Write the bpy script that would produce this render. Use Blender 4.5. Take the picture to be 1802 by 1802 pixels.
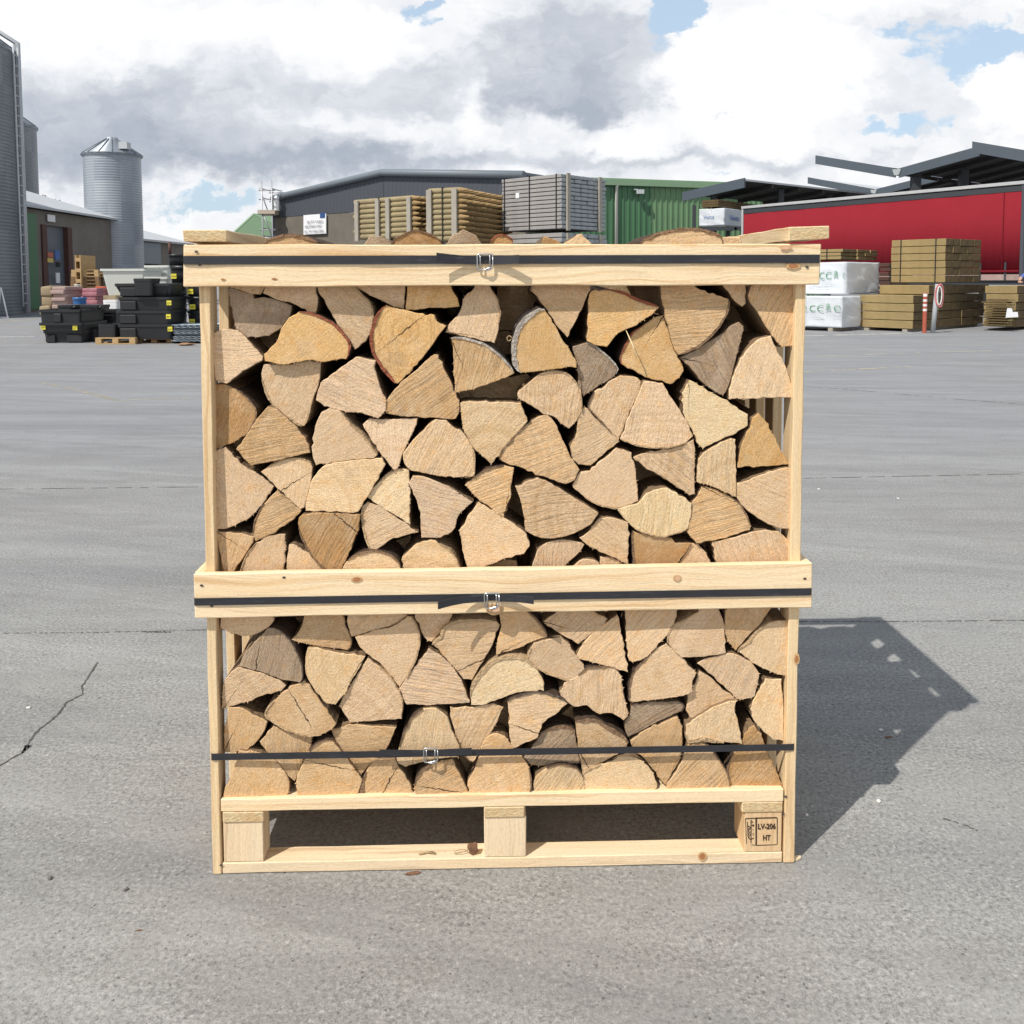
import bpy, bmesh, math, random
from mathutils import Vector, Matrix, noise
random.seed(7)
for o in list(bpy.data.objects): bpy.data.objects.remove(o)
S = bpy.context.scene
COL = S.collection
R = math.radians

# ------------------------------------------------------------------ camera
F, PITCH, ROLL, H = 1600.0, 0.0680, 0.0036, 1.085
PPX, PPY = 901.0, 600.5
fw = Vector((0, math.cos(PITCH), -math.sin(PITCH)))
up0 = Vector((0, math.sin(PITCH), math.cos(PITCH)))
rt0 = Vector((1, 0, 0))
rt = rt0*math.cos(ROLL) - up0*math.sin(ROLL)
up = up0*math.cos(ROLL) + rt0*math.sin(ROLL)
cam = bpy.data.cameras.new('camera')
cam.sensor_fit = 'HORIZONTAL'; cam.sensor_width = 36.0
cam.lens = F/1802*36.0
cam.shift_x = 0.0
cam.shift_y = -(901-PPY)/1802
cam.clip_start = 0.05; cam.clip_end = 3000
co = bpy.data.objects.new('camera', cam); COL.objects.link(co)
co.matrix_world = Matrix(((rt.x, up.x, -fw.x, 0), (rt.y, up.y, -fw.y, 0), (rt.z, up.z, -fw.z, H), (0, 0, 0, 1)))
S.camera = co

# ------------------------------------------------------------------ light
SUNV = Vector((0.545, 0.565, -1.0)).normalized()       # the way the light travels
SUN_EL = math.asin(-SUNV.z)
sun_az = math.atan2(-SUNV.x, -SUNV.y)                    # towards the sun, clockwise from +Y
sl = bpy.data.lights.new('sun', 'SUN'); sl.energy = 4.0; sl.angle = R(0.53); sl.color = (1.0, 0.955, 0.88)
so = bpy.data.objects.new('sun', sl); COL.objects.link(so)
so.rotation_euler = SUNV.to_track_quat('-Z', 'Y').to_euler(); so.location = (-6, -6, 12)
S.view_settings.view_transform = 'Standard'; S.view_settings.look = 'None'
S.view_settings.gamma = 1.0; S.view_settings.exposure = 0.03
S.view_settings.use_curve_mapping = False
S.render.engine = 'CYCLES'

class NT:
    """small node-tree helper"""
    def __init__(s, tree): s.t = tree; s.n = tree.nodes; s.l = tree.links
    def new(s, typ, **kw):
        n = s.n.new(typ)
        for k, v in kw.items(): setattr(n, k, v)
        return n
    def put(s, sock, v):
        if hasattr(v, 'is_linked') or hasattr(v, 'links'): s.l.new(v, sock)
        elif isinstance(v, (int, float)): sock.default_value = float(v)
        else:
            v = tuple(v)
            if len(sock.default_value) == 4 and len(v) == 3: v = v + (1,)
            sock.default_value = v
    def m(s, op, a, b=None, c=None, clamp=False):
        n = s.new('ShaderNodeMath', operation=op, use_clamp=clamp)
        s.put(n.inputs[0], a)
        if b is not None: s.put(n.inputs[1], b)
        if c is not None: s.put(n.inputs[2], c)
        return n.outputs[0]
    def vm(s, op, a, b=None, sc=None):
        n = s.new('ShaderNodeVectorMath', operation=op)
        s.put(n.inputs[0], a)
        if b is not None: s.put(n.inputs[1], b)
        if sc is not None: s.put(n.inputs['Scale'], sc)
        return n.outputs['Value'] if op in ('LENGTH', 'DOT_PRODUCT') else n.outputs[0]
    def xyz(s, x, y, z=0.0):
        n = s.new('ShaderNodeCombineXYZ')
        for i, v in enumerate((x, y, z)): s.put(n.inputs[i], v)
        return n.outputs[0]
    def sep(s, v):
        n = s.new('ShaderNodeSeparateXYZ'); s.put(n.inputs[0], v); return n.outputs
    def noise(s, vec, scale, detail=3, rough=0.5, dist=0.0):
        n = s.new('ShaderNodeTexNoise'); s.put(n.inputs['Vector'], vec)
        n.inputs['Scale'].default_value = scale; n.inputs['Detail'].default_value = detail
        n.inputs['Roughness'].default_value = rough; n.inputs['Distortion'].default_value = dist
        return n.outputs[0]
    def vor(s, vec, scale, feature='F1', rnd=1.0, out=0):
        n = s.new('ShaderNodeTexVoronoi', feature=feature); s.put(n.inputs['Vector'], vec)
        n.inputs['Scale'].default_value = scale; n.inputs['Randomness'].default_value = rnd
        return n.outputs[out]
    def step(s, v, a, b, to0=0.0, to1=1.0):
        n = s.new('ShaderNodeMapRange', interpolation_type='SMOOTHSTEP')
        s.put(n.inputs[0], v); s.put(n.inputs[1], a); s.put(n.inputs[2], b); s.put(n.inputs[3], to0); s.put(n.inputs[4], to1)
        return n.outputs[0]
    def mix(s, f, a, b, blend='MIX'):
        n = s.new('ShaderNodeMix', data_type='RGBA', blend_type=blend)
        s.put(n.inputs[0], f); s.put(n.inputs[6], a); s.put(n.inputs[7], b)
        return n.outputs[2]
    def bump(s, h, strength=0.5, dist=0.01, normal=None):
        n = s.new('ShaderNodeBump'); s.put(n.inputs['Height'], h)
        n.inputs['Strength'].default_value = strength; n.inputs['Distance'].default_value = dist
        if normal is not None: s.l.new(normal, n.inputs['Normal'])
        return n.outputs[0]

# ------------------------------------------------------------------ sky
W = bpy.data.worlds.new("World"); S.world = W; W.use_nodes = True
N = NT(W.node_tree); N.n.clear()
tc = N.new('ShaderNodeTexCoord').outputs['Generated']
sx, sy, sz = N.sep(tc)
ay = N.m('MAXIMUM', N.m('ABSOLUTE', sy), 0.12)
u = N.m('DIVIDE', sx, ay)
hz = N.m('SQRT', N.m('ADD', N.m('MULTIPLY', sx, sx), N.m('MULTIPLY', sy, sy)))
v = N.m('DIVIDE', sz, N.m('MAXIMUM', ay, 0.02))
v = N.m('MINIMUM', v, 3.0)
uv = N.xyz(u, v, 0)
w1 = N.new('ShaderNodeTexNoise'); N.put(w1.inputs['Vector'], N.vm('MULTIPLY', uv, (1, 1.5, 1))); w1.inputs['Scale'].default_value = 6.5
w1.inputs['Detail'].default_value = 6; w1.inputs['Roughness'].default_value = 0.58
wv = N.vm('SUBTRACT', w1.outputs['Color'], (0.5, 0.5, 0.5))
uw = N.vm('ADD', uv, N.vm('MULTIPLY', wv, (0.15, 0.095, 0)))
w2 = N.new('ShaderNodeTexNoise'); N.put(w2.inputs['Vector'], N.vm('MULTIPLY', uv, (1, 1.3, 1))); w2.inputs['Scale'].default_value = 26
w2.inputs['Detail'].default_value = 6; w2.inputs['Roughness'].default_value = 0.6
uw = N.vm('ADD', uw, N.vm('MULTIPLY', N.vm('SUBTRACT', w2.outputs['Color'], (0.5, 0.5, 0.5)), (0.075, 0.055, 0)))
def P2(px, py): return ((px-901)/1600.0, (491-py)/1600.0)
def blob(px, py, ax, by, amp, hard=None):
    u0, v0 = P2(px, py)
    d = N.vm('LENGTH', N.vm('MULTIPLY', N.vm('SUBTRACT', uw, (u0, v0, 0)), (1600.0/ax, 1600.0/by, 0)))
    if hard: return N.m('MULTIPLY', N.step(d, 1.0+hard, 1.0-hard), amp)
    return N.m('MULTIPLY', N.m('EXPONENT', N.m('MULTIPLY', N.m('MULTIPLY', d, d), -1.0)), amp)
def total(lst):
    s_ = None
    for a in lst:
        b = blob(*a); s_ = b if s_ is None else N.m('ADD', s_, b)
    return s_
fb = N.noise(N.vm('MULTIPLY', uv, (1, 1.6, 1)), 10, 9, 0.66)
fb2 = N.noise(N.vm('MULTIPLY', uv, (1, 2.4, 1)), 3.2, 5, 0.55)
# where the underside of a cloud is grey
dark = total([(250, 150, 260, 52, .30), (130, 190, 220, 40, .24), (330, 250, 280, 42, .40), (480, 300, 280, 26, .40), (90, 270, 150, 50, .26),
              (690, 165, 150, 45, .22, .5), (745, 205, 90, 18, .16), (1020, 60, 190, 80, .13, .30), (1015, 115, 185, 100, .17, .12), (1000, 165, 160, 45, .26), (985, 198, 140, 20, .20),
              (760, 285, 420, 20, .24), (1260, 292, 260, 16, .25), (1258, 200, 17, 8, .4), (560, 235, 60, 14, -.1),
              (1630, 50, 180, 22, .10), (1600, 215, 110, 30, .10), (1610, 110, 110, 45, .10)])
light = total([(100, 40, 330, 50, .18), (380, 40, 170, 40, .14), (620, 60, 130, 36, .25), (560, 225, 60, 16, .16), (830, 205, 36, 34, .32), (1330, 150, 165, 120, .40, .25),
               (1770, 190, 70, 60, .3, .3), (1090, 260, 70, 26, .2), (1500, 20, 130, 14, .1)])
high = N.step(v, .35, .9)                              # above the picture: broken cloud carries on
br = N.m('ADD', N.m('SUBTRACT', 0.90, N.m('MULTIPLY', dark, 0.98)), light)
fbw = N.noise(N.vm('MULTIPLY', uw, (1, 1.5, 1)), 9, 8, 0.6)
puff = N.m('SUBTRACT', N.step(fbw, .44, .56), .5)
br = N.m('ADD', br, N.m('MULTIPLY', N.m('SUBTRACT', fb, 0.5), 0.42))
br = N.m('ADD', br, N.m('MULTIPLY', puff, 0.10))
br = N.m('ADD', br, N.m('MULTIPLY', N.m('SUBTRACT', fb2, 0.5), 0.12))
br = N.m('MINIMUM', N.m('MAXIMUM', br, 0.36), 1.05)
cr = N.new('ShaderNodeValToRGB'); N.put(cr.inputs[0], N.m('DIVIDE', br, 1.05))
e = cr.color_ramp.elements
e[0].position = 0.34; e[0].color = (0.42, 0.47, 0.55, 1)
e[1].position = 1.0; e[1].color = (1.02, 1.02, 1.02, 1)
for p_, c_ in ((0.50, (0.55, 0.59, 0.66)), (0.66, (0.70, 0.73, 0.785)), (0.82, (0.89, 0.905, 0.935))):
    k = e.new(p_); k.color = c_ + (1,)
# where blue shows through
blue = total([(742, 8, 46, 22, 1.0), (775, 55, 26, 26, .75), (1178, 30, 48, 46, 1.1), (1215, 8, 80, 14, .6), (1610, 65, 130, 22, .62), (1670, 115, 95, 45, .70), (1600, 170, 90, 40, .45), (1640, 225, 90, 22, .5),
              (1560, 240, 50, 22, .75), (1760, 100, 60, 30, .8), (310, 360, 140, 26, .62), (430, 345, 70, 22, .62), (860, 300, 110, 9, .5), (190, 330, 60, 20, .3), (1180, 318, 160, 8, .4)])
bm_ = N.step(N.m('ADD', blue, N.m('ADD', N.m('MULTIPLY', N.m('SUBTRACT', fb, 0.5), 1.3), N.m('MULTIPLY', puff, .30))), 0.42, 0.74)
up_open = N.m('MULTIPLY', high, N.step(fb2, 0.42, 0.60))
bm_ = N.m('MAXIMUM', bm_, up_open)
sky = N.new('ShaderNodeTexSky', sky_type='NISHITA'); sky.sun_disc = False
sky.sun_elevation = SUN_EL; sky.sun_rotation = sun_az
sky.air_density = 1.0; sky.dust_density = 1.5; sky.ozone_density = 1.3
skyc = N.vm('SCALE', sky.outputs[0], sc=0.12)
skyc = N.mix(0.62, skyc, (0.66, 0.83, 1.0))              # thin veil over the blue
cloudy = N.mix(high, cr.outputs[0], N.vm('SCALE', cr.outputs[0], sc=0.30))
col = N.mix(bm_, cloudy, skyc)
below = N.step(sz, -0.02, 0.0)
col = N.mix(below, (0.25, 0.25, 0.25), col)
bg = N.new('ShaderNodeBackground'); N.put(bg.inputs[0], col); bg.inputs[1].default_value = 1.0
wo = N.new('ShaderNodeOutputWorld'); N.l.new(bg.outputs[0], wo.inputs[0])

# ------------------------------------------------------------------ geometry of the photograph
def ray(px, py): return (fw*F + rt*(px-PPX) - up*(py-PPY)).normalized()
C0 = Vector((0, 0, H))
def at(px, py, Y): d = ray(px, py); return C0 + d*(Y/d.y)
def atx(px, py, X): d = ray(px, py); return C0 + d*(X/d.x)
def gnd(px, py, z=0.0): d = ray(px, py); return C0 + d*((z-H)/d.z)
YAW = 0.0252
CO = Vector((-0.5481, 1.5928, 0))
EX = Vector((math.cos(YAW), math.sin(YAW), 0)); EY = Vector((-math.sin(YAW), math.cos(YAW), 0)); EZ = Vector((0, 0, 1))
def loc(px, py, yl=0.0):
    """crate-frame (x, z) of a pixel on the plane y = yl"""
    d = ray(px, py); o = C0 - CO
    t = (yl - o.dot(EY))/d.dot(EY); p = o + d*t
    return p.dot(EX), p.z
CM = Matrix.Translation(CO) @ Matrix.Rotation(YAW, 4, 'Z')

# ------------------------------------------------------------------ materials
MATS = {}
def mat(name, col, rough=0.7, metal=0.0, bump=0.0, bscale=60, var=0.12, vscale=8, spec=0.5, coat=0.0):
    if name in MATS: return MATS[name]
    m = bpy.data.materials.new(name); m.use_nodes = True
    n = NT(m.node_tree); b = n.n['Principled BSDF']
    pos = n.new('ShaderNodeTexCoord').outputs['Object']
    f = n.noise(pos, vscale, 4, .55); f2 = n.noise(pos, vscale*9, 3, .6)
    k = n.m('ADD', n.m('MULTIPLY', f, 2*var), n.m('MULTIPLY', f2, var))
    k = n.m('ADD', k, 1-1.5*var)
    c = n.vm('SCALE', tuple(col)+(() if len(col) == 3 else ()), sc=k)
    n.l.new(c, b.inputs['Base Color'])
    b.inputs['Roughness'].default_value = rough; b.inputs['Metallic'].default_value = metal
    b.inputs['Specular IOR Level'].default_value = spec; b.inputs['Coat Weight'].default_value = coat
    if bump: n.l.new(n.bump(n.noise(pos, bscale, 4, .6), bump, 0.01), b.inputs['Normal'])
    MATS[name] = m; return m

def pine(name, base, dark, knots=True, rough=0.62):
    """sawn pine, grain runs along U"""
    m = bpy.data.materials.new(name); m.use_nodes = True
    n = NT(m.node_tree); b = n.n['Principled BSDF']
    uvn = n.new('ShaderNodeUVMap', uv_map='UVMap').outputs[0]
    rnd = n.new('ShaderNodeObjectInfo').outputs['Random']
    uvo = n.vm('ADD', uvn, n.xyz(n.m('MULTIPLY', rnd, 37.0), n.m('MULTIPLY', rnd, 11.0), 0))
    wob = n.noise(n.vm('MULTIPLY', uvo, (3, 8, 1)), 1.0, 3, .5)
    sx_, sy_, _ = n.sep(uvo)
    warp = n.xyz(sx_, n.m('ADD', sy_, n.m('MULTIPLY', n.m('SUBTRACT', wob, .5), .05)), 0)
    g1 = n.noise(n.vm('MULTIPLY', warp, (1.6, 90, 1)), 1.0, 5, .62)
    g2 = n.noise(n.vm('MULTIPLY', warp, (7, 330, 1)), 1.0, 3, .6)
    blot = n.noise(n.vm('MULTIPLY', uvo, (3, 10, 1)), 1.0, 3, .5)
    flame = n.noise(n.vm('MULTIPLY', warp, (1.1, 14, 1)), 1.0, 3, .55)
    c = n.mix(n.m('MULTIPLY', n.step(g1, .44, .66), n.step(flame, .30, .62)), base, dark)
    c = n.mix(n.m('MULTIPLY', n.step(g2, .5, .8), .30), c, tuple(x*.72 for x in dark))
    c = n.mix(n.m('MULTIPLY', n.step(blot, .5, .75), .30), c, tuple(a*b_ for a, b_ in zip(base, (1.0, .86, .66))))
    sp = n.vor(n.vm('MULTIPLY', uvo, (40, 110, 1)), 1.0)
    c = n.mix(n.m('MULTIPLY', n.step(sp, .10, .04), .45), c, tuple(x*.45 for x in dark))
    if knots:
        kn = n.vor(n.vm('ADD', n.vm('MULTIPLY', uvo, (2.3, 7.5, 1)), n.vm('SCALE', n.xyz(wob, wob, 0), sc=.05)), 1.0, rnd=1.0)
        c = n.mix(n.m('MULTIPLY', n.step(kn, .125, .085), .85), c, (.22, .09, .035))
        c = n.mix(n.m('MULTIPLY', n.m('MULTIPLY', n.step(kn, .24, .13), n.step(n.m('SINE', n.m('MULTIPLY', kn, 150)), -.2, .8)), .40), c, tuple(x*.8 for x in dark))
    fz = n.noise(n.vm('MULTIPLY', uvo, (120, 300, 1)), 1.0, 3, .65)
    vv = n.m('ADD', 1.0, n.m('ADD', n.m('MULTIPLY', n.m('SUBTRACT', fz, .5), .42), n.m('MULTIPLY', n.m('SUBTRACT', g2, .5), .55)))
    c = n.vm('SCALE', c, sc=vv)
    n.l.new(c, b.inputs['Base Color']); b.inputs['Roughness'].default_value = rough
    b.inputs['Specular IOR Level'].default_value = .25
    hgt = n.m('ADD', n.m('MULTIPLY', g2, .6), n.m('MULTIPLY', g1, .5))
    fuzz = n.noise(n.vm('MULTIPLY', uvo, (180, 420, 1)), 1.0, 2, .6)
    hgt = n.m('ADD', hgt, n.m('MULTIPLY', fuzz, .5))
    n.l.new(n.bump(hgt, .55, .0016), b.inputs['Normal'])
    MATS[name] = m; return m
pine('pine', (.90, .715, .47), (.72, .45, .22))
pine('pine_scorched', (.74, .52, .30), (.55, .34, .17), knots=False)
pine('pine_pale', (.83, .665, .455), (.62, .44, .27))
pine('pine_plain', (.82, .63, .385), (.64, .41, .21), knots=False)

def sawn(name, base):
    m = bpy.data.materials.new(name); m.use_nodes = True
    n = NT(m.node_tree); b = n.n['Principled BSDF']
    uvn = n.new('ShaderNodeUVMap', uv_map='UVMap').outputs[0]
    a = n.noise(n.vm('MULTIPLY', uvn, (130, 260, 1)), 1.0, 4, .7)
    a2 = n.noise(n.vm('MULTIPLY', uvn, (20, 30, 1)), 1.0, 3, .6)
    c = n.mix(n.step(a, .35, .7), tuple(x*.68 for x in base), base)
    c = n.mix(n.m('MULTIPLY', n.step(a2, .45, .7), .45), c, (.62, .33, .12))
    n.l.new(c, b.inputs['Base Color']); b.inputs['Roughness'].default_value = .85
    n.l.new(n.bump(a, .9, .003), b.inputs['Normal'])
    MATS[name] = m; return m
sawn('sawn_end', (.86, .66, .38))

def end_wood():
    """cut face of a log. UVMap: across the saw marks; pith: metres from the heart; object colour: its tint, alpha: saw-mark strength"""
    m = bpy.data.materials.new('log_end_grain'); m.use_nodes = True
    n = NT(m.node_tree); b = n.n['Principled BSDF']
    uvn = n.new('ShaderNodeUVMap', uv_map='UVMap').outputs[0]
    pu = n.new('ShaderNodeUVMap', uv_map='pith').outputs[0]
    oi = n.new('ShaderNodeObjectInfo'); base = oi.outputs['Color']; saw = oi.outputs['Alpha']; rnd = oi.outputs['Random']
    off = n.xyz(n.m('MULTIPLY', rnd, 91), n.m('MULTIPLY', rnd, 57), n.m('MULTIPLY', rnd, 13))
    q = n.vm('ADD', uvn, off)
    lo = n.noise(q, 22, 4, .6, .4)
    lo2 = n.noise(n.vm('ADD', q, (3, 5, 1)), 55, 4, .6)
    mid = n.noise(n.vm('MULTIPLY', q, (190, 430, 1)), 1.0, 4, .72)
    fine = n.noise(n.vm('MULTIPLY', q, (420, 700, 1)), 1.0, 3, .7)
    sawn_ = n.noise(n.vm('MULTIPLY', n.xyz(n.sep(q)[0], n.m('ADD', n.sep(q)[1], n.m('MULTIPLY', n.noise(q, 12, 2, .5), .02)), 0), (11, 270, 1)), 1.0, 4, .62)
    sawf = n.noise(n.vm('MULTIPLY', q, (60, 1100, 1)), 1.0, 2, .5)
    r = n.vm('LENGTH', n.vm('ADD', pu, n.vm('SCALE', n.vm('SUBTRACT', n.xyz(lo, lo2, 0), (.5, .5, 0)), sc=.012)))
    rings = n.noise(n.xyz(n.m('MULTIPLY', r, 1), rnd, 0), 330, 2, .5)
    rbig = n.noise(n.xyz(r, n.m('ADD', rnd, 4), 0), 70, 2, .5)
    rk = n.step(n.m('FRACT', n.m('MULTIPLY', rnd, 29)), .40, .9, .30, 1.0)
    # heart wood, stains
    dkr = n.vm('MULTIPLY', base, (.70, .60, .46)); ltr = n.mix(.42, base, (.97, .79, .56)); org = n.vm('MULTIPLY', base, (1.0, .80, .52))
    c = n.mix(n.m('MULTIPLY', n.step(lo, .42, .70), .55), base, ltr)
    c = n.mix(n.m('MULTIPLY', n.step(lo2, .50, .72), .50), c, org)
    c = n.mix(n.m('MULTIPLY', n.step(rings, .50, .66), n.m('MULTIPLY', rk, .34)), c, dkr)
    c = n.mix(n.m('MULTIPLY', n.step(rbig, .46, .62), n.m('MULTIPLY', rk, .34)), c, dkr)
    c = n.mix(n.m('MULTIPLY', n.step(mid, .54, .78), .42), c, dkr)
    c = n.mix(n.m('MULTIPLY', n.step(fine, .30, .62, 1, 0), .22), c, n.vm('MULTIPLY', base, (.56, .45, .32)))
    c = n.mix(n.m('MULTIPLY', n.m('MULTIPLY', n.step(sawn_, .50, .66), saw), .62), c, dkr)
    c = n.mix(n.m('MULTIPLY', n.m('MULTIPLY', n.step(sawf, .52, .72), saw), .35), c, n.vm('MULTIPLY', base, (.6, .5, .38)))
    gy = n.noise(n.vm('ADD', q, (9, 2, 4)), 15, 4, .65)
    c = n.mix(n.m('MULTIPLY', n.step(gy, .57, .76), .38), c, (.44, .35, .25))
    # specks
    spk = n.vor(q, 260); c = n.mix(n.m('MULTIPLY', n.step(spk, .16, .07), .5), c, (.16, .10, .06))
    # drying cracks run out from the heart
    ang = n.m('MULTIPLY', rnd, 6.283*7)
    ca = n.m('COSINE', ang); sa = n.m('SINE', ang)
    px_, py_, _ = n.sep(pu)
    al = n.m('ADD', n.m('MULTIPLY', px_, ca), n.m('MULTIPLY', py_, sa))
    ac = n.m('SUBTRACT', n.m('MULTIPLY', py_, ca), n.m('MULTIPLY', px_, sa))
    wob = n.m('MULTIPLY', n.m('SUBTRACT', n.noise(q, 90, 3, .6), .5), .010)
    dist = n.m('ABSOLUTE', n.m('ADD', ac, wob))
    wid = n.step(n.m('ABSOLUTE', al), .055, .0, .0002, .0012)
    ck = n.m('MULTIPLY', n.step(dist, wid, n.m('MULTIPLY', wid, .3)), n.step(n.m('ABSOLUTE', al), .075, .06))
    ck = n.m('MULTIPLY', ck, n.step(n.m('FRACT', n.m('MULTIPLY', rnd, 17)), .45, .5))
    c = n.mix(n.m('MULTIPLY', ck, .9), c, (.05, .03, .02))
    md2 = n.noise(q, 170, 4, .65)
    vv = n.m('ADD', 1.02, n.m('MULTIPLY', n.m('SUBTRACT', mid, .5), .80)); vv = n.m('ADD', vv, n.m('MULTIPLY', n.m('SUBTRACT', md2, .5), .35))
    vv = n.m('ADD', vv, n.m('MULTIPLY', n.m('SUBTRACT', fine, .5), .9)); vv = n.m('ADD', vv, n.m('MULTIPLY', n.m('MULTIPLY', n.m('SUBTRACT', sawn_, .5), n.m('ADD', saw, .15)), 1.9))
    c = n.vm('SCALE', c, sc=vv)
    n.l.new(c, b.inputs['Base Color']); b.inputs['Roughness'].default_value = .88; b.inputs['Specular IOR Level'].default_value = .15
    h_ = n.m('ADD', n.m('MULTIPLY', mid, .45), n.m('MULTIPLY', fine, .30))
    h_ = n.m('ADD', h_, n.m('MULTIPLY', n.m('MULTIPLY', sawn_, saw), .9))
    h_ = n.m('ADD', h_, n.m('MULTIPLY', n.m('MULTIPLY', sawf, saw), .4))
    h_ = n.m('SUBTRACT', h_, n.m('MULTIPLY', ck, 2.0))
    h_ = n.m('ADD', h_, n.m('MULTIPLY', md2, .30))
    n.l.new(n.bump(h_, 1.0, .0034), b.inputs['Normal'])
    MATS[m.name] = m; return m
end_wood()
mat('bark_shaded', (.085, .05, .03), .95, bump=1, bscale=120, var=.4, vscale=30)  # outer bark in the gaps, shade put into its dark colour
mat('log_side_shaded', (.24, .155, .085), .9, bump=.8, bscale=90, var=.3, vscale=14)  # split sides darker than real wood: shade of the gaps put into the colour
mat('bark_brown', (.27, .165, .095), .95, bump=1, bscale=120, var=.4, vscale=30)
mat('bark_red', (.33, .10, .05), .9, bump=1, bscale=120, var=.35, vscale=30)
mat('bark_birch', (.50, .44, .38), .9, bump=1, bscale=150, var=.5, vscale=70)
mat('bark_light', (.60, .42, .24), .95, bump=1, bscale=160, var=.4, vscale=60)
mat('bark_dark', (.15, .11, .08), .95, bump=1, bscale=140, var=.45, vscale=50)
mat('branding_ink', (.045, .02, .012), .8, var=.3, vscale=400)

# ------------------------------------------------------------------ objects
def mesh_obj(name, bm, mats, parent=None, smooth=False, link=True):
    me = bpy.data.meshes.new(name); bm.normal_update(); bm.to_mesh(me); bm.free()
    for m in (mats if isinstance(mats, (list, tuple)) else [mats]): me.materials.append(MATS[m] if isinstance(m, str) else m)
    if smooth:
        for p in me.polygons: p.use_smooth = True
    o = bpy.data.objects.new(name, me); COL.objects.link(o)
    if parent is not None: o.parent = parent
    return o
def tag(o, label=None, cat=None, group=None, kind=None):
    if label: o['label'] = label
    if cat: o['category'] = cat
    if group: o['group'] = group
    if kind: o['kind'] = kind
    return o
def thing(name, label, cat, M=None, group=None):
    o = bpy.data.objects.new(name, None); COL.objects.link(o); o.empty_display_size = .1
    if M is not None: o.matrix_world = M if isinstance(M, Matrix) else Matrix.Translation(M)
    return tag(o, label, cat, group)
def copy_part(o, parent, M=None):
    c = o.copy(); COL.objects.link(c); c.parent = parent
    if M is not None: c.matrix_basis = M
    return c
def addbox(bm, x0, x1, y0, y1, z0, z1, mi=0):
    vs = [bm.verts.new(p) for p in ((x0,y0,z0),(x1,y0,z0),(x1,y1,z0),(x0,y1,z0),(x0,y0,z1),(x1,y0,z1),(x1,y1,z1),(x0,y1,z1))]
    fs = []
    for q in ((0,3,2,1),(4,5,6,7),(0,1,5,4),(1,2,6,5),(2,3,7,6),(3,0,4,7)):
        f = bm.faces.new([vs[i] for i in q]); f.material_index = mi; fs.append(f)
    return vs
def addprism(bm, pts, y0, y1, mi=0):
    """pts: (x, z) outline, counter-clockwise seen from -y"""
    a = [bm.verts.new((x, y0, z)) for x, z in pts]; b = [bm.verts.new((x, y1, z)) for x, z in pts]
    n = len(pts)
    f = bm.faces.new(a); f.material_index = mi
    f = bm.faces.new(b[::-1]); f.material_index = mi
    for i in range(n):
        f = bm.faces.new((a[i], b[i], b[(i+1) % n], a[(i+1) % n])); f.material_index = mi
def addtube(bm, pts, r, seg=6, closed=False, mi=0, cap=True):
    pts = [Vector(p) for p in pts]; n = len(pts); rings = []
    rr = r if isinstance(r, (list, tuple)) else [r]*n
    prev = None
    for i, p in enumerate(pts):
        if closed: t = (pts[(i+1) % n] - pts[i-1])
        else: t = pts[min(i+1, n-1)] - pts[max(i-1, 0)]
        t.normalize()
        if prev is None:
            a = t.orthogonal().normalized()
        else: a = (prev - t*prev.dot(t)).normalized()
        prev = a; b = t.cross(a)
        rings.append([bm.verts.new(p + (a*math.cos(2*math.pi*k/seg) + b*math.sin(2*math.pi*k/seg))*rr[i]) for k in range(seg)])
    m_ = n if closed else n-1
    for i in range(m_):
        A, B = rings[i], rings[(i+1) % n]
        for k in range(seg):
            f = bm.faces.new((A[k], A[(k+1) % seg], B[(k+1) % seg], B[k])); f.material_index = mi; f.smooth = True
    if cap and not closed:
        bm.faces.new(rings[0][::-1]).material_index = mi; bm.faces.new(rings[-1]).material_index = mi
def addpoly(bm, pts, thick, mi=0, away=True):
    """planar polygon given a thickness on the side away from the camera"""
    pts = [Vector(p) for p in pts]
    nrm = Vector((0, 0, 0))
    for i in range(len(pts)): nrm += (pts[i]-pts[0]).cross(pts[(i+1) % len(pts)]-pts[0])
    nrm.normalize()
    if (nrm.dot(pts[0]-C0) < 0) == away: nrm = -nrm
    a = [bm.verts.new(p) for p in pts]; b = [bm.verts.new(p + nrm*thick) for p in pts]; n = len(pts)
    bm.faces.new(a).material_index = mi; bm.faces.new(b[::-1]).material_index = mi
    for i in range(n): bm.faces.new((a[i], b[i], b[(i+1) % n], a[(i+1) % n])).material_index = mi
def fixn(bm): bmesh.ops.recalc_face_normals(bm, faces=bm.faces)
def bevel(bm, w=.0015, seg=1):
    fixn(bm); bmesh.ops.bevel(bm, geom=[e_ for e_ in bm.edges if e_.calc_length() > w*4], offset=w, segments=seg, profile=.6, affect='EDGES')
def wood_uv(bm, axis):
    """U along the given axis; faces across it get material 1 (sawn end)"""
    l = bm.loops.layers.uv.get('UVMap') or bm.loops.layers.uv.new('UVMap'); bm.normal_update(); oth = [i for i in range(3) if i != axis]
    for f in bm.faces:
        nn = [abs(c) for c in f.normal]
        if nn[axis] > .75:
            f.material_index = 1
            for lp in f.loops: lp[l].uv = (lp.vert.co[oth[0]], lp.vert.co[oth[1]])
        else:
            k = oth[0] if nn[oth[0]] < nn[oth[1]] else oth[1]
            for lp in f.loops: lp[l].uv = (lp.vert.co[axis], lp.vert.co[k] + (.37 if k == oth[0] else 0))
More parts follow.
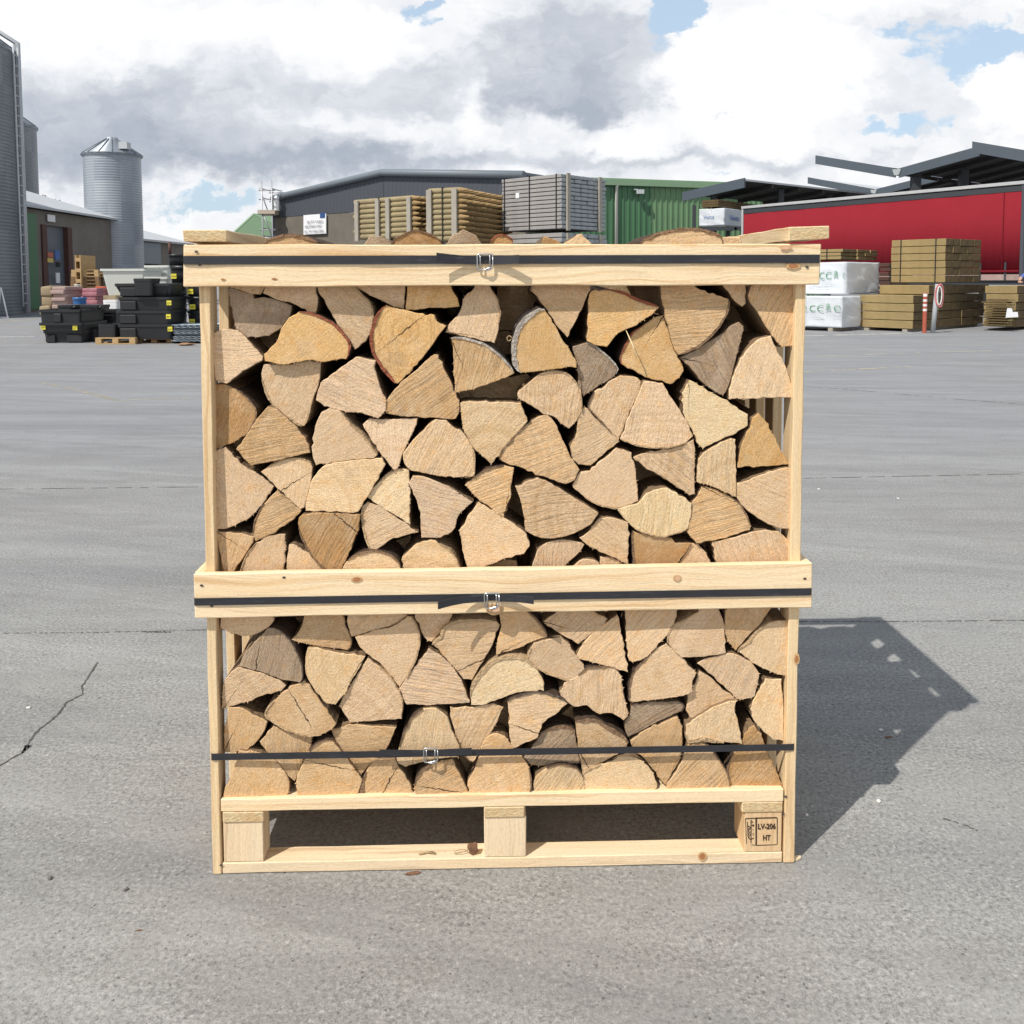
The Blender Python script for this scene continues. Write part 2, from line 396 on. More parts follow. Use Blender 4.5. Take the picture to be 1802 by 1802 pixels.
def board(name, parent, pts, y0, y1, axis, m='pine', bev=.0014, rough=.0005):
    """a sawn board: (x, z) outline on the plane y0, back to y1"""
    bm = bmesh.new(); addprism(bm, pts, y0, y1); fixn(bm)
    L = [e_ for e_ in bm.edges if e_.calc_length() > .2]
    if L and rough: bmesh.ops.subdivide_edges(bm, edges=L, cuts=int(14), use_grid_fill=True)
    bevel(bm, bev)
    sd = random.random()*50
    for v_ in bm.verts:
        nn = noise.noise_vector(v_.co*9 + Vector((sd, 0, 0)))*rough*1.6 + noise.noise_vector(v_.co*60)*rough*.8
        nn[axis] *= .3; v_.co += nn
    wood_uv(bm, axis)
    return mesh_obj(name, bm, [m, 'sawn_end'], parent)
def boxb(name, parent, x0, x1, y0, y1, z0, z1, axis, m='pine', **k):
    return board(name, parent, [(x0, z0), (x1, z0), (x1, z1), (x0, z1)], y0, y1, axis, m, **k)
def text_mesh(s, size, parent, M, m, name='lettering', depth=.0005, bold=0.0, ax='LEFT'):
    cu = bpy.data.curves.new(name, 'FONT'); cu.body = s; cu.size = size; cu.extrude = depth; cu.offset = bold; cu.align_x = ax
    cu.resolution_u = 3
    tmp = bpy.data.objects.new(name, cu); COL.objects.link(tmp)
    dg = bpy.context.evaluated_depsgraph_get(); me = bpy.data.meshes.new_from_object(tmp.evaluated_get(dg))
    bpy.data.objects.remove(tmp)
    me.materials.clear(); me.materials.append(MATS[m])
    o = bpy.data.objects.new(name, me); COL.objects.link(o); o.parent = parent; o.matrix_basis = M
    return o
UPRIGHT = Matrix.Rotation(R(90), 4, 'X')     # text in the x-z plane facing -y
# ------------------------------------------------------------------ ground
def ground_mat():
    m = bpy.data.materials.new('worn_concrete'); m.use_nodes = True
    n = NT(m.node_tree); b = n.n['Principled BSDF']
    p = n.new('ShaderNodeNewGeometry').outputs['Position']
    big = n.noise(p, .35, 4, .6); med = n.noise(p, 1.7, 5, .62); sm = n.noise(p, 9, 4, .6)
    strk = n.noise(n.vm('MULTIPLY', p, (.22, 2.6, 1)), 1.0, 5, .62)
    strk2 = n.noise(n.vm('MULTIPLY', p, (.8, 11, 1)), 1.0, 4, .65)
    g1 = n.noise(p, 120, 3, .75); g2 = n.noise(p, 330, 2, .7); pit = n.vor(p, 95); agg = n.vor(p, 210, out=1)
    agv = n.sep(agg)[0]
    c = n.mix(n.step(med, .3, .7), (.268, .262, .254), (.318, .311, .300))
    c = n.mix(n.m('MULTIPLY', n.step(big, .42, .62), .55), c, (.285, .292, .305))
    c = n.mix(n.m('MULTIPLY', n.step(strk, .47, .64), .42), c, (.375, .372, .368))
    c = n.mix(n.m('MULTIPLY', n.step(strk, .47, .32), .45), c, (.212, .215, .228))
    c = n.mix(n.m('MULTIPLY', n.step(strk2, .52, .70), .35), c, (.39, .385, .375))
    c = n.mix(n.m('MULTIPLY', n.step(strk2, .46, .30), .30), c, (.20, .20, .205))
    rotp = n.new('ShaderNodeVectorRotate'); n.l.new(p, rotp.inputs[0]); rotp.inputs['Angle'].default_value = .32
    strk3 = n.noise(n.vm('MULTIPLY', rotp.outputs[0], (.35, 6.5, 1)), 1.0, 6, .68)
    c = n.mix(n.m('MULTIPLY', n.step(strk3, .53, .66), .38), c, (.41, .405, .395))
    c = n.mix(n.m('MULTIPLY', n.step(strk3, .46, .34), .34), c, (.195, .195, .20))
    c = n.mix(n.m('MULTIPLY', n.step(sm, .5, .72), .28), c, (.235, .222, .208))
    c = n.mix(n.m('MULTIPLY', n.step(g1, .50, .70), .55), c, (.155, .150, .145))
    c = n.mix(n.m('MULTIPLY', n.step(g1, .45, .27), .60), c, (.46, .45, .43))
    c = n.mix(n.m('MULTIPLY', n.step(g2, .54, .72), .50), c, (.12, .115, .11))
    c = n.mix(n.m('MULTIPLY', n.step(g2, .44, .28), .40), c, (.52, .50, .47))
    c = n.mix(n.m('MULTIPLY', n.step(agv, .95, .99), .28), c, (.55, .53, .50))
    c = n.mix(n.m('MULTIPLY', n.step(agv, .06, .02), .35), c, (.10, .097, .094))
    g3 = n.noise(p, 105, 5, .86); pat = n.step(n.noise(p, 3.1, 3, .6), .36, .62, .45, 1.15)
    c = n.vm('SCALE', c, sc=n.m('ADD', 1.0, n.m('MULTIPLY', pat, n.m('ADD', n.m('MULTIPLY', n.m('SUBTRACT', g3, .5), 2.6), n.m('MULTIPLY', n.m('SUBTRACT', g2, .5), 1.3)))))
    hole = n.vor(n.vm('ADD', p, n.vm('SCALE', n.xyz(sm, med, 0), sc=.02)), 62)
    c = n.mix(n.m('MULTIPLY', n.m('MULTIPLY', n.step(hole, .20, .10), n.step(n.noise(p, 14, 3, .6), .46, .60)), .75), c, (.085, .082, .08))
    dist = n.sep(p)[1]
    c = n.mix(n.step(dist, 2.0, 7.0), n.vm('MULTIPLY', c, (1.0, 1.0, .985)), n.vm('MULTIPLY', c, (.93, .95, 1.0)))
    pm = n.m('MULTIPLY', n.step(pit, .13, .05), n.step(sm, .45, .6))
    c = n.mix(n.m('MULTIPLY', pm, .7), c, (.07, .068, .066))
    n.l.new(c, b.inputs['Base Color'])
    b.inputs['Roughness'].default_value = .86; b.inputs['Specular IOR Level'].default_value = .3
    h_ = n.m('ADD', n.m('MULTIPLY', g1, 1.0), n.m('MULTIPLY', g2, .5)); h_ = n.m('SUBTRACT', h_, pm)
    n.l.new(n.bump(h_, .55, .0025), b.inputs['Normal'])
    MATS[m.name] = m
ground_mat()
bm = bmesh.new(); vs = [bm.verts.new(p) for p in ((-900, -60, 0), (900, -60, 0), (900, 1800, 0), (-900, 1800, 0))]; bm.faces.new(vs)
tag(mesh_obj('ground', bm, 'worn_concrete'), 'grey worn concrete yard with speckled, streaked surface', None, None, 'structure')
mat('joint_dark', (.085, .08, .075), .95, var=.5, vscale=6)
mat('crack_dark', (.09, .085, .08), .95, var=.4, vscale=6)
mat('faded_yellow_paint', (.44, .385, .27), .9, var=.3, vscale=5)
mat('faded_white_paint', (.46, .45, .42), .9, var=.3, vscale=5)
def strip(bm, pts, w, jit=0.0, z=.0012, gaps=0.0, sub=24, wj=.5):
    pts = [Vector((p[0], p[1], 0)) for p in pts]; path = []
    for a, b_ in zip(pts[:-1], pts[1:]):
        for k in range(sub): path.append(a.lerp(b_, k/sub))
    path.append(pts[-1]); prev = None
    for i, p in enumerate(path):
        t = (path[min(i+1, len(path)-1)] - path[max(i-1, 0)]).normalized(); nrm = Vector((-t.y, t.x, 0))
        p2 = p + nrm*(random.uniform(-1, 1)*jit); ww = w*random.uniform(1-wj, 1+wj)*.5
        A = bm.verts.new((p2 + nrm*ww) + EZ*z); B = bm.verts.new((p2 - nrm*ww) + EZ*z)
        if prev and random.random() >= gaps: bm.faces.new((prev[0], A, B, prev[1]))
        prev = (A, B)
def gp(*l): return [gnd(x, y) for x, y in l]
bm = bmesh.new()
strip(bm, gp((-400, 862), (0, 861), (348, 857)), .007, .001, gaps=.12)
strip(bm, gp((1412, 842), (1660, 837), (1802, 834), (2300, 826)), .008, .001, gaps=.3)
strip(bm, gp((-300, 1118), (0, 1115), (180, 1113), (348, 1109)), .0032, .0015, gaps=.35, sub=60)
strip(bm, gp((250, 1112), (300, 1113)), .007, .003, sub=20)
strip(bm, gp((348, 1109), (1410, 1094)), .004, .001, gaps=.3, sub=60)
strip(bm, gp((1400, 1094), (1560, 1094), (1802, 1092), (2200, 1088)), .0036, .0015, gaps=.25, sub=60)
strip(bm, gp((1415, 680), (1500, 686), (1640, 699), (1802, 712), (2200, 745)), .016, .004, gaps=.3)
tag(mesh_obj('ground_joint', bm, 'joint_dark'), 'dark sawn expansion joints running across the concrete', None, None, 'structure')
bm = bmesh.new()
strip(bm, gp((-60, 1370), (0, 1348), (20, 1335), (40, 1325), (55, 1300), (68, 1285), (88, 1270), (105, 1254), (118, 1236), (146, 1222), (144, 1208), (155, 1192), (165, 1176), (172, 1166)), .0042, .0016, sub=7, wj=.7)
strip(bm, gp((38, 1326), (48, 1312), (52, 1316)), .009, .003, sub=6, wj=.8)
strip(bm, gp((1660, 1440), (1695, 1452), (1720, 1462)), .003, .002, sub=8, gaps=.2)
tag(mesh_obj('ground_crack', bm, 'crack_dark'), 'jagged crack creeping across the concrete left of the crate', None, None, 'structure')
bm = bmesh.new()
strip(bm, gp((72, 673), (118, 683), (170, 695), (206, 705)), .045, .012, gaps=.45, sub=40)
strip(bm, gp((206, 705), (270, 702), (332, 700)), .03, .004, gaps=.12, sub=20)
strip(bm, gp((1415, 654), (1500, 650), (1610, 645)), .06, .01, gaps=.25, sub=20)
strip(bm, gp((1440, 627), (1640, 620), (1780, 616)), .05, .01, gaps=.4, sub=20)
strip(bm, gp((0, 566), (66, 562)), .16, .02, gaps=.1, sub=16)
tag(mesh_obj('painted_line', bm, 'faded_yellow_paint'), 'faded yellow marking lines on the yard surface', None, None, 'structure')
bm = bmesh.new()
strip(bm, gp((1415, 591), (1500, 589), (1600, 586)), .20, .02, gaps=.1, sub=16)
strip(bm, gp((-200, 594), (0, 593), (60, 592)), .22, .05, gaps=.1, sub=16)
tag(mesh_obj('painted_line', bm, 'faded_white_paint'), 'faded white marking lines on the yard surface', None, None, 'structure')

# ------------------------------------------------------------------ the crate
crate = thing('log_crate', 'pale pine pallet crate filled with split logs and bound by black straps', 'crate', CM)
D = .56
def q4(y, *l): return [loc(a, b_, y) for a, b_ in l]
RT = .016                                                   # rail thickness
# pallet
zb = .022
bl = q4(0, (391, 1518), (391, 1540), (1377, 1519.5), (1377, 1498))
x_l, x_r = bl[0][0], bl[2][0]
boxb('bottom_board', crate, x_l, x_r, .0015, .0465, .001, .0215, 0, 'pine_pale')
boxb('bottom_board', crate, x_l, x_r, .25, .32, .001, .0215, 0, 'pine_pale')
boxb('bottom_board', crate, x_l, x_r, .48, .558, .001, .0215, 0, 'pine_pale')
zt0, zt1 = .1195, .1435
blocks = []
for (a, b_, dep) in ((392.5, 463, .050), (852, 926, .06), (1311, 1376.5, .073)):
    xa = loc(a, 1480)[0]; xb = loc(b_, 1480)[0]
    o = boxb('block', crate, xa, xb, .003, dep, .0220, .0985, 2, 'pine_scorched' if a > 1300 else 'pine_pale'); blocks.append((o, xa, xb))
    boxb('block', crate, xa, xb, .25, .33, .0220, .0985, 2, 'pine_pale'); boxb('block', crate, xa, xb, .48, .555, .0220, .0985, 2, 'pine_pale')
for (a, b_, dz) in ((391.5, 463.5, 0), (851.5, 923.5, 0), (1306, 1377.5, -.001)):
    xa = loc(a, 1440)[0]; xb = loc(b_, 1440)[0]
    boxb('stringer', crate, xa, xb, .0005, .556, .099+dz*0, .1190, 1, 'pine_plain', rough=.0009)
ya = 0.0
for w_, g_ in ((.095, .018), (.08, .04), (.095, .035), (.08, .03), (.0835, 0)):
    boxb('deck_board', crate, x_l, x_r, ya, ya+w_, zt0, zt1, 0, 'pine'); ya += w_+g_
# posts : front ones seen from end, then others down each side
PT = {}
ql = q4(0, (350, 505), (369, 505), (389.5, 1541), (374.5, 1541)); qr = q4(0, (1400, 501.5), (1418, 501.5), (1397.5, 1520.5), (1379, 1520.5))
ztop = loc(322, 430, -RT)[1]
xl0, xl1 = (ql[0][0]+ql[3][0])/2, (ql[1][0]+ql[2][0])/2; xr0, xr1 = (qr[0][0]+qr[3][0])/2, (qr[1][0]+qr[2][0])/2
def lerp(a, b_, t): return a+(b_-a)*t
def post(q, y0, y1, zb_=.001, zt_=None):
    zt_ = zt_ or ztop-.003
    (ax, az), (bx, bz), (cx, cz), (dx, dz) = q
    f = lambda x0, z0, x1, z1, z: x0+(x1-x0)*(z-z0)/(z1-z0)
    pts = [(f(ax, az, dx, dz, zb_), zb_), (f(bx, bz, cx, cz, zb_), zb_), (f(bx, bz, cx, cz, zt_), zt_), (f(ax, az, dx, dz, zt_), zt_)]
    return board('post', crate, pts, y0, y1, 2, 'pine_plain', rough=.0010)
post(ql, 0, .040); post(qr, 0, .054)
for (y0, y1) in ((.115, .165), (.225, .275), (.335, .385), (.445, .495), (.51, D)):
    post(ql, y0, y1); post(qr, y0, y1)
# rails
def frontrail(name, q, m='pine', yb=-.0003): return board(name, crate, q4(-RT, *q), -RT, yb, 0, m, rough=.0012, bev=.002)
tr = frontrail('rail', ((322, 430.5), (322.5, 505), (1442.5, 501), (1446, 429)))
mr = frontrail('rail', ((340, 1010), (342.5, 1088), (1429.5, 1069.5), (1430, 991.5)))
tq = q4(-RT, (322, 430.5), (322.5, 505), (1442.5, 501), (1446, 429)); mq = q4(-RT, (340, 1010), (342.5, 1088), (1429.5, 1069.5), (1430, 991.5))
board('rail', crate, tq, D+.0005, D+.016, 0, rough=.001); board('rail', crate, mq, D+.0005, D+.016, 0, rough=.001)
for q in (tq, mq):
    zt_l, zb_l, zb_r, zt_r = q[0][1], q[1][1], q[2][1], q[3][1]
    boxb('side_rail', crate, min(ql[0][0], ql[3][0])-.0172, min(ql[0][0], ql[3][0])-.0005, .0005, D-.001, zb_l+.004, zt_l-.0005, 1)
    boxb('side_rail', crate, max(qr[1][0], qr[2][0])+.0005, max(qr[1][0], qr[2][0])+.0172, .0005, D-.001, zb_r+.004, zt_r-.0005, 1)
# boards laid along the top at both ends
tb = q4(-.018, (322, 406), (322.5, 427.5), (400, 427.5), (400, 406)); 
board('top_board', crate, [(p[0], p[1]+.0012) for p in tb], -.018, D+.01, 1, 'pine_plain', rough=.0013)
tb = q4(-.020, (1388, 402), (1388, 426.5), (1459, 422.5), (1460, 400.5))
board('top_board', crate, [(p[0], p[1]+.0026) for p in tb], -.020, D+.008, 1, 'pine_plain', rough=.0013)
# nail holes and resin marks
mat('nail_steel', (.10, .085, .07), .6, .4)
for (a, b_) in ((346, 443), (355, 1030), (373, 1066), (1416, 1018), (1398, 1040), (500, 1016), (352, 466), (1420, 470), (1383, 1441), (385, 1532), (1387, 1410)):
    x, z = loc(a, b_, -RT); 
    bm = bmesh.new(); bmesh.ops.create_circle(bm, cap_ends=True, segments=8, radius=.0022, matrix=Matrix.Translation((x, -RT-.0012 if b_ < 1100 else -.0012, z)) @ Matrix.Rotation(R(90), 4, 'X') @ Matrix.Scale(1.5, 4, (1, 0, 0)))
    mesh_obj('nail_head', bm, 'nail_steel', crate)
# knots
mat('knot', (.40, .17, .07), .7, var=.5, vscale=300); mat('knot_pale', (.70, .43, .28), .7, var=.3, vscale=200); mat('knot_rim', (.60, .38, .18), .7, var=.3, vscale=200)
for (a, b_, w_, h_, yy, mm) in ((628, 1020, 7, 3.6, -RT-.0016, 'knot'), (1192, 1018, 5, 4, -RT-.0016, 'knot_pale'), (870, 1073, 10, 6.5, -RT-.0016, 'knot_pale'), (1396, 468, 9, 3.5, -RT-.0016, 'knot'), (1236, 1507, 5.5, 6, -.0004, 'knot'), (1383, 436, 8, 2.5, -RT-.0016, 'knot_pale'), (1402, 1160, 3.5, 7, -.0014, 'knot'), (393, 492, 3, 1.5, -RT-.0016, 'knot'), (483, 491, 4, 1.2, -RT-.0016, 'knot')):
    x, z = loc(a, b_, yy)
    for kk, m_, dy in ((1.5, 'knot_rim', 0), (1.0, mm, -.0003)):
        bm = bmesh.new(); bmesh.ops.create_circle(bm, cap_ends=True, segments=18, radius=.001, matrix=Matrix.Translation((x, yy+dy, z)) @ Matrix.Rotation(R(90), 4, 'X') @ Matrix.Diagonal((w_*kk, h_*kk, 1, 1)))
        for v_ in bm.verts: v_.co += Vector((noise.noise(v_.co*300), 0, noise.noise(v_.co*300+Vector((9, 0, 0)))))*.0012
        for f in bm.faces:
            pass
        mesh_obj('knot', bm, m_, crate)
# the stamp burnt into the right block
blk = blocks[2][0]
bm = bmesh.new()
def pl(a, b_, w_=1.3, y=.0024):
    (x0, z0), (x1, z1) = loc(*a, y), loc(*b_, y); d = Vector((x1-x0, z1-z0)).normalized(); nx, nz = -d.y, d.x; w_ = w_*.00055
    addprism(bm, [(x0+nx*w_, z0+nz*w_), (x0-nx*w_, z0-nz*w_), (x1-nx*w_, z1-nz*w_), (x1+nx*w_, z1+nz*w_)], y, y+.001)
def zs(a, b_): return (1290+a/12.015, 1390+b_/12.013)
for a, b_, w_ in (((270, 610), (480, 600), 1.3), ((480, 600), (930, 590), 1.9), ((935, 600), (935, 1155), 1.5), ((930, 1160), (500, 1175), 1.5), ((490, 600), (490, 1175), 2.6),
                  ((262, 610), (285, 1140), 1.0), ((385, 1165), (490, 1172), 1.0),
                  ((382, 640), (380, 1130), 1.5), ((305, 675), (315, 980), 1.1), ((315, 760), (375, 800), 1.5), ((315, 760), (312, 810), 1.0), ((312, 820), (372, 830), 1.1), ((318, 900), (352, 810), 1.1),
                  ((318, 960), (360, 880), 1.1), ((330, 1010), (372, 930), 1.1), ((310, 960), (330, 1020), 1.5), ((330, 1020), (380, 1052), 1.7), ((380, 1052), (440, 1015), 1.5),
                  ((405, 670), (420, 690), 1.6), ((410, 745), (440, 745), 1.8), ((410, 745), (425, 775), 1.8), ((440, 745), (425, 775), 1.8), ((415, 850), (432, 840), 1.2), ((415, 930), (440, 925), 1.2), ((415, 955), (440, 958), 1.2)):
    pl(zs(*a), zs(*b_), w_)
fixn(bm); mesh_obj('stamp', bm, 'branding_ink', blk)
for s_, a, b_, wid in (('LV-206', 522, 832, 380), ('HT', 628, 1070, 165)):
    x, z = loc(*zs(a, b_), .002); x1, _ = loc(*zs(a+wid, b_), .002)
    o = text_mesh(s_, .0145, blk, Matrix.Translation((x, .0022, z)) @ UPRIGHT, 'branding_ink', 'stamp_lettering', .0004, .0003)
    k = (x1-x)/max(o.dimensions.x, 1e-4); k = k if .3 < k < 3 else 1
    w_ = max(v_.co.x for v_ in o.data.vertices)
    for v_ in o.data.vertices: v_.co.x *= (x1-x)/w_

# ------------------------------------------------------------------ straps
def strap_mat():
    m = bpy.data.materials.new('strap_black'); m.use_nodes = True
    n = NT(m.node_tree); b = n.n['Principled BSDF']; p = n.new('ShaderNodeTexCoord').outputs['Object']
    a = n.noise(p, 25, 3, .6); x, y, z = n.sep(p)
    d = n.m('SINE', n.m('MULTIPLY', n.m('ADD', x, z), 2200)); d2 = n.m('SINE', n.m('MULTIPLY', n.m('SUBTRACT', x, z), 2200))
    wv_ = n.m('MULTIPLY', d, d2)
    c = n.mix(a, (.015, .015, .018), (.034, .036, .046)); sc = n.noise(n.vm('MULTIPLY', p, (20, 20, 300)), 1, 3, .6)
    c = n.mix(n.m('MULTIPLY', n.step(sc, .58, .8), .4), c, (.16, .17, .19))
    n.l.new(c, b.inputs['Base Color']); b.inputs['Roughness'].default_value = .42
    n.l.new(n.bump(wv_, .35, .0006), b.inputs['Normal']); MATS[m.name] = m
strap_mat(); mat('buckle_wire', (.62, .63, .65), .28, 1.0, var=.05)
def ribbon(bm, pts, w, th=.0008):
    """pts (x, y, z centre) ; band stands on edge"""
    pts = [Vector(p) for p in pts]; prev = None; n = len(pts)
    for i, p in enumerate(pts):
        t = (pts[min(i+1, n-1)] - pts[max(i-1, 0)]); t = Vector((t.x, t.y, 0)).normalized(); nn = Vector((t.y, -t.x, 0))*th
        ww = w[i] if isinstance(w, list) else w
        r_ = [bm.verts.new(q) for q in (p+EZ*ww/2, p-EZ*ww/2, p-EZ*ww/2-nn, p+EZ*ww/2-nn)]
        if prev:
            for k in range(4): bm.faces.new((prev[k], prev[(k+1) % 4], r_[(k+1) % 4], r_[k]))
        else: bm.faces.new(r_)
        prev = r_
    bm.faces.new(prev[::-1])
def strap(label, L, Rr, w, yf, xo, buck, tails, bsz):
    o = thing('strap', label, 'strap', CM, 'black straps bound round the crate')
    (xa, za), (xb, zb_) = loc(*L, yf), loc(*Rr, yf); bm = bmesh.new()
    yb = D+.0185 if xo > .001 else D+.0015; c = .004; pts = []
    for i in range(41): t = i/40; pts.append((lerp(xa+c, xb-c, t), yf, lerp(za, zb_, t)))
    pts += [(xb-.001, yf+.001, zb_), (xb, yf+c, zb_)] + [(xb, lerp(yf+c, yb-c, i/8), zb_) for i in range(1, 9)] + [(xb-.001, yb-.001, zb_)]
    pts += [(lerp(xb-c, xa+c, i/10), yb, lerp(zb_, za, i/10)) for i in range(11)]
    pts += [(xa+.001, yb-.001, za), (xa, yb-c, za)] + [(xa, lerp(yb-c, yf+c, i/8), za) for i in range(1, 9)] + [(xa+.001, yf+.001, za), (xa+c, yf, za)]
    ribbon(bm, pts, w); fixn(bm); mesh_obj('band', bm, 'strap_black', o)
    # loose ends
    for (px0, py0), (px1, py1), out, curl in tails:
        bm = bmesh.new(); pts = []
        for i in range(17):
            t = i/16; yy = yf - .0035 - out*t**1.6
            x, z = loc(lerp(px0, px1, t), lerp(py0, py1, t**curl), yy); pts.append((x, yy, z))
        ribbon(bm, pts, w, .0007); fixn(bm); mesh_obj('strap_end', bm, 'strap_black', o)
    # wire buckle
    bx, bz = loc(*buck, yf-.004); bm = bmesh.new(); hw, hh = bsz[0]/2, bsz[1]/2; r_ = .0014; cc = .004; y = yf-.0042
    path = []
    for (cx, cz, a0) in ((hw-cc, hh-cc, 0), (-hw+cc, hh-cc, 90), (-hw+cc, -hh+cc, 180)):
        for k in range(5): a = R(a0 + k*22.5); path.append((bx+cx+cc*math.cos(a), y, bz+cz+cc*math.sin(a)))
    path += [(bx-.002, y-.0012, bz-hh), (bx+hw*.55, y-.0022, bz-hh*.78), (bx+hw*.8, y-.0020, bz-hh*.66)]
    addtube(bm, path, r_, 7)
    path = [(bx-hw*.2, y-.0030, bz-hh*.92), (bx+hw*.2, y-.0026, bz-hh*1.08), (bx+hw*.7, y-.001, bz-hh*.98), (bx+hw-.0005, y, bz-hh*.7), (bx+hw, y, bz), (bx+hw, y, bz+hh-cc)]
    addtube(bm, path, r_, 7)
    addtube(bm, [(bx-hw*.62, y+.0008, bz+hh*.9), (bx-hw*.62, y-.0022, bz+hh*.7), (bx-hw*.62, y-.0022, bz-hh*.75)], r_*.9, 6)
    addtube(bm, [(bx+hw*.62, y+.0008, bz+hh*.9), (bx+hw*.62, y-.0022, bz+hh*.7), (bx+hw*.62, y-.0022, bz-hh*.7)], r_*.9, 6)
    fixn(bm); mesh_obj('buckle', bm, 'buckle_wire', o)
strap('black strap with wire buckle round the top rail of the crate', (321.5, 458), (1444, 455.5), .0148, -RT-.0030, .018, (853.5, 461), 
      (((843, 458), (768, 452), .014, 1.8), ((864, 458), (913.5, 456), .016, 1.5)), (.027, .027))
strap('black strap with wire buckle round the middle rail of the crate', (340.5, 1059.5), (1429.5, 1041.5), .0132, -RT-.0030, .018, (865.5, 1057),
      (((855, 1052.5), (770.5, 1066), .024, 2.0), ((876, 1052.5), (939, 1057), .024, 2.4)), (.026, .027))
strap('black strap across the bottom logs, tight round the crate posts below the middle rail', (370.5, 1332.5), (1398.5, 1315), .0122, -.0024, 0, (758, 1329),
      (((748, 1325.5), (667.5, 1324.5), .004, 1), ((768, 1325), (830, 1322), .004, 1)), (.025, .026))
# ------------------------------------------------------------------ the logs
TILE = {'a1': (340, 490), 'a2': (700, 490), 'a3': (1040, 490), 'b1': (340, 740), 'b2': (700, 740), 'b3': (1040, 740),
        'c1': (340, 1060), 'c2': (700, 1060), 'c3': (1040, 1060), 'd1': (340, 1280), 'd2': (700, 1280), 'd3': (1040, 1280), 'P': (0, 0)}
TONE = {'p': (0.857, 0.614, 0.387), 'y': (0.877, 0.563, 0.258), 'g': (0.469, 0.347, 0.243), 'o': (0.612, 0.373, 0.175), 'k': (0.918, 0.669, 0.449), 'n': (0.806, 0.543, 0.300), 's': (0.949, 0.694, 0.424)}
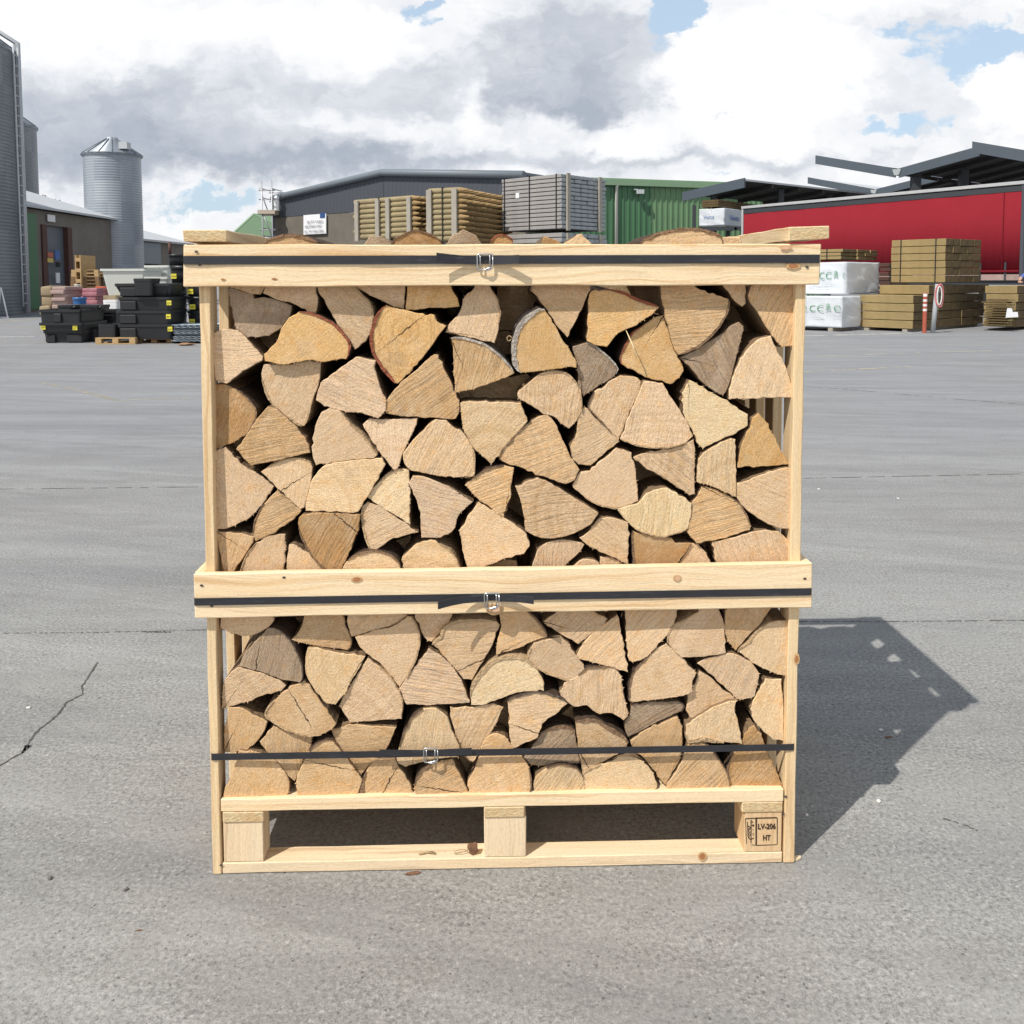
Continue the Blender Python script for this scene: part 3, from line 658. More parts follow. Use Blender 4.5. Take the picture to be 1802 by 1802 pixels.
# tile, tone, saw-mark angle, saw-mark strength, bark (kind, first index, last index, mm), depth mm, look, outline
LOGS = [
('a1','g',80,.2,None,14,'weathered grey half-round log with short crack',[(270,80),(470,115),(480,160),(560,150),(650,165),(780,215),(772,290),(700,390),(600,450),(500,468),(400,455),(345,400),(305,240)]),
('a1','p',20,.3,None,16,'shaded pale log tip',[(270,60),(330,0),(560,0),(600,40),(560,90),(530,130),(440,110)]),
('a1','p',30,.3,None,6,'pale wedge log with ragged lower edge',[(600,10),(980,10),(990,150),(985,230),(965,290),(860,235),(760,185),(650,165),(600,135),(550,115)]),
('a1','p',-35,.4,('bark_light',2,6,2),8,'pale half-round log with long slanting crack',[(985,70),(1020,10),(1200,10),(1290,80),(1390,190),(1425,280),(1415,400),(1370,500),(1280,565),(1235,500),(1160,395),(1110,300),(1050,200)]),
('a1','y',40,.2,('bark_red',4,10,3.5),2,'yellow dome-shaped log with reddish bark edge',[(565,600),(650,520),(700,400),(760,310),(840,265),(940,280),(1060,330),(1150,395),(1210,470),(1240,530),(1210,640),(1130,640),(1040,665),(920,645),(800,670),(720,685),(640,670),(565,655)]),
('a1','k',0,.5,None,10,'pale rounded log pointing right, against left post',[(165,430),(250,400),(360,410),(420,470),(490,550),(555,620),(550,650),(400,740),(260,840),(170,810),(155,600)]),
('a1','p',60,.2,('bark_light',6,11,2.5),12,'half-shaded smooth log under yellow dome log',[(540,720),(560,680),(720,685),(920,650),(1010,670),(1000,820),(950,960),(880,1160),(780,1120),(660,1030),(590,930),(545,800)]),
('a1','k',-25,.6,None,4,'pale log with fine slanting saw marks',[(1290,620),(1450,650),(1440,700),(1480,860),(1535,970),(1520,1040),(1465,1110),(1330,1070),(1180,1055),(1040,1015),(975,970),(985,880),(1060,790),(1180,700)]),
('a1','o',70,.5,('bark_brown',2,7,2.5),18,'brown rough round log half behind the left post',[(155,840),(240,840),(340,880),(430,950),(495,1030),(495,1110),(455,1200),(410,1245),(300,1310),(165,1360)]),
('a1','y',85,.2,('bark_red',12,18,6),3,'large yellow log with thick red bark',[(1530,215),(1640,240),(1700,255),(1820,285),(1915,290),(1930,340),(2010,380),(1960,430),(1870,560),(1770,680),(1690,770),(1620,835),(1600,830),(1500,710),(1430,600),(1408,500),(1420,400),(1460,290)]),
('a1','p',0,.3,None,10,'shaded pale slanting log',[(1290,75),(1300,10),(1690,10),(1680,70),(1670,245),(1620,235),(1500,180),(1400,130)]),
('a2','y',10,.3,None,8,'flat-bottomed yellow log half in rail shadow',[(75,60),(70,10),(400,10),(430,90),(470,160),(488,225),(400,230),(250,235),(140,250),(62,250)]),
('a2','p',70,.3,('bark_light',3,7,1.5),8,'pale fan-shaped log with smooth right edge',[(600,80),(640,10),(700,10),(750,100),(790,170),(800,230),(815,270),(805,350),(790,440),(765,510),(640,485),(500,455),(370,430),(400,370),(490,270),(520,170)]),
('a2','p',-35,.4,None,8,'pale log narrowing to a point below',[(1090,130),(1060,100),(1100,10),(1200,10),(1530,10),(1520,90),(1470,220),(1400,360),(1340,470),(1280,400),(1180,250)]),
('a2','y',80,.15,('bark_birch',8,14,10),0,'quarter log with thick white birch bark',[(1165,245),(1260,400),(1360,560),(1420,670),(1415,700),(1300,710),(1160,730),(1080,740),(980,748),(925,680),(915,560),(940,430),(1000,330),(1085,262)]),
('a2','n',75,.9,('bark_birch',0,5,3),2,'quarter log under a curved strip of papery bark',[(420,475),(500,470),(600,490),(720,540),(830,630),(925,750),(880,780),(760,820),(600,880),(455,910),(445,800),(440,650),(435,540)]),
('a2','n',35,.9,None,6,'large triangular log with steep saw marks',[(-85,960),(0,850),(120,745),(220,655),(290,600),(320,605),(360,700),(420,820),(455,920),(490,970),(485,1070),(460,1120),(300,1110),(0,1090),(-100,1065),(-95,1010)]),
('a2','p',80,.5,('bark_light',1,6,2),6,'pale rounded log with forked cracks',[(1030,830),(1120,760),(1220,735),(1330,750),(1410,820),(1450,920),(1455,1060),(1420,1130),(1355,1195),(1290,1150),(1240,1100),(1160,1075),(1060,1010),(950,950),(960,890)]),
('a2','g',65,.7,('bark_birch',1,5,3),14,'grey-brown log with scaly bark on its top',[(1385,540),(1500,510),(1600,560),(1700,650),(1750,720),(1735,760),(1640,830),(1540,890),(1465,945),(1430,880),(1425,700),(1400,600)]),
('a2','s',45,.3,None,4,'flat-topped shield-shaped granular log',[(495,990),(510,975),(700,975),(850,980),(975,985),(1000,1050),(1030,1136),(950,1230),(840,1350),(740,1476),(620,1370),(560,1290),(520,1186),(500,1080)]),
('a3','y',15,.2,('bark_red',2,6,4),3,'broad yellow log with red bark on top',[(-15,120),(0,100),(130,90),(250,110),(350,160),(450,200),(540,230),(500,270),(420,330),(300,400),(220,430),(125,545),(30,530),(-30,500),(-25,300)]),
('a3','n',5,.8,('bark_brown',5,10,3),5,'large brown log with diagonal crack',[(545,60),(560,10),(750,10),(870,90),(1000,130),(1090,165),(1095,230),(1050,330),(970,440),(850,540),(690,605),(650,530),(610,370),(580,240)]),
('a3','y',30,.15,('bark_red',9,13,3),12,'yellow log with a pale splinter hanging before it',[(580,290),(600,370),(650,520),(735,730),(700,790),(620,850),(560,810),(480,800),(350,740),(240,680),(240,600),(290,500),(330,430),(420,370),(500,320)]),
('a3','g',-60,.7,None,6,'grey weathered wedge log with small round knot',[(1180,345),(1215,380),(1190,500),(1150,640),(1110,800),(1070,900),(1045,925),(980,900),(880,820),(780,700),(700,630),(800,580),(900,520),(1020,450),(1120,370)]),
('a3','p',60,.3,None,16,'small shaded log stub',[(1050,60),(1080,10),(1230,10),(1230,200),(1200,225),(1160,200),(1100,130)]),
('a3','n',65,.8,None,8,'brown log with steep saw marks by the right post',[(1240,130),(1300,10),(1625,10),(1620,530),(1510,545),(1450,480),(1400,400),(1330,290),(1270,200)]),
('a3','k',70,.3,None,3,'pinkish pale log with flat base and slanting crack',[(1425,455),(1460,530),(1530,660),(1570,760),(1600,880),(1590,950),(1450,945),(1250,955),(1090,960),(1095,880),(1130,760),(1170,660),(1260,540),(1350,470)]),
('a3','p',70,.3,('bark_brown',10,15,2),8,'pale tan log with heart crack at its lower tip',[(60,880),(200,790),(270,770),(370,790),(400,820),(385,900),(340,1000),(280,1130),(245,1230),(220,1285),(150,1210),(60,1110),(-20,1020),(-15,985),(10,930),(30,900)]),
('a3','k',80,.3,('bark_light',6,11,2),4,'large pale log with curved lower edge',[(420,810),(570,830),(620,920),(690,1020),(770,1150),(815,1256),(760,1300),(640,1335),(520,1342),(400,1330),(300,1300),(230,1272),(270,1170),(340,1000),(390,880)]),
('a3','s',0,.1,None,6,'speckled pale yellow log with darker rim at left',[(775,800),(860,850),(960,910),(1080,970),(1180,1040),(1245,1080),(1250,1170),(1150,1230),(1010,1290),(890,1350),(840,1300),(800,1200),(750,1120),(725,1000),(735,880)]),
('b3','y',50,.1,None,8,'granular yellow triangle log by the right post',[(1260,60),(1220,130),(1180,230),(1160,370),(1350,365),(1575,350),(1480,180),(1390,10),(1330,-60),(1280,-20)]),
('b1','n',10,1.0,None,4,'tan log with bold horizontal saw marks',[(500,-10),(590,-110),(640,-100),(740,-20),(840,80),(900,170),(925,255),(800,285),(620,330),(460,360),(400,300),(345,230),(380,180),(430,100)]),
('b1','p',30,.2,('bark_light',3,7,1.5),5,'pale triangular log with speckled face',[(975,20),(1020,-60),(1080,-95),(1170,-70),(1250,30),(1350,130),(1430,230),(1465,280),(1430,300),(1300,310),(1120,330),(970,360),(945,300),(945,180),(960,90)]),
('b1','k',85,.3,None,9,'pale inverted triangle log pointing down',[(1340,30),(1400,-15),(1560,-10),(1780,-20),(1770,30),(1700,180),(1640,330),(1605,410),(1540,330),(1460,230),(1400,130)]),
('b1','p',-70,.2,None,12,'big pale log with long vertical crack beside left post',[(178,240),(260,210),(330,290),(430,380),(530,430),(640,525),(560,650),(450,770),(330,830),(240,862),(180,865)]),
('b1','p',80,.15,('bark_light',1,5,1.5),6,'pale heart-shaped log with rounded top',[(535,410),(600,360),(720,310),(830,300),(930,330),(950,370),(930,480),(900,620),(880,690),(850,700),(760,620),(650,520)]),
('b1','s',5,.2,None,4,'broad pale log with flat base and branching cracks',[(990,400),(1080,340),(1140,330),(1300,310),(1450,300),(1500,300),(1530,350),(1470,460),(1400,570),(1310,720),(1270,735),(1100,725),(890,720),(900,640),(930,500)]),
('b1','s',45,.3,('bark_brown',4,7,1.5),6,'pale ragged log with orange-stained upper edge',[(1720,830),(1640,770),(1500,690),(1380,610),(1420,540),(1500,460),(1580,400),(1660,380),(1715,400),(1720,600)]),
('b1','n',20,1.0,('bark_brown',7,9,2),8,'leaf-shaped tan log with strong saw marks',[(665,555),(760,620),(865,715),(800,780),(700,850),(600,910),(490,960),(470,900),(490,790),(560,660)]),
('b1','o',60,1.0,('bark_brown',5,9,2),2,'orange-brown triangle log with steep saw marks',[(870,745),(1000,730),(1325,745),(1310,850),(1250,1020),(1165,1205),(1060,1190),(950,1090),(880,960),(835,850),(840,770)]),
('b1','p',25,.6,('bark_light',7,11,2.5),6,'curved wedge log rimmed with pale bark at left',[(1380,650),(1480,680),(1600,760),(1730,850),(1785,880),(1680,910),(1560,950),(1440,1040),(1390,1000),(1350,880),(1335,760),(1345,690)]),
('b1','n',70,.5,None,12,'brown wedge log half in post shadow',[(185,880),(320,890),(480,920),(470,970),(400,1080),(310,1215),(240,1215),(200,1000)]),
('b1','p',80,.2,('bark_light',6,9,1.5),7,'pale rounded log sunk behind the middle rail',[(500,970),(620,910),(725,905),(730,1000),(720,1230),(540,1260),(380,1240),(390,1150),(430,1060)]),
('b1','p',55,.2,None,10,'grey-stained pale log with sloping top',[(760,985),(800,980),(900,1040),(1000,1130),(1080,1210),(1000,1260),(740,1260),(745,1100)]),
('b1','s',5,.2,('bark_brown',1,6,3),3,'pale dome log with dark bark rim',[(1170,1200),(1220,1110),(1320,1050),(1450,1030),(1560,1060),(1630,1120),(1650,1190),(1640,1250),(1400,1260),(1200,1250)]),
('b2','p',65,.6,('bark_light',5,8,3),4,'pale dome log with bark flap on its right',[(270,10),(300,-5),(380,0),(440,50),(520,100),(570,170),(600,240),(612,330),(605,440),(570,460),(350,440),(100,400),(45,340),(40,260),(120,160),(200,80)]),
('b2','n',20,.8,('bark_brown',3,7,2),3,'large tan slab log with slanting saw lines',[(1240,10),(1190,-40),(1150,-35),(1060,10),(980,70),(900,160),(820,250),(810,320),(950,370),(1150,445),(1330,505),(1400,470),(1440,390),(1370,290),(1310,150),(1270,50)]),
('b2','p',30,.5,None,9,'pale four-sided log with fine marks',[(1450,-80),(1430,0),(1410,120),(1370,210),(1385,310),(1430,345),(1530,355),(1620,280),(1760,170),(1700,70),(1600,0),(1480,-110)]),
('b2','k',-15,.6,None,6,'pale curved log with frayed upper edge',[(90,500),(120,440),(200,440),(330,490),(450,550),(600,640),(550,680),(480,750),(455,850),(400,905),(300,935),(185,935),(180,800),(150,640)]),
('b2','n',20,.9,('bark_brown',1,3,2),5,'golden kite-shaped log with parallel saw marks',[(530,515),(600,450),(720,385),(840,360),(918,375),(905,500),(880,640),(845,765),(790,740),(680,660),(590,580)]),
('b2','p',0,.1,None,2,'log with clear growth rings round its heart and a crack',[(640,650),(720,690),(860,780),(950,840),(1020,900),(1045,990),(1000,1050),(900,1080),(720,1150),(560,1205),(530,1100),(510,1000),(490,880),(560,770)]),
('b2','p',10,.8,None,3,'largest pale log, deep saw grooves at its top left',[(935,530),(1010,490),(1110,450),(1200,490),(1330,570),(1480,660),(1595,735),(1540,810),(1430,880),(1300,930),(1180,940),(1080,920),(1010,880),(1000,760),(970,620)]),
('b2','p',40,.1,('bark_light',9,12,2),5,'pale log with grey stains and orange lower edge',[(1380,520),(1440,410),(1520,390),(1640,300),(1735,215),(1850,255),(1872,330),(1897,480),(1907,640),(1860,665),(1720,695),(1600,670),(1480,610)]),
('b2','s',20,.2,('bark_light',2,4,1.5),6,'pale dome log sunk behind the middle rail',[(150,980),(260,945),(330,980),(440,1060),(500,1200),(480,1250),(100,1250),(30,1200),(35,1080)]),
('b2','k',85,.7,None,7,'pale log with upright saw marks, sloping right side',[(1120,1010),(1180,965),(1300,945),(1400,955),(1480,985),(1460,1020),(1380,1110),(1320,1180),(1250,1250),(1060,1240),(1065,1150)]),
('b2','p',-35,.4,None,8,'pale slanting log with a small dark knot',[(1440,930),(1500,890),(1600,765),(1700,770),(1830,810),(1835,900),(1825,1150),(1700,1080),(1600,1040),(1500,980)]),
('b2','n',10,.2,None,26,'shaded sliver of log in a gap',[(560,1205),(720,1150),(860,1100),(940,1110),(960,1180),(900,1250),(600,1250)]),
('b2','p',10,.1,None,14,'small knotty log end',[(1370,1180),(1440,1110),(1500,1095),(1560,1110),(1600,1130),(1600,1250),(1380,1250)]),
('b2','p',20,.2,None,10,'small wedge end beside a curled bark strip',[(1605,1080),(1700,1090),(1780,1130),(1830,1165),(1860,1180),(1850,1250),(1612,1250)]),
('b3','p',-45,.7,None,8,'triangular pale log with curved shaded top',[(335,295),(400,260),(600,230),(740,190),(815,150),(825,300),(825,580),(780,600),(700,540),(580,460),(450,380)]),
('b3','s',85,.5,None,5,'upright pale granular four-sided log',[(850,310),(890,260),(1000,190),(1110,145),(1145,150),(1150,400),(1150,605),(1060,570),(950,520),(840,490),(845,400)]),
('b3','s',85,.4,('bark_light',8,12,2),4,'pale half-round log with thin curved bark below',[(205,705),(370,660),(420,600),(500,550),(600,530),(700,590),(800,655),(790,760),(770,850),(650,900),(550,920),(450,900),(350,860),(250,760)]),
('b3','n',15,1.0,('bark_brown',4,7,2),4,'tan log covered in fine slanting saw marks',[(800,640),(850,600),(880,520),(980,545),(1100,600),(1170,650),(1230,740),(1265,840),(1260,870),(1100,920),(960,950),(830,970),(790,930),(760,880),(790,780)]),
('b3','p',-25,.4,None,3,'broad pale log with frayed top against right post',[(1160,500),(1230,480),(1350,430),(1500,380),(1560,370),(1620,400),(1625,520),(1600,700),(1580,860),(1500,855),(1380,810),(1250,720),(1180,640),(1155,560)]),
('b3','o',40,.2,('bark_brown',9,12,2.5),8,'orange-brown log just above middle rail',[(335,880),(450,905),(640,930),(670,970),(790,970),(760,1040),(700,1110),(670,1170),(640,1240),(370,1240),(340,1100),(328,960)]),
('b3','p',50,.3,None,10,'pale narrow log between darker neighbours',[(800,970),(850,975),(910,1050),(970,1160),(960,1240),(660,1240),(690,1150),(750,1060)]),
('b3','p',-70,.5,None,9,'big pale log with rings and diagonal grooves',[(960,960),(1120,930),(1290,880),(1440,870),(1510,900),(1570,950),(1560,1150),(1540,1240),(1030,1240),(990,1100)]),
('c1','p',5,.2,None,8,'shaded smooth log hanging below the rail',[(210,40),(650,40),(640,140),(600,190),(520,240),(410,270),(300,255),(215,210)]),
('c1','g',75,.8,('bark_dark',0,6,2),2,'rough grey-brown arched log',[(600,200),(680,215),(760,290),(820,380),(860,500),(870,600),(850,635),(700,610),(560,560),(360,510),(390,440),(440,370),(520,280)]),
('c1','p',35,.4,None,5,'greyish log pointing right, rough left end',[(240,640),(300,550),(360,510),(560,565),(700,620),(735,660),(700,705),(560,740),(430,790),(290,830),(225,860),(225,750)]),
('c1','n',10,.3,('bark_brown',3,6,1.5),8,'tan log with slanting flat underside',[(880,110),(860,40),(1180,40),(1200,160),(1245,270),(1250,330),(1220,385),(1080,365),(900,330),(775,295),(820,260),(860,190)]),
('c1','p',0,.2,None,10,'shaded thin wedge above a ringed log',[(1225,115),(1220,40),(1650,40),(1700,110),(1600,180),(1420,225),(1255,270),(1230,180)]),
('c1','p',10,.1,('bark_light',4,8,1.5),7,'smooth pale log with faint rings and level crack',[(1282,280),(1420,228),(1600,183),(1700,110),(1735,110),(1785,230),(1795,330),(1755,470),(1690,600),(1635,675),(1560,580),(1480,490),(1370,410),(1310,340)]),
('c1','s',60,.2,None,3,'pale log with yellow rough left rim',[(905,365),(960,360),(1100,395),(1365,430),(1330,500),(1270,600),(1220,700),(1130,810),(1060,800),(1000,740),(940,660),(895,570),(885,450)]),
('c1','k',45,.3,('bark_light',1,4,1.5),3,'pinkish pale triangular log with diagonal scratches',[(1385,440),(1480,510),(1570,600),(1640,720),(1665,820),(1655,925),(1450,940),(1240,960),(1200,900),(1155,830),(1200,730),(1290,590)]),
('c1','n',10,.15,('bark_light',6,11,2),2,'smooth boat-shaped log with curved underside',[(875,625),(920,660),(980,750),(1060,850),(1140,960),(1100,1000),(1020,1040),(900,1050),(760,1020),(650,960),(565,890),(640,790),(740,690)]),
('c1','n',75,.2,None,9,'smooth log with vertical curved rings by left post',[(285,830),(370,830),(480,880),(590,940),(570,1010),(500,1110),(400,1190),(240,1200),(240,1030),(265,930)]),
('c1','n',85,.7,None,7,'inverted triangle log crossed by the bottom strap',[(640,980),(780,1040),(945,1070),(925,1170),(870,1260),(835,1370),(800,1425),(730,1360),(650,1250),(580,1180),(525,1100)]),
('c1','n',5,.3,None,6,'broad tan log behind the strap end',[(1095,1015),(1240,965),(1610,985),(1580,1070),(1520,1180),(1400,1290),(1325,1385),(1260,1290),(1170,1170),(1110,1060)]),
('d1','n',10,.2,('bark_brown',0,3,2),3,'broad flat-based log with round knot',[(920,180),(990,120),(1060,90),(1100,95),(1160,170),(1230,260),(1340,420),(1330,460),(1300,550),(1000,555),(825,545),(815,470),(830,380),(880,260)]),
('d1','n',70,.15,None,4,'wide log with deep wedge crack in its top',[(340,270),(360,190),(450,185),(620,250),(700,330),(760,440),(760,520),(730,565),(580,555),(400,555),(235,570),(250,500),(300,380)]),
('d1','n',30,.7,('bark_brown',6,10,6),5,'triangular log with thick rough bark at left',[(1440,250),(1600,250),(1620,300),(1700,410),(1750,520),(1740,555),(1700,575),(1400,575),(1345,540),(1340,460),(1370,350)]),
('c2','p',5,.2,None,9,'shaded wedge with rounded tip below the rail',[(135,110),(150,40),(450,40),(430,120),(380,190),(270,315),(235,310),(190,240),(160,170)]),
('c2','p',5,.6,('bark_light',0,5,4),3,'fan-shaped log with crumbly yellow bark on top',[(275,330),(340,280),(370,200),(470,150),(620,138),(780,150),(805,180),(770,280),(700,430),(640,530),(590,620),(520,615),(460,540),(360,420)]),
('c2','k',-10,1.0,None,5,'pale triangular log with strong level saw marks',[(245,360),(330,410),(430,510),(500,620),(570,780),(570,800),(400,810),(200,815),(70,810),(40,770),(5,690),(60,610),(150,490)]),
('c2','n',15,.3,('bark_brown',2,5,3),6,'tan log with bark along its right shoulder',[(805,100),(810,40),(1000,60),(1090,130),(1150,200),(1185,280),(1060,320),(930,370),(780,410),(785,320),(820,190)]),
('c2','s',25,.3,('bark_light',1,8,7),0,'half-moon log with thick bark round its arch',[(585,825),(575,750),(600,650),(650,570),(720,495),(810,440),(920,422),(1030,450),(1110,530),(1160,640),(1160,700),(1000,710),(860,750),(740,800),(640,825)]),
('c2','p',40,.6,None,8,'shaded triangular log pointing down',[(1145,155),(1250,90),(1280,40),(1500,40),(1660,130),(1640,170),(1540,250),(1435,330),(1350,290),(1240,220)]),
('c2','p',45,.5,None,5,'pale triangular log with upright right side',[(1745,100),(1770,220),(1800,370),(1825,550),(1720,520),(1600,490),(1410,440),(1440,370),(1560,230),(1650,170)]),
('c2','p',40,.2,('bark_light',6,11,2),3,'small pale oval log with dark scratches',[(1200,290),(1300,275),(1360,340),(1420,430),(1480,500),(1480,560),(1390,620),(1280,600),(1180,560),(1090,510),(1030,440),(1060,360),(1080,320)]),
('c2','p',88,.6,('bark_brown',2,5,3),4,'pale log with upright grain and torn lower edge',[(1290,710),(1320,640),(1430,580),(1500,520),(1600,510),(1730,520),(1770,590),(1790,720),(1830,880),(1830,920),(1790,940),(1700,880),(1600,890),(1500,820),(1400,830),(1340,790)]),
('c2','p',5,.4,('bark_dark',0,4,3),3,'greyish log with dark spots and arched top',[(870,780),(980,730),(1100,710),(1230,730),(1350,800),(1250,890),(1150,970),(1110,1080),(1020,1120),(940,1160),(905,1160),(885,1050),(880,900)]),
('c2','s',80,.5,('bark_brown',0,3,2),5,'dome log behind the lowest wire buckle',[(10,1150),(60,1010),(130,900),(200,840),(310,830),(390,900),(430,1010),(495,1160),(480,1225),(390,1230),(200,1270),(60,1315),(0,1290),(-15,1240)]),
('c2','p',60,.5,('bark_brown',7,9,1.5),8,'pale pointed log tucked beside the dome log',[(415,830),(600,830),(760,800),(825,830),(800,920),(740,1030),(690,1120),(600,1270),(545,1230),(500,1160),(450,1020),(415,900)]),
('d2','n',30,.3,('bark_brown',6,8,3),3,'log with orange top crossed by the strap shadow',[(660,170),(700,90),(760,55),(850,80),(910,160),(980,230),(1040,320),(1060,460),(1045,510),(900,520),(720,535),(565,530),(550,430),(600,350),(640,250)]),
('d2','g',40,.9,('bark_brown',1,4,8),10,'dark grey cracked log under an arched bark top',[(1060,160),(1140,40),(1260,0),(1380,10),(1410,60),(1430,160),(1445,290),(1200,295),(1060,290),(1000,230)]),
('c2','p',30,.3,('bark_brown',1,5,8),7,'pale log with wide brown bark band, crossed by strap',[(1405,975),(1405,935),(1560,925),(1660,980),(1760,1040),(1830,1110),(1810,1160),(1740,1210),(1600,1290),(1480,1385),(1450,1270),(1430,1130)]),
('d2','s',50,1.0,('bark_brown',1,4,1.5),4,'small dome log with slanting saw marks',[(1090,380),(1180,320),(1300,295),(1420,330),(1470,400),(1485,480),(1480,530),(1300,530),(1085,530),(1075,460)]),
('d2','n',25,.9,('bark_brown',0,3,3),2,'log with bark on left shoulder and slanting saw marks',[(130,450),(170,360),(250,290),(340,265),(430,255),(480,350),(550,500),(560,545),(400,550),(150,550)]),
('d3','s',20,.15,('bark_light',0,3,1.5),4,'low pale dome log beside dark gap',[(-110,500),(-90,420),(-30,350),(80,300),(220,240),(350,235),(440,290),(500,380),(525,470),(500,495),(300,500),(40,520),(-20,520)]),
('c3','p',50,.4,None,7,'pale log with rounded lower tip and crack',[(270,90),(260,40),(690,40),(680,110),(620,230),(540,330),(450,430),(330,475),(300,460),(285,330)]),
('c3','k',5,.3,('bark_light',0,3,2.5),4,'pale five-sided log with flat base',[(605,320),(640,200),(760,130),(850,75),(860,40),(1010,40),(1050,140),(1065,280),(1070,400),(900,430),(715,435),(650,370)]),
('c3','n',80,.2,None,9,'tan wedge log pointing down under the rail',[(1060,100),(1080,40),(1440,40),(1340,180),(1200,330),(1150,390),(1100,330),(1065,250)]),
('c3','s',80,.2,('bark_light',0,3,2.5),3,'speckled triangular log against the right post',[(1170,400),(1260,310),(1350,200),(1450,150),(1560,140),(1560,300),(1560,590),(1450,560),(1280,480)]),
('c3','p',20,.2,('bark_brown',7,12,2.5),2,'large pale log with curved bark at left',[(680,400),(760,480),(835,560),(810,620),(800,700),(770,725),(600,760),(330,790),(305,740),(310,640),(350,540),(440,440),(520,370),(600,330)]),
('c3','k',65,.5,None,4,'pale hexagonal log with upright dark marks',[(840,480),(900,450),(1090,405),(1180,420),(1280,490),(1335,560),(1320,680),(1300,750),(1180,785),(1050,670),(930,560)]),
('c3','p',20,.3,None,10,'half-shaded triangular log',[(860,540),(950,600),(1050,690),(1155,765),(1000,830),(880,890),(790,920),(755,860),(770,740),(830,640)]),
('c3','s',70,.1,None,8,'log with dark oval heart ring against the right post',[(1380,605),(1505,610),(1520,700),(1530,880),(1530,1100),(1450,1095),(1370,1030),(1300,950),(1260,850),(1280,780),(1340,690)]),
('c3','g',25,.7,('bark_dark',2,4,2),12,'dark weathered log with radial cracks',[(330,800),(500,790),(700,790),(740,830),(720,870),(600,920),(450,990),(290,1070),(265,1000),(270,940),(310,880)]),
('c3','s',80,.3,('bark_light',4,7,8),3,'pale log with broad bark strip along its top',[(1150,780),(1140,850),(1170,960),(1200,1120),(1050,1110),(880,1090),(780,1110),(755,1050),(760,980),(880,890),(1000,820),(1100,785)][::1]),
('c3','n',65,.6,None,6,'narrow pointed log running down behind strap',[(310,1100),(420,1020),(560,960),(690,910),(720,990),(720,1170),(680,1290),(585,1450),(490,1330),(420,1240),(350,1180)]),
('d3','o',50,.6,('bark_brown',9,12,2),5,'orange-tan log with right-angled cracks by right post',[(1205,80),(1250,0),(1290,-20),(1340,50),(1400,200),(1450,300),(1500,410),(1520,480),(1350,490),(1120,490),(1090,430),(1085,320),(1130,200)]),
('d3','n',45,.9,('bark_brown',2,6,2),4,'arched log with pale chipped corner at lower left',[(740,220),(770,140),(860,110),(930,140),(990,220),(1060,330),(1100,440),(1090,500),(850,495),(595,490),(600,450),(680,340)]),
('P','n',10,.5,('bark_brown',0,5,4),8,'tan half-round log end below the grey shed',[(466,432),(480,420),(505,414),(530,416),(552,424),(562,434),(560,487),(470,487)]),
('P','g',10,.1,None,20,'small grey log end shaped like a stone',[(640,430),(650,416),(670,415),(690,428),(689,487),(641,487)]),
('P','o',10,.3,('bark_brown',0,4,2),6,'orange-tan dome log end',[(690,430),(705,415),(728,407),(752,410),(778,430),(775,487),(692,487)]),
('P','g',10,.3,None,10,'pale grey rough dome log end',[(786,430),(798,412),(815,404),(838,415),(848,430),(845,487),(788,487)]),
('P','o',30,.2,('bark_red',0,3,3),12,'small red-brown log end right of the buckle',[(862,430),(874,414),(884,412),(905,428),(905,487),(862,487)]),
('P','o',70,.2,None,14,'tiny brown log corner in front of grey planks',[(953,430),(957,415),(985,425),(990,430),(988,487),(953,487)]),
('P','s',50,.2,None,8,'small cream log corner in front of grey planks',[(991,430),(1010,418),(1024,411),(1040,428),(1040,487),(995,487)]),
('P','s',5,.4,('bark_brown',0,6,4),6,'widest dome log end with ring marks',[(1128,430),(1145,418),(1165,410),(1200,404),(1230,404),(1255,411),(1270,425),(1269,487),(1130,487)]),
('P','p',5,.3,None,10,'flat-topped pale log end',[(1272,430),(1272,417),(1304,416),(1305,430),(1304,487),(1274,487)]),
]
def crom(a, b_, c, d, t):
    return 0.5*((2*b_) + (-a+c)*t + (2*a-5*b_+4*c-d)*t*t + (-a+3*b_-3*c+d)*t*t*t)
def fit_circle(P):
    # Kasa fit
    sx_=sy_=sxx=syy=sxy=sz_=sxz=syz=0.0
    for p in P:
        z = p.x*p.x+p.y*p.y; sx_+=p.x; sy_+=p.y; sxx+=p.x*p.x; syy+=p.y*p.y; sxy+=p.x*p.y; sz_+=z; sxz+=p.x*z; syz+=p.y*z
    n = len(P); M = Matrix(((sxx, sxy, sx_), (sxy, syy, sy_), (sx_, sy_, n)))
    if abs(M.determinant()) < 1e-14: return None
    s = M.inverted() @ Vector((sxz, syz, sz_)); c = Vector((s.x/2, s.y/2)); r = math.sqrt(max(s.z + c.length_squared, 0)); return c, r
BBOX = {}
ORD = 'first second third fourth fifth sixth seventh eighth ninth tenth eleventh twelfth thirteenth fourteenth fifteenth sixteenth seventeenth eighteenth nineteenth twentieth'.split()
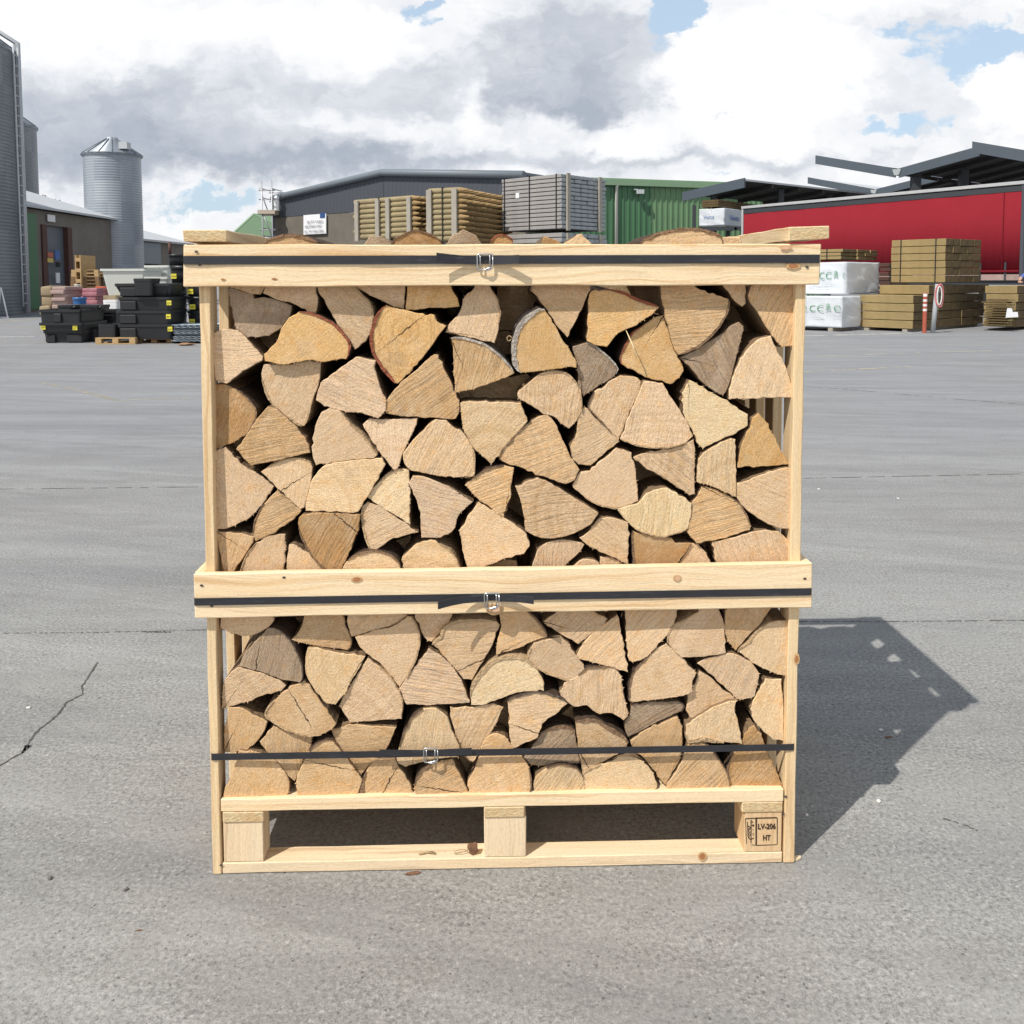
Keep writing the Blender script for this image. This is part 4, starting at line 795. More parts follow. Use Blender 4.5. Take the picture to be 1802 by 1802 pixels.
def build_log(spec, idx):
    tile, tone, ang, saw, bark, dep, look, pts = spec
    ox, oy = TILE[tile]; k = 1.0 if tile == 'P' else 1/4.505
    yo = dep*.001*1.05 + .003 + random.Random(idx).uniform(0, .005)
    if tile == 'P': yo += .012
    P = [Vector(loc(ox+a*k, oy+b_*k, yo)) for a, b_ in pts]
    area = sum(P[i].cross(P[(i+1) % len(P)]) if False else P[i].x*P[(i+1) % len(P)].y - P[(i+1) % len(P)].x*P[i].y for i in range(len(P)))
    rev = area < 0
    n = len(P)
    barkset = set()
    if bark:
        i = bark[1]
        while i % n != bark[2] % n: barkset.add(i % n); i += 1
    # finer outline
    out = []; isb = []
    rg = random.Random(idx*31+5); sd = rg.random()*100
    for i in range(n):
        a, b_, c, d = P[i-1], P[i], P[(i+1) % n], P[(i+2) % n]
        L = (c-b_).length; m_ = max(1, int(L/.0065)); sm = i in barkset
        def turn(p, q, r_):
            u1 = (q-p); u2 = (r_-q)
            return u1.angle(u2) if u1.length > 1e-6 and u2.length > 1e-6 else 9
        for j in range(m_):
            t = j/m_
            if sm or (turn(a, b_, c) < .6 and turn(b_, c, d) < .6): q = crom(a, b_, c, d, t)
            else: q = b_.lerp(c, t)
            nr = Vector((-(c-b_).y, (c-b_).x)).normalized()
            am = .0008 if sm else (.0011 if (i*7+idx) % 3 else .0021)
            q = q + nr*(noise.noise(Vector((q.x*120, q.y*120, sd)))*am*1.6 + noise.noise(Vector((q.x*420, q.y*420, sd)))*am)
            out.append(q); isb.append(sm)
    if rev: out.reverse(); isb = isb[::-1]; isb = isb[1:]+isb[:1]
    # outline now runs counter-clockwise in (x, z)
    cen = sum(out, Vector((0, 0)))/len(out)
    # heart of the log
    heart = None
    if bark:
        arc = [P[i % n] for i in range(bark[1], bark[1] + len(barkset) + 1)]
        fc = fit_circle(arc) if len(arc) >= 3 else None
        if fc and fc[1] < .2: heart = fc[0]
    if heart is None:
        best = None
        for i in range(n):
            u1 = (P[i-1]-P[i]); u2 = (P[(i+1) % n]-P[i]); a_ = u1.angle(u2) if u1.length > 1e-5 and u2.length > 1e-5 else 9
            if best is None or a_ < best[0]: best = (a_, P[i])
        heart = best[1]
    if 'growth rings' in look: heart = Vector(loc(700+960*k, 740+960*k, yo))
    if 'oval heart' in look: heart = Vector(loc(1040+1480*k, 1060+850*k, yo))
    if 'faint rings' in look: heart = Vector(loc(340+1290*k, 1060+370*k, yo))
    ta, tb_ = rg.uniform(-.06, .06), rg.uniform(-.06, .06)
    yfun = lambda q: yo + (q.x-cen.x)*ta + (q.y-cen.y)*tb_
    origin = Vector((cen.x, yo, cen.y))
    bm = bmesh.new(); l1 = bm.loops.layers.uv.new('UVMap'); l2 = bm.loops.layers.uv.new('pith')
    m_ = len(out)
    def off(dist):
        res = []
        for i in range(m_):
            t = (out[(i+1) % m_] - out[i-1]); 
            nr = Vector((t.y, -t.x)).normalized() if t.length > 1e-7 else Vector((0, 0))
            res.append(out[i] + nr*dist)
        return res
    def toward(k_): return [cen + (q-cen)*k_ for q in out]
    rings = []
    mx = max((q-cen).length for q in out)
    Ln = .24 + rg.uniform(0, .02)
    for (dst, yy) in ((-.0012, 0), (0, .0015), (None, .03), (None, .12), (None, Ln)):
        if dst is None:
            kk = {.03: .995, .12: 1.0}.get(yy, 1.0+.012/mx)
            if tile == 'P': kk = 1.0
            R_ = toward(kk)
        else: R_ = off(dst) if dst else out
        rings.append([bm.verts.new(Vector((q.x, yfun(o_)+yy, q.y)) - origin) for q, o_ in zip(R_, out)])
    f = bm.faces.new(rings[0]); f.material_index = 0
    for a in range(len(rings)-1):
        for i in range(m_):
            j = (i+1) % m_
            f = bm.faces.new((rings[a][i], rings[a+1][i], rings[a+1][j], rings[a][j])); f.smooth = False
            f.material_index = 0 if a == 0 else (2 if isb[i] else 1)
    bm.faces.new(rings[-1][::-1]).material_index = 1
    # torn fibres standing along part of the sawn edge
    if idx % 5 != 1:
        st_ = rg.randrange(m_); run = int(m_*rg.uniform(.25, .6))
        for _ in range(int(run*.6)):
            i = (st_+rg.randrange(run)) % m_; t = out[(i+1) % m_]-out[i-1]
            if t.length < 1e-6 or isb[i]: continue
            nr = Vector((t.y, -t.x)).normalized(); tt = t.normalized(); L_ = rg.uniform(.0008, .0032)*rg.uniform(.5, 1.2); w2 = rg.uniform(.0004, .0010)
            d_ = (nr + tt*rg.uniform(-.8, .8)).normalized()
            tri = [out[i]-tt*w2-nr*.001, out[i]+tt*w2-nr*.001, out[i]+d_*L_]; y0_ = yfun(out[i])+rg.uniform(-.0008, .0006)
            a3 = [bm.verts.new(Vector((q.x, y0_, q.y))-origin) for q in tri]; b3 = [bm.verts.new(Vector((q.x, y0_+.0012, q.y))-origin) for q in tri]
            bm.faces.new(a3); bm.faces.new(b3[::-1])
            for k3 in range(3): bm.faces.new((a3[k3], b3[k3], b3[(k3+1) % 3], a3[(k3+1) % 3]))
    ca, sa = math.cos(R(ang)), math.sin(R(ang))
    for f in bm.faces:
        for lp in f.loops:
            c_ = lp.vert.co + origin
            x, z = c_.x, c_.z
            lp[l1].uv = (x*ca + z*sa, -x*sa + z*ca); lp[l2].uv = (x-heart.x, z-heart.y)
    deep = bark and bark[0] in ('bark_red', 'bark_brown', 'bark_dark')
    mats = ['log_end_grain', 'log_side_shaded', ('bark_shaded' if deep else bark[0]) if bark else 'log_side_shaded']
    o = mesh_obj('split_log', bm, mats)
    o.matrix_world = CM @ Matrix.Translation(origin)
    t = tuple(x*.93 for x in TONE[tone]); w_ = 1+rg.uniform(-.13, .09); h_ = rg.uniform(-.03, .03)
    o.color = (min(.9, t[0]*w_*(1+h_*.3)), t[1]*w_, t[2]*w_*(1-h_), saw)
    if bark:
        th = bark[3]*.001*(1.25 if bark[3] < 5 else 1)
        bm = bmesh.new()
        idxs = [i for i in range(m_) if isb[i]]
        if idxs:
            st = next((i for i in range(m_) if isb[i] and not isb[i-1]), idxs[0])
            seq = []; i = st
            while isb[i % m_] and len(seq) < m_: seq.append(i % m_); i += 1
            seq.append(i % m_)
            O = off(.0012); I = off(-max(th-.0012, .0006)); prev = None; ns = len(seq)
            if th > .004: O = off(.0025); I = off(-th*.55)
            for q_, i in enumerate(seq):
                e_ = min(1, min(q_, ns-1-q_)/3.0)*.75+.25
                wz = e_*(1+.45*noise.noise(Vector((out[i].x*200, out[i].y*200, sd+3))))
                po = out[i].lerp(O[i], wz); pi_ = out[i].lerp(I[i], wz); yf_ = yfun(out[i]) - .0016 + rg.uniform(-.0012, .0008)
                r_ = [bm.verts.new(Vector(c_) - origin) for c_ in ((po.x, yf_, po.y), (pi_.x, yf_, pi_.y), (pi_.x, yf_+Ln*.9, pi_.y), (po.x, yf_+Ln*.9, po.y))]
                if prev:
                    for k_ in range(4): bm.faces.new((prev[k_], prev[(k_+1) % 4], r_[(k_+1) % 4], r_[k_])).material_index = 0 if k_ == 0 else 1
                else: bm.faces.new(r_)
                prev = r_
            bm.faces.new(prev[::-1]); fixn(bm)
            mesh_obj('bark', bm, [bark[0], 'bark_shaded' if deep else bark[0]], o)
    cx = sum(ox+a*k for a, _ in pts)/n; cy = sum(oy+b_*k for _, b_ in pts)/n
    return o, cx, cy, look
def rowof(cy):
    if cy < 470: return 'T'
    if cy < 990+20 and cy < 1010:
        for i, t in enumerate((570, 660, 750, 810, 915)):
            if cy < t: return 'U%d' % (i+1)
        return 'U6'
    for i, t in enumerate((1150, 1235, 1324)):
        if cy < t: return 'M%d' % (i+1)
    return 'M4'
ROWT = {'T': 'poking above the top rail', 'U1': 'directly under the top rail', 'U2': 'second row below top rail', 'U3': 'third row below top rail', 'U4': 'fourth row below top rail',
        'U5': 'second row above middle rail', 'U6': 'directly above the middle rail', 'M1': 'directly under the middle rail', 'M2': 'second row below middle rail', 'M3': 'second row above pallet deck', 'M4': 'bottom row on pallet deck'}
built = [build_log(s_, i) for i, s_ in enumerate(LOGS)]
rows = {}
for b_ in built: rows.setdefault(rowof(b_[2]), []).append(b_)
for rk, lst in rows.items():
    lst.sort(key=lambda b_: b_[1])
    for i, (o, cx, cy, look) in enumerate(lst):
        lab = f"{look}, {ORD[i]} from left, {ROWT[rk]}"
        ws = lab.split()
        if len(ws) > 16: lab = f"{look}, {ORD[i]} from left {' '.join(ROWT[rk].split()[-max(2, 16-len(look.split())-3):])}"
        if len(lab.split()) > 16: lab = f"{look}, {ORD[i]} from left"
        tag(o, lab, 'log', 'split logs stacked in the crate')
# rear row: closes the stack, glimpsed as dark shapes in the gaps
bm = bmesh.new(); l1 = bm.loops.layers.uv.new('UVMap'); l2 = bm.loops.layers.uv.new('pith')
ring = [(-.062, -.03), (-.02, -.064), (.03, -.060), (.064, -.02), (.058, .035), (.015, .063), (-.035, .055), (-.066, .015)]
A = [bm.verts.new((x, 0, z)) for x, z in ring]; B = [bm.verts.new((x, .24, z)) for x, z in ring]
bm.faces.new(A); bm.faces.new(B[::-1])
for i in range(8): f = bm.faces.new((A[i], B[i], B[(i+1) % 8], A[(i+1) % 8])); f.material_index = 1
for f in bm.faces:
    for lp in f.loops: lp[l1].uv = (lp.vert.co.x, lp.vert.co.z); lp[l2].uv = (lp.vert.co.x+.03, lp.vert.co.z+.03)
fixn(bm); rear0 = mesh_obj('split_log', bm, ['log_end_grain', 'log_side_shaded'])
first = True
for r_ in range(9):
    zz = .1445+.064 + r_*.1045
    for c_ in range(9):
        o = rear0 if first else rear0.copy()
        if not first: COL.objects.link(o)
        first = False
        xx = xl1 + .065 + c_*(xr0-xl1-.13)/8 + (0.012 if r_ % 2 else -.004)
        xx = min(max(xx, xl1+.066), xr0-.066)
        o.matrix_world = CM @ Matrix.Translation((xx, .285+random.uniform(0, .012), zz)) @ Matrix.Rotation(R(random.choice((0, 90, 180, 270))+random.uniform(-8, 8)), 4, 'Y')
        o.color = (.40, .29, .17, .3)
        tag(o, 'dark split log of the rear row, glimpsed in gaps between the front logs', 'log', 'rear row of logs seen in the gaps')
# extra log ends set back in the wide dark gaps
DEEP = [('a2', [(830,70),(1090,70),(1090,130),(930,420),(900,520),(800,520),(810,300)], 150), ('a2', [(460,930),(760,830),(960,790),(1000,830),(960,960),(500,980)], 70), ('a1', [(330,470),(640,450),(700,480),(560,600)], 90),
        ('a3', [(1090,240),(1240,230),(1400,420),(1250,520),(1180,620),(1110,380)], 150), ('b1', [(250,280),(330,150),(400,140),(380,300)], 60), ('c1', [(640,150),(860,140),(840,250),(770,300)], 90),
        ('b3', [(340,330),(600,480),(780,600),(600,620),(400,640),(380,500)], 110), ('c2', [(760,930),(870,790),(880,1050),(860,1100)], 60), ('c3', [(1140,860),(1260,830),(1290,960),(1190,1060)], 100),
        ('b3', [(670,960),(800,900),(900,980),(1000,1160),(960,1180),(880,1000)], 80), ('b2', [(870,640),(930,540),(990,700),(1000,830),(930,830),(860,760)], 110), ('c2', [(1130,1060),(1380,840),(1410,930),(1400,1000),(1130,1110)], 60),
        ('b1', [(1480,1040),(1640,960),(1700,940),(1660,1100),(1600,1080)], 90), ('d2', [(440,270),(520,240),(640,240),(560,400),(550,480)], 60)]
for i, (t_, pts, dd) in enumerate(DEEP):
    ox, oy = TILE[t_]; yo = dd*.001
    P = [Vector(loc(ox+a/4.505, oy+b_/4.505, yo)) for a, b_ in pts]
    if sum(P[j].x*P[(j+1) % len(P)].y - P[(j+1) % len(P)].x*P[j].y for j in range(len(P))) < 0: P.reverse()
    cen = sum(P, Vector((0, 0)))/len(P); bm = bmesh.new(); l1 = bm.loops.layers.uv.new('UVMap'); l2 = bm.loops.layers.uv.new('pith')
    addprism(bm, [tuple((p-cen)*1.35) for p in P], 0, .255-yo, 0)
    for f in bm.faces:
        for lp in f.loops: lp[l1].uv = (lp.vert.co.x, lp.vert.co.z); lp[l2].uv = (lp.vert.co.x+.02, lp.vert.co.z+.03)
    fixn(bm); o = mesh_obj('split_log', bm, ['log_end_grain', 'log_side_shaded']); o.matrix_world = CM @ Matrix.Translation((cen.x, yo, cen.y)); o.color = (.42, .30, .18, .3)
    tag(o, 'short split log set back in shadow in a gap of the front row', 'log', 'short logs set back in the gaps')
# ------------------------------------------------------------------ litter around the crate
mat('litter_bark', (.20, .10, .055), .9, bump=.5, var=.4, vscale=60); mat('litter_straw', (.40, .29, .16), .9, var=.3, vscale=60); mat('pale_chip', (.80, .64, .40), .8, var=.2, vscale=60)
def bit(name, label, cat, p, r, squash, m, rot, group=None, z=None):
    bm = bmesh.new(); bmesh.ops.create_icosphere(bm, subdivisions=2, radius=r); s_ = random.random()*40
    for v_ in bm.verts:
        v_.co *= 1+.45*noise.noise(v_.co*(1.6/r)+Vector((s_, 0, 0))); v_.co.x *= squash[0]; v_.co.y *= squash[1]; v_.co.z *= squash[2]
    zm = min(v_.co.z for v_ in bm.verts)
    for v_ in bm.verts: v_.co.z -= zm
    o = mesh_obj(name, bm, m); o.location = p; o.rotation_euler = (0, 0, rot); return tag(o, label, cat, group)
def curl(name, label, cat, p, r, m, turns=1.0, rad=.012, ax='z', rot=0, flat=.5):
    bm = bmesh.new(); pts = []
    for i in range(22):
        a = i/21*turns*6.28; rr = rad*(1+.25*i/21); pts.append((rr*math.cos(a)*1.5, rr*math.sin(a)*flat + i*.0003, rr*(0.3+.25*math.sin(a*1.3))+.002))
    addtube(bm, pts, r, 5); o = mesh_obj(name, bm, m); o.location = p; o.rotation_euler = (0, 0, rot); return tag(o, label, cat)
pb = gnd(832, 1503, .0222)
bit('bark_lump', 'brown curled lump of bark on the pallet bottom board beside the centre block', 'bark piece', pb, .010, (1, .8, 1.0), 'litter_bark', .3)
curl('bark_curl', 'thin looped wisp of bark left of the brown bark lump', 'bark piece', gnd(812, 1504, .0222), .0007, 'litter_straw', 1.1, .008, rot=.1)
bm = bmesh.new()
for a in (.1, .5, 2.9, .25, 3.3): addtube(bm, [(-.016*math.cos(a), -.006*math.sin(a), .001), (0, 0, .004), (.014*math.cos(a+.3), .006*math.sin(a+.3), .0015)], .0011, 5)
o = mesh_obj('straw_wisp', bm, 'litter_straw'); o.location = gnd(752, 1503, .0222); tag(o, 'small tuft of straw-coloured splinters on the pallet bottom board', 'splinters')
for i, (x, y, s_, lab) in enumerate(((726, 1538, .010, 'reddish bark flake on the ground below the pallet front'), (1563, 1298, .007, 'red-brown bark chip in the crate shadow'), (244, 1638, .004, 'tiny reddish chip on concrete at lower left'))):
    bit('bark_chip', lab, 'bark chip', gnd(x, y), s_, (1.5, .45, .2), 'litter_bark', .25)
bit('wood_chip', 'splintered pale wood chip at the foot of the right post', 'wood chip', gnd(1402, 1512), .008, (1.5, .6, .35), 'pale_chip', .5)
for i, (x, y, lab) in enumerate(((50, 1247, 'white pebble on concrete left of the crack'), (1546, 1412, 'small pale stone at lower right of crate shadow'), (1580, 878, 'white grit stone far right of the crate'), (1441, 862, 'white grit stone near the right post'),
                                 (222, 1567, 'dark pebble on concrete at lower left'), (88, 1547, 'small grey stone near the left edge of the yard'), (1550, 1286, 'white grit inside the crate shadow'))):
    dk = 'dark' in lab or 'grey stone' in lab
    mat('stone_dark', (.16, .15, .14), .9, var=.3, vscale=80); mat('stone_white', (.72, .71, .68), .8, var=.2, vscale=80)
    bit('pebble', lab, 'pebble', gnd(x, y), .0045 if i < 2 else .004 if y > 1200 else .006, (1.3, .9, .6), 'stone_dark' if dk else 'stone_white', i, 'stray stones on the concrete')
# splinter hanging before the yellow log
x0, z0 = loc(1103, 582, -.004); x1, z1 = loc(1121, 634, -.010)
bm = bmesh.new(); addtube(bm, [(x0, .004, z0), (lerp(x0, x1, .5)+.002, -.006, lerp(z0, z1, .5)), (x1, -.008, z1)], [.0006, .0016, .0004], 5)
o = mesh_obj('splinter', bm, 'pale_chip'); o.matrix_world = CM; tag(o, 'pale thin splinter hanging in front of a yellow log', 'splinter')
x0, z0 = loc(896, 596, .01)
bm = bmesh.new(); pts = [(x0+.0045*math.cos(a*.55)*(1-.03*a), .012, z0+.0055*math.sin(a*.55)*(1-.03*a)) for a in range(12)]; addtube(bm, pts, .0009, 5)
o = mesh_obj('bark_curl', bm, 'bark_light'); o.matrix_world = CM; tag(o, 'tiny curled bark shred left of the birch-bark quarter log', 'bark piece')
# little shreds and fibres along saw cuts
bm = bmesh.new(); rg = random.Random(3)
for (a, b_, n_) in (((1110, 1090), (1068, 1130), 0), ((1180, 968), (1175, 1000), 0)): pass

# ------------------------------------------------------------------ background materials
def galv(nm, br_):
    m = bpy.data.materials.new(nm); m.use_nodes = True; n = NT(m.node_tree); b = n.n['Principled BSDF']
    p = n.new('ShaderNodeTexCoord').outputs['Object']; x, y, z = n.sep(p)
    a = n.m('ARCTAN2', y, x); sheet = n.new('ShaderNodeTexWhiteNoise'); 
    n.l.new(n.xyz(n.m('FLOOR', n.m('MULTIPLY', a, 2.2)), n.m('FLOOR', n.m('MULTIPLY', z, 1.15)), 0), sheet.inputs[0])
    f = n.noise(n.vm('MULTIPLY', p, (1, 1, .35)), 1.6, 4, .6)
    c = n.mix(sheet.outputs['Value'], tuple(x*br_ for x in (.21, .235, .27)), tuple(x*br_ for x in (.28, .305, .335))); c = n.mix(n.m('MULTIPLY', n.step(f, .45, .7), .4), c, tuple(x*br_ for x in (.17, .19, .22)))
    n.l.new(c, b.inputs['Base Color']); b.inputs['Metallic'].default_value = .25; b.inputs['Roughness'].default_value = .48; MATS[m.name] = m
galv('galvanised_steel', 1.4); galv('galvanised_steel_shaded', .80)  # second steel is a darker copy: the left silos' shade put into its colour
mat('green_cladding', (.075, .185, .095), .55, var=.12, vscale=.8); mat('green_cladding_sunlit', (.15, .27, .14), .55, var=.12, vscale=.8)  # lighter green: sunlit part of the wall beyond the warehouse shadow, painted in
mat('green_trim', (.21, .33, .20), .5, var=.08, vscale=1); mat('slate_cladding', (.070, .078, .094), .55, var=.08, vscale=.7)
mat('slate_trim', (.17, .20, .23), .5, var=.08); mat('pebbledash', (.165, .145, .12), .95, bump=.6, bscale=8, var=.35, vscale=1.3)
mat('roof_sheet', (.50, .52, .55), .6, var=.12, vscale=.9); mat('dark_steel', (.045, .05, .058), .6, var=.1); mat('canopy_fascia', (.085, .105, .13), .5, var=.1, vscale=1)
mat('soffit_shaded', (.040, .037, .038), .85, var=.3, vscale=1.5); mat('white_pvc', (.72, .70, .64), .5, var=.06); mat('sign_white', (.84, .84, .86), .5, var=.03)  # soffit colour carries the shade under the canopy roofs
mat('sign_blue', (.03, .08, .24), .5, var=.1); mat('sign_grey_ink', (.34, .35, .37), .7, var=.1); mat('brown_frame', (.10, .045, .035), .7, var=.2)
mat('grey_door', (.13, .145, .17), .5, var=.15, vscale=2); mat('shed_wall', (.20, .18, .155), .9, var=.3, vscale=1.2); mat('dark_void', (.018, .018, .02), .9)
mat('black_plastic', (.020, .021, .024), .42, var=.25, vscale=4); mat('yellow_label', (.75, .66, .06), .5, var=.08); mat('label_ink', (.10, .09, .02), .6)
mat('white_fibreglass', (.60, .62, .58), .4, var=.07, vscale=2); mat('blue_plastic', (.03, .12, .32), .4, var=.2); mat('bag_pink', (.38, .27, .24), .6, var=.35, vscale=5, bump=.4, bscale=12)
mat('bag_red', (.36, .14, .17), .5, var=.5, vscale=9, bump=.4, bscale=14); mat('bag_tan', (.30, .23, .14), .7, var=.25, vscale=4); mat('pallet_old', (.20, .12, .06), .9, var=.3, vscale=5)
mat('pallet_new', (.46, .31, .15), .85, var=.25, vscale=5); mat('sheet_blue', (.50, .58, .66), .5, .0, var=.12); mat('treated_post', (.31, .25, .14), .85, bump=.4, bscale=20, var=.35, vscale=4)
mat('treated_post_end', (.33, .22, .10), .85, var=.3, vscale=10); mat('treated_sleeper', (.32, .235, .105), .85, bump=.4, bscale=14, var=.35, vscale=3); mat('sleeper_end', (.115, .078, .033), .9, bump=.5, bscale=30, var=.6, vscale=9)  # sleeper ends darkened, sides brightened: the sun's angle put into both colours
mat('grey_plank', (.335, .32, .31), .9, bump=.4, bscale=25, var=.25, vscale=4); mat('grey_plank_end', (.33, .36, .375), .9, bump=.4, bscale=25, var=.35, vscale=8)
mat('old_batten', (.36, .33, .28), .9, var=.2); mat('trailer_red', (.245, .017, .027), .85, var=.10, vscale=.8, spec=.15); mat('trailer_rail', (.55, .55, .55), .4, .2, var=.1)
mat('rubber', (.02, .02, .02), .8); mat('wrap_white', (.66, .69, .73), .38, bump=.8, bscale=7, var=.08, vscale=3); mat('wrap_green_ink', (.10, .33, .16), .5); mat('wrap_blue_ink', (.05, .13, .38), .5)
mat('bollard_red', (.42, .10, .06), .5, var=.2); mat('bollard_white', (.74, .74, .72), .5, var=.1); mat('pole_grey', (.42, .45, .46), .5, var=.1); mat('hose_red', (.55, .18, .18), .5, var=.2)
mat('scaffold_tube', (.42, .42, .44), .45, .5); mat('scaffold_board', (.50, .42, .34), .85, var=.2); mat('leaf', (.05, .085, .03), .8, var=.5, vscale=1); mat('trunk_bark', (.10, .08, .06), .9, var=.3)
mat('weed_green', (.12, .20, .06), .8, var=.3); mat('shirt_blue', (.10, .17, .48), .85, var=.15); mat('trousers_dark', (.03, .035, .05), .9, var=.2); mat('skin', (.52, .30, .21), .55, var=.06); mat('hair', (.06, .04, .03), .8, var=.3)
mat('poster_red', (.55, .12, .06), .5); mat('poster_yellow', (.65, .50, .12), .5); mat('poster_blue', (.05, .14, .42), .5); mat('cardboard', (.34, .20, .12), .85)

def lathe(bm, prof, seg=48, mi=0, a0=0, a1=2*math.pi):
    full = abs(a1-a0-2*math.pi) < 1e-4; cols = seg if full else seg+1; g = []
    for r, z in prof: g.append([bm.verts.new((r*math.cos(a0+(a1-a0)*k/seg), r*math.sin(a0+(a1-a0)*k/seg), z)) for k in range(cols)])
    for i in range(len(prof)-1):
        for k in range(seg):
            j = (k+1) % cols; f = bm.faces.new((g[i][k], g[i][j], g[i+1][j], g[i+1][k])); f.material_index = mi; f.smooth = True
    return g
def silo(label, Y, pl_, pr, peave, apex, sm='galvanised_steel', ladder=False, seg=56, base=0.0):
    """pl_, pr: left and right edge pixels at eave height"""
    a = at(pl_, peave, Y); b_ = at(pr, peave, Y); c = (a+b_)/2; r = (b_.x-a.x)/2; he = c.z; c.z = 0
    o = thing('silo', label, 'silo', c); bm = bmesh.new(); prof = []
    n_ = int(he/.106)
    for i in range(n_*4+1): z = he*i/(n_*4); prof.append((r + .007*math.cos(i*math.pi/2), z))
    lathe(bm, prof, seg); mesh_obj('wall', bm, sm, o, True)
    bm = bmesh.new(); ra = r+.07; za = he+(apex if apex else r*.55)
    lathe(bm, [(r*.99, he-.06), (ra, he-.03), (ra, he+.03), (.25, za), (.25, za+.10), (.001, za+.14)], 36); ro = mesh_obj('roof', bm, 'galvanised_steel', o)
    bm = bmesh.new()
    for k in range(14):
        t = 2*math.pi*k/14 + .2; addtube(bm, [(ra*math.cos(t), ra*math.sin(t), he+.05), (.25*math.cos(t), .25*math.sin(t), za+.03)], .022, 4)
    mesh_obj('roof_rib', bm, 'slate_trim', ro)
    bm = bmesh.new()                                           # top rail ring and inspection hatch
    addtube(bm, [(ra*math.cos(t*.3142), ra*math.sin(t*.3142), he+.02) for t in range(20)], .03, 5, closed=True); mesh_obj('eave_ring', bm, 'slate_trim', o)
    bm = bmesh.new(); addbox(bm, r*.55, r*.55+.35, -.6-.2, -.6+.2, he+r*.18, he+r*.18+.28); fixn(bm); mesh_obj('hatch', bm, 'roof_sheet', o)
    if ladder:
        for th in ladder:
            bm = bmesh.new(); cx, cy = math.cos(th), math.sin(th); tx, ty = -cy, cx
            for s_ in (-.2, .2): addtube(bm, [((r+.16)*cx+tx*s_, (r+.16)*cy+ty*s_, .3), ((r+.16)*cx+tx*s_, (r+.16)*cy+ty*s_, he+.12)], .028, 5)
            for k in range(int(he/.3)): z = .4+k*.3; addtube(bm, [((r+.16)*cx+tx*-.2, (r+.16)*cy+ty*-.2, z), ((r+.16)*cx+tx*.2, (r+.16)*cy+ty*.2, z)], .016, 4)
            mesh_obj('ladder', bm, 'roof_sheet', o)
    return o, c, r, he
so1, c1, r1, h1 = silo('tall dark corrugated steel silo at the left edge, ladder up its side', 27.5, -345, 2, 80, 2.1, 'galvanised_steel_shaded', ladder=(R(11),))
bm = bmesh.new()
th = R(-46)
for s_, rr_ in ((R(19), .085), (R(25), .05)): addtube(bm, [((r1+.12)*math.cos(s_), (r1+.12)*math.sin(s_), .1), ((r1+.12)*math.cos(s_), (r1+.12)*math.sin(s_), h1+.3), (r1*.5*math.cos(s_), r1*.5*math.sin(s_), h1+1.3)], rr_, 7)
mesh_obj('filling_pipe', bm, 'roof_sheet', so1)
silo('second tall silo half hidden behind the big left silo', 42, -112, 54, 222, 1.5, 'galvanised_steel_shaded', ladder=None)
silo('free-standing round grain silo with conical roof, right of the grey shed', 39, 150, 244.5, 275, 1.08/1.6, ladder=None)

# far sheds on the left ------------------------------------------------
XW = -16.6
def wallpt(px, py): return atx(px, py, XW)
shed = thing('storage_shed', 'low grey shed with green end bay and tall grey door behind the silos', 'shed', Vector((XW, 31, 0)))
def rel(p, o): return tuple(Vector(p) - o.location)
def wpoly(o, name, pts, th_, m, **k):
    bm = bmesh.new(); addpoly(bm, pts, th_, **k); fixn(bm); q = mesh_obj(name, bm, m, o); q.matrix_parent_inverse = Matrix.Translation(-o.location) if o else Matrix(); return q
a, b_ = wallpt(38, 363), wallpt(152, 384); he = (a.z+b_.z)/2; ya_, yb_ = a.y, 38.2
def wx(y, z, dx=0): return Vector((XW+dx, y, z))
d0, d1 = wallpt(82, 450).y, wallpt(118, 450).y
for (p0, p1) in ((ya_, d0-.35), (d1+.3, yb_)): wpoly(shed, 'wall', [wx(p0, 0), wx(p1, 0), wx(p1, he), wx(p0, he)], .2, 'shed_wall')
hd = wallpt(82, 396).z
wpoly(shed, 'wall', [wx(d0-.35, hd), wx(d1+.3, hd), wx(d1+.3, he), wx(d0-.35, he)], .2, 'shed_wall')
door = wpoly(shed, 'door', [wx(d0, .02, -.12), wx(d1, .02, -.12), wx(d1, hd, -.12), wx(d0, hd, -.12)], .06, 'grey_door')
for y0 in (d0-.35, d1): wpoly(shed, 'door_frame', [wx(y0, 0, .06), wx(y0+.33, 0, .06), wx(y0+.33, hd, .06), wx(y0, hd, .06)], .3, 'brown_frame')
wpoly(shed, 'wall', [wx(ya_, 0), wx(ya_, he), (XW-7, ya_, he+2.0), (XW-14, ya_, he), (XW-14, ya_, 0)], .2, 'green_cladding')
wpoly(shed, 'side_door', [wx(ya_+.15, .1, .05), wx(d0-.7, .1, .05), wx(d0-.7, he-.15, .05), wx(ya_+.15, he-.15, .05)], .05, 'green_cladding')
wpoly(shed, 'wall', [wx(yb_, 0), wx(yb_, he), (XW-7, yb_, he+2.0), (XW-14, yb_, he), (XW-14, yb_, 0)], .2, 'shed_wall')
bm = bmesh.new()
for s_ in (0, 1):
    q = [(XW+.25, ya_-.2, he+.02), (XW+.25, yb_+.2, he+.02), (XW-7, yb_+.2, he+2.2), (XW-7, ya_-.2, he+2.2)] if s_ == 0 else [(XW-7, ya_-.2, he+2.2), (XW-7, yb_+.2, he+2.2), (XW-14.2, yb_+.2, he+.02), (XW-14.2, ya_-.2, he+.02)]
    vs = [bm.verts.new(Vector(p)+EZ*.08) for p in q]; v2 = [bm.verts.new(p) for p in q]; bm.faces.new(vs); bm.faces.new(v2[::-1])
    for i in range(4): bm.faces.new((vs[i], v2[i], v2[(i+1) % 4], vs[(i+1) % 4]))
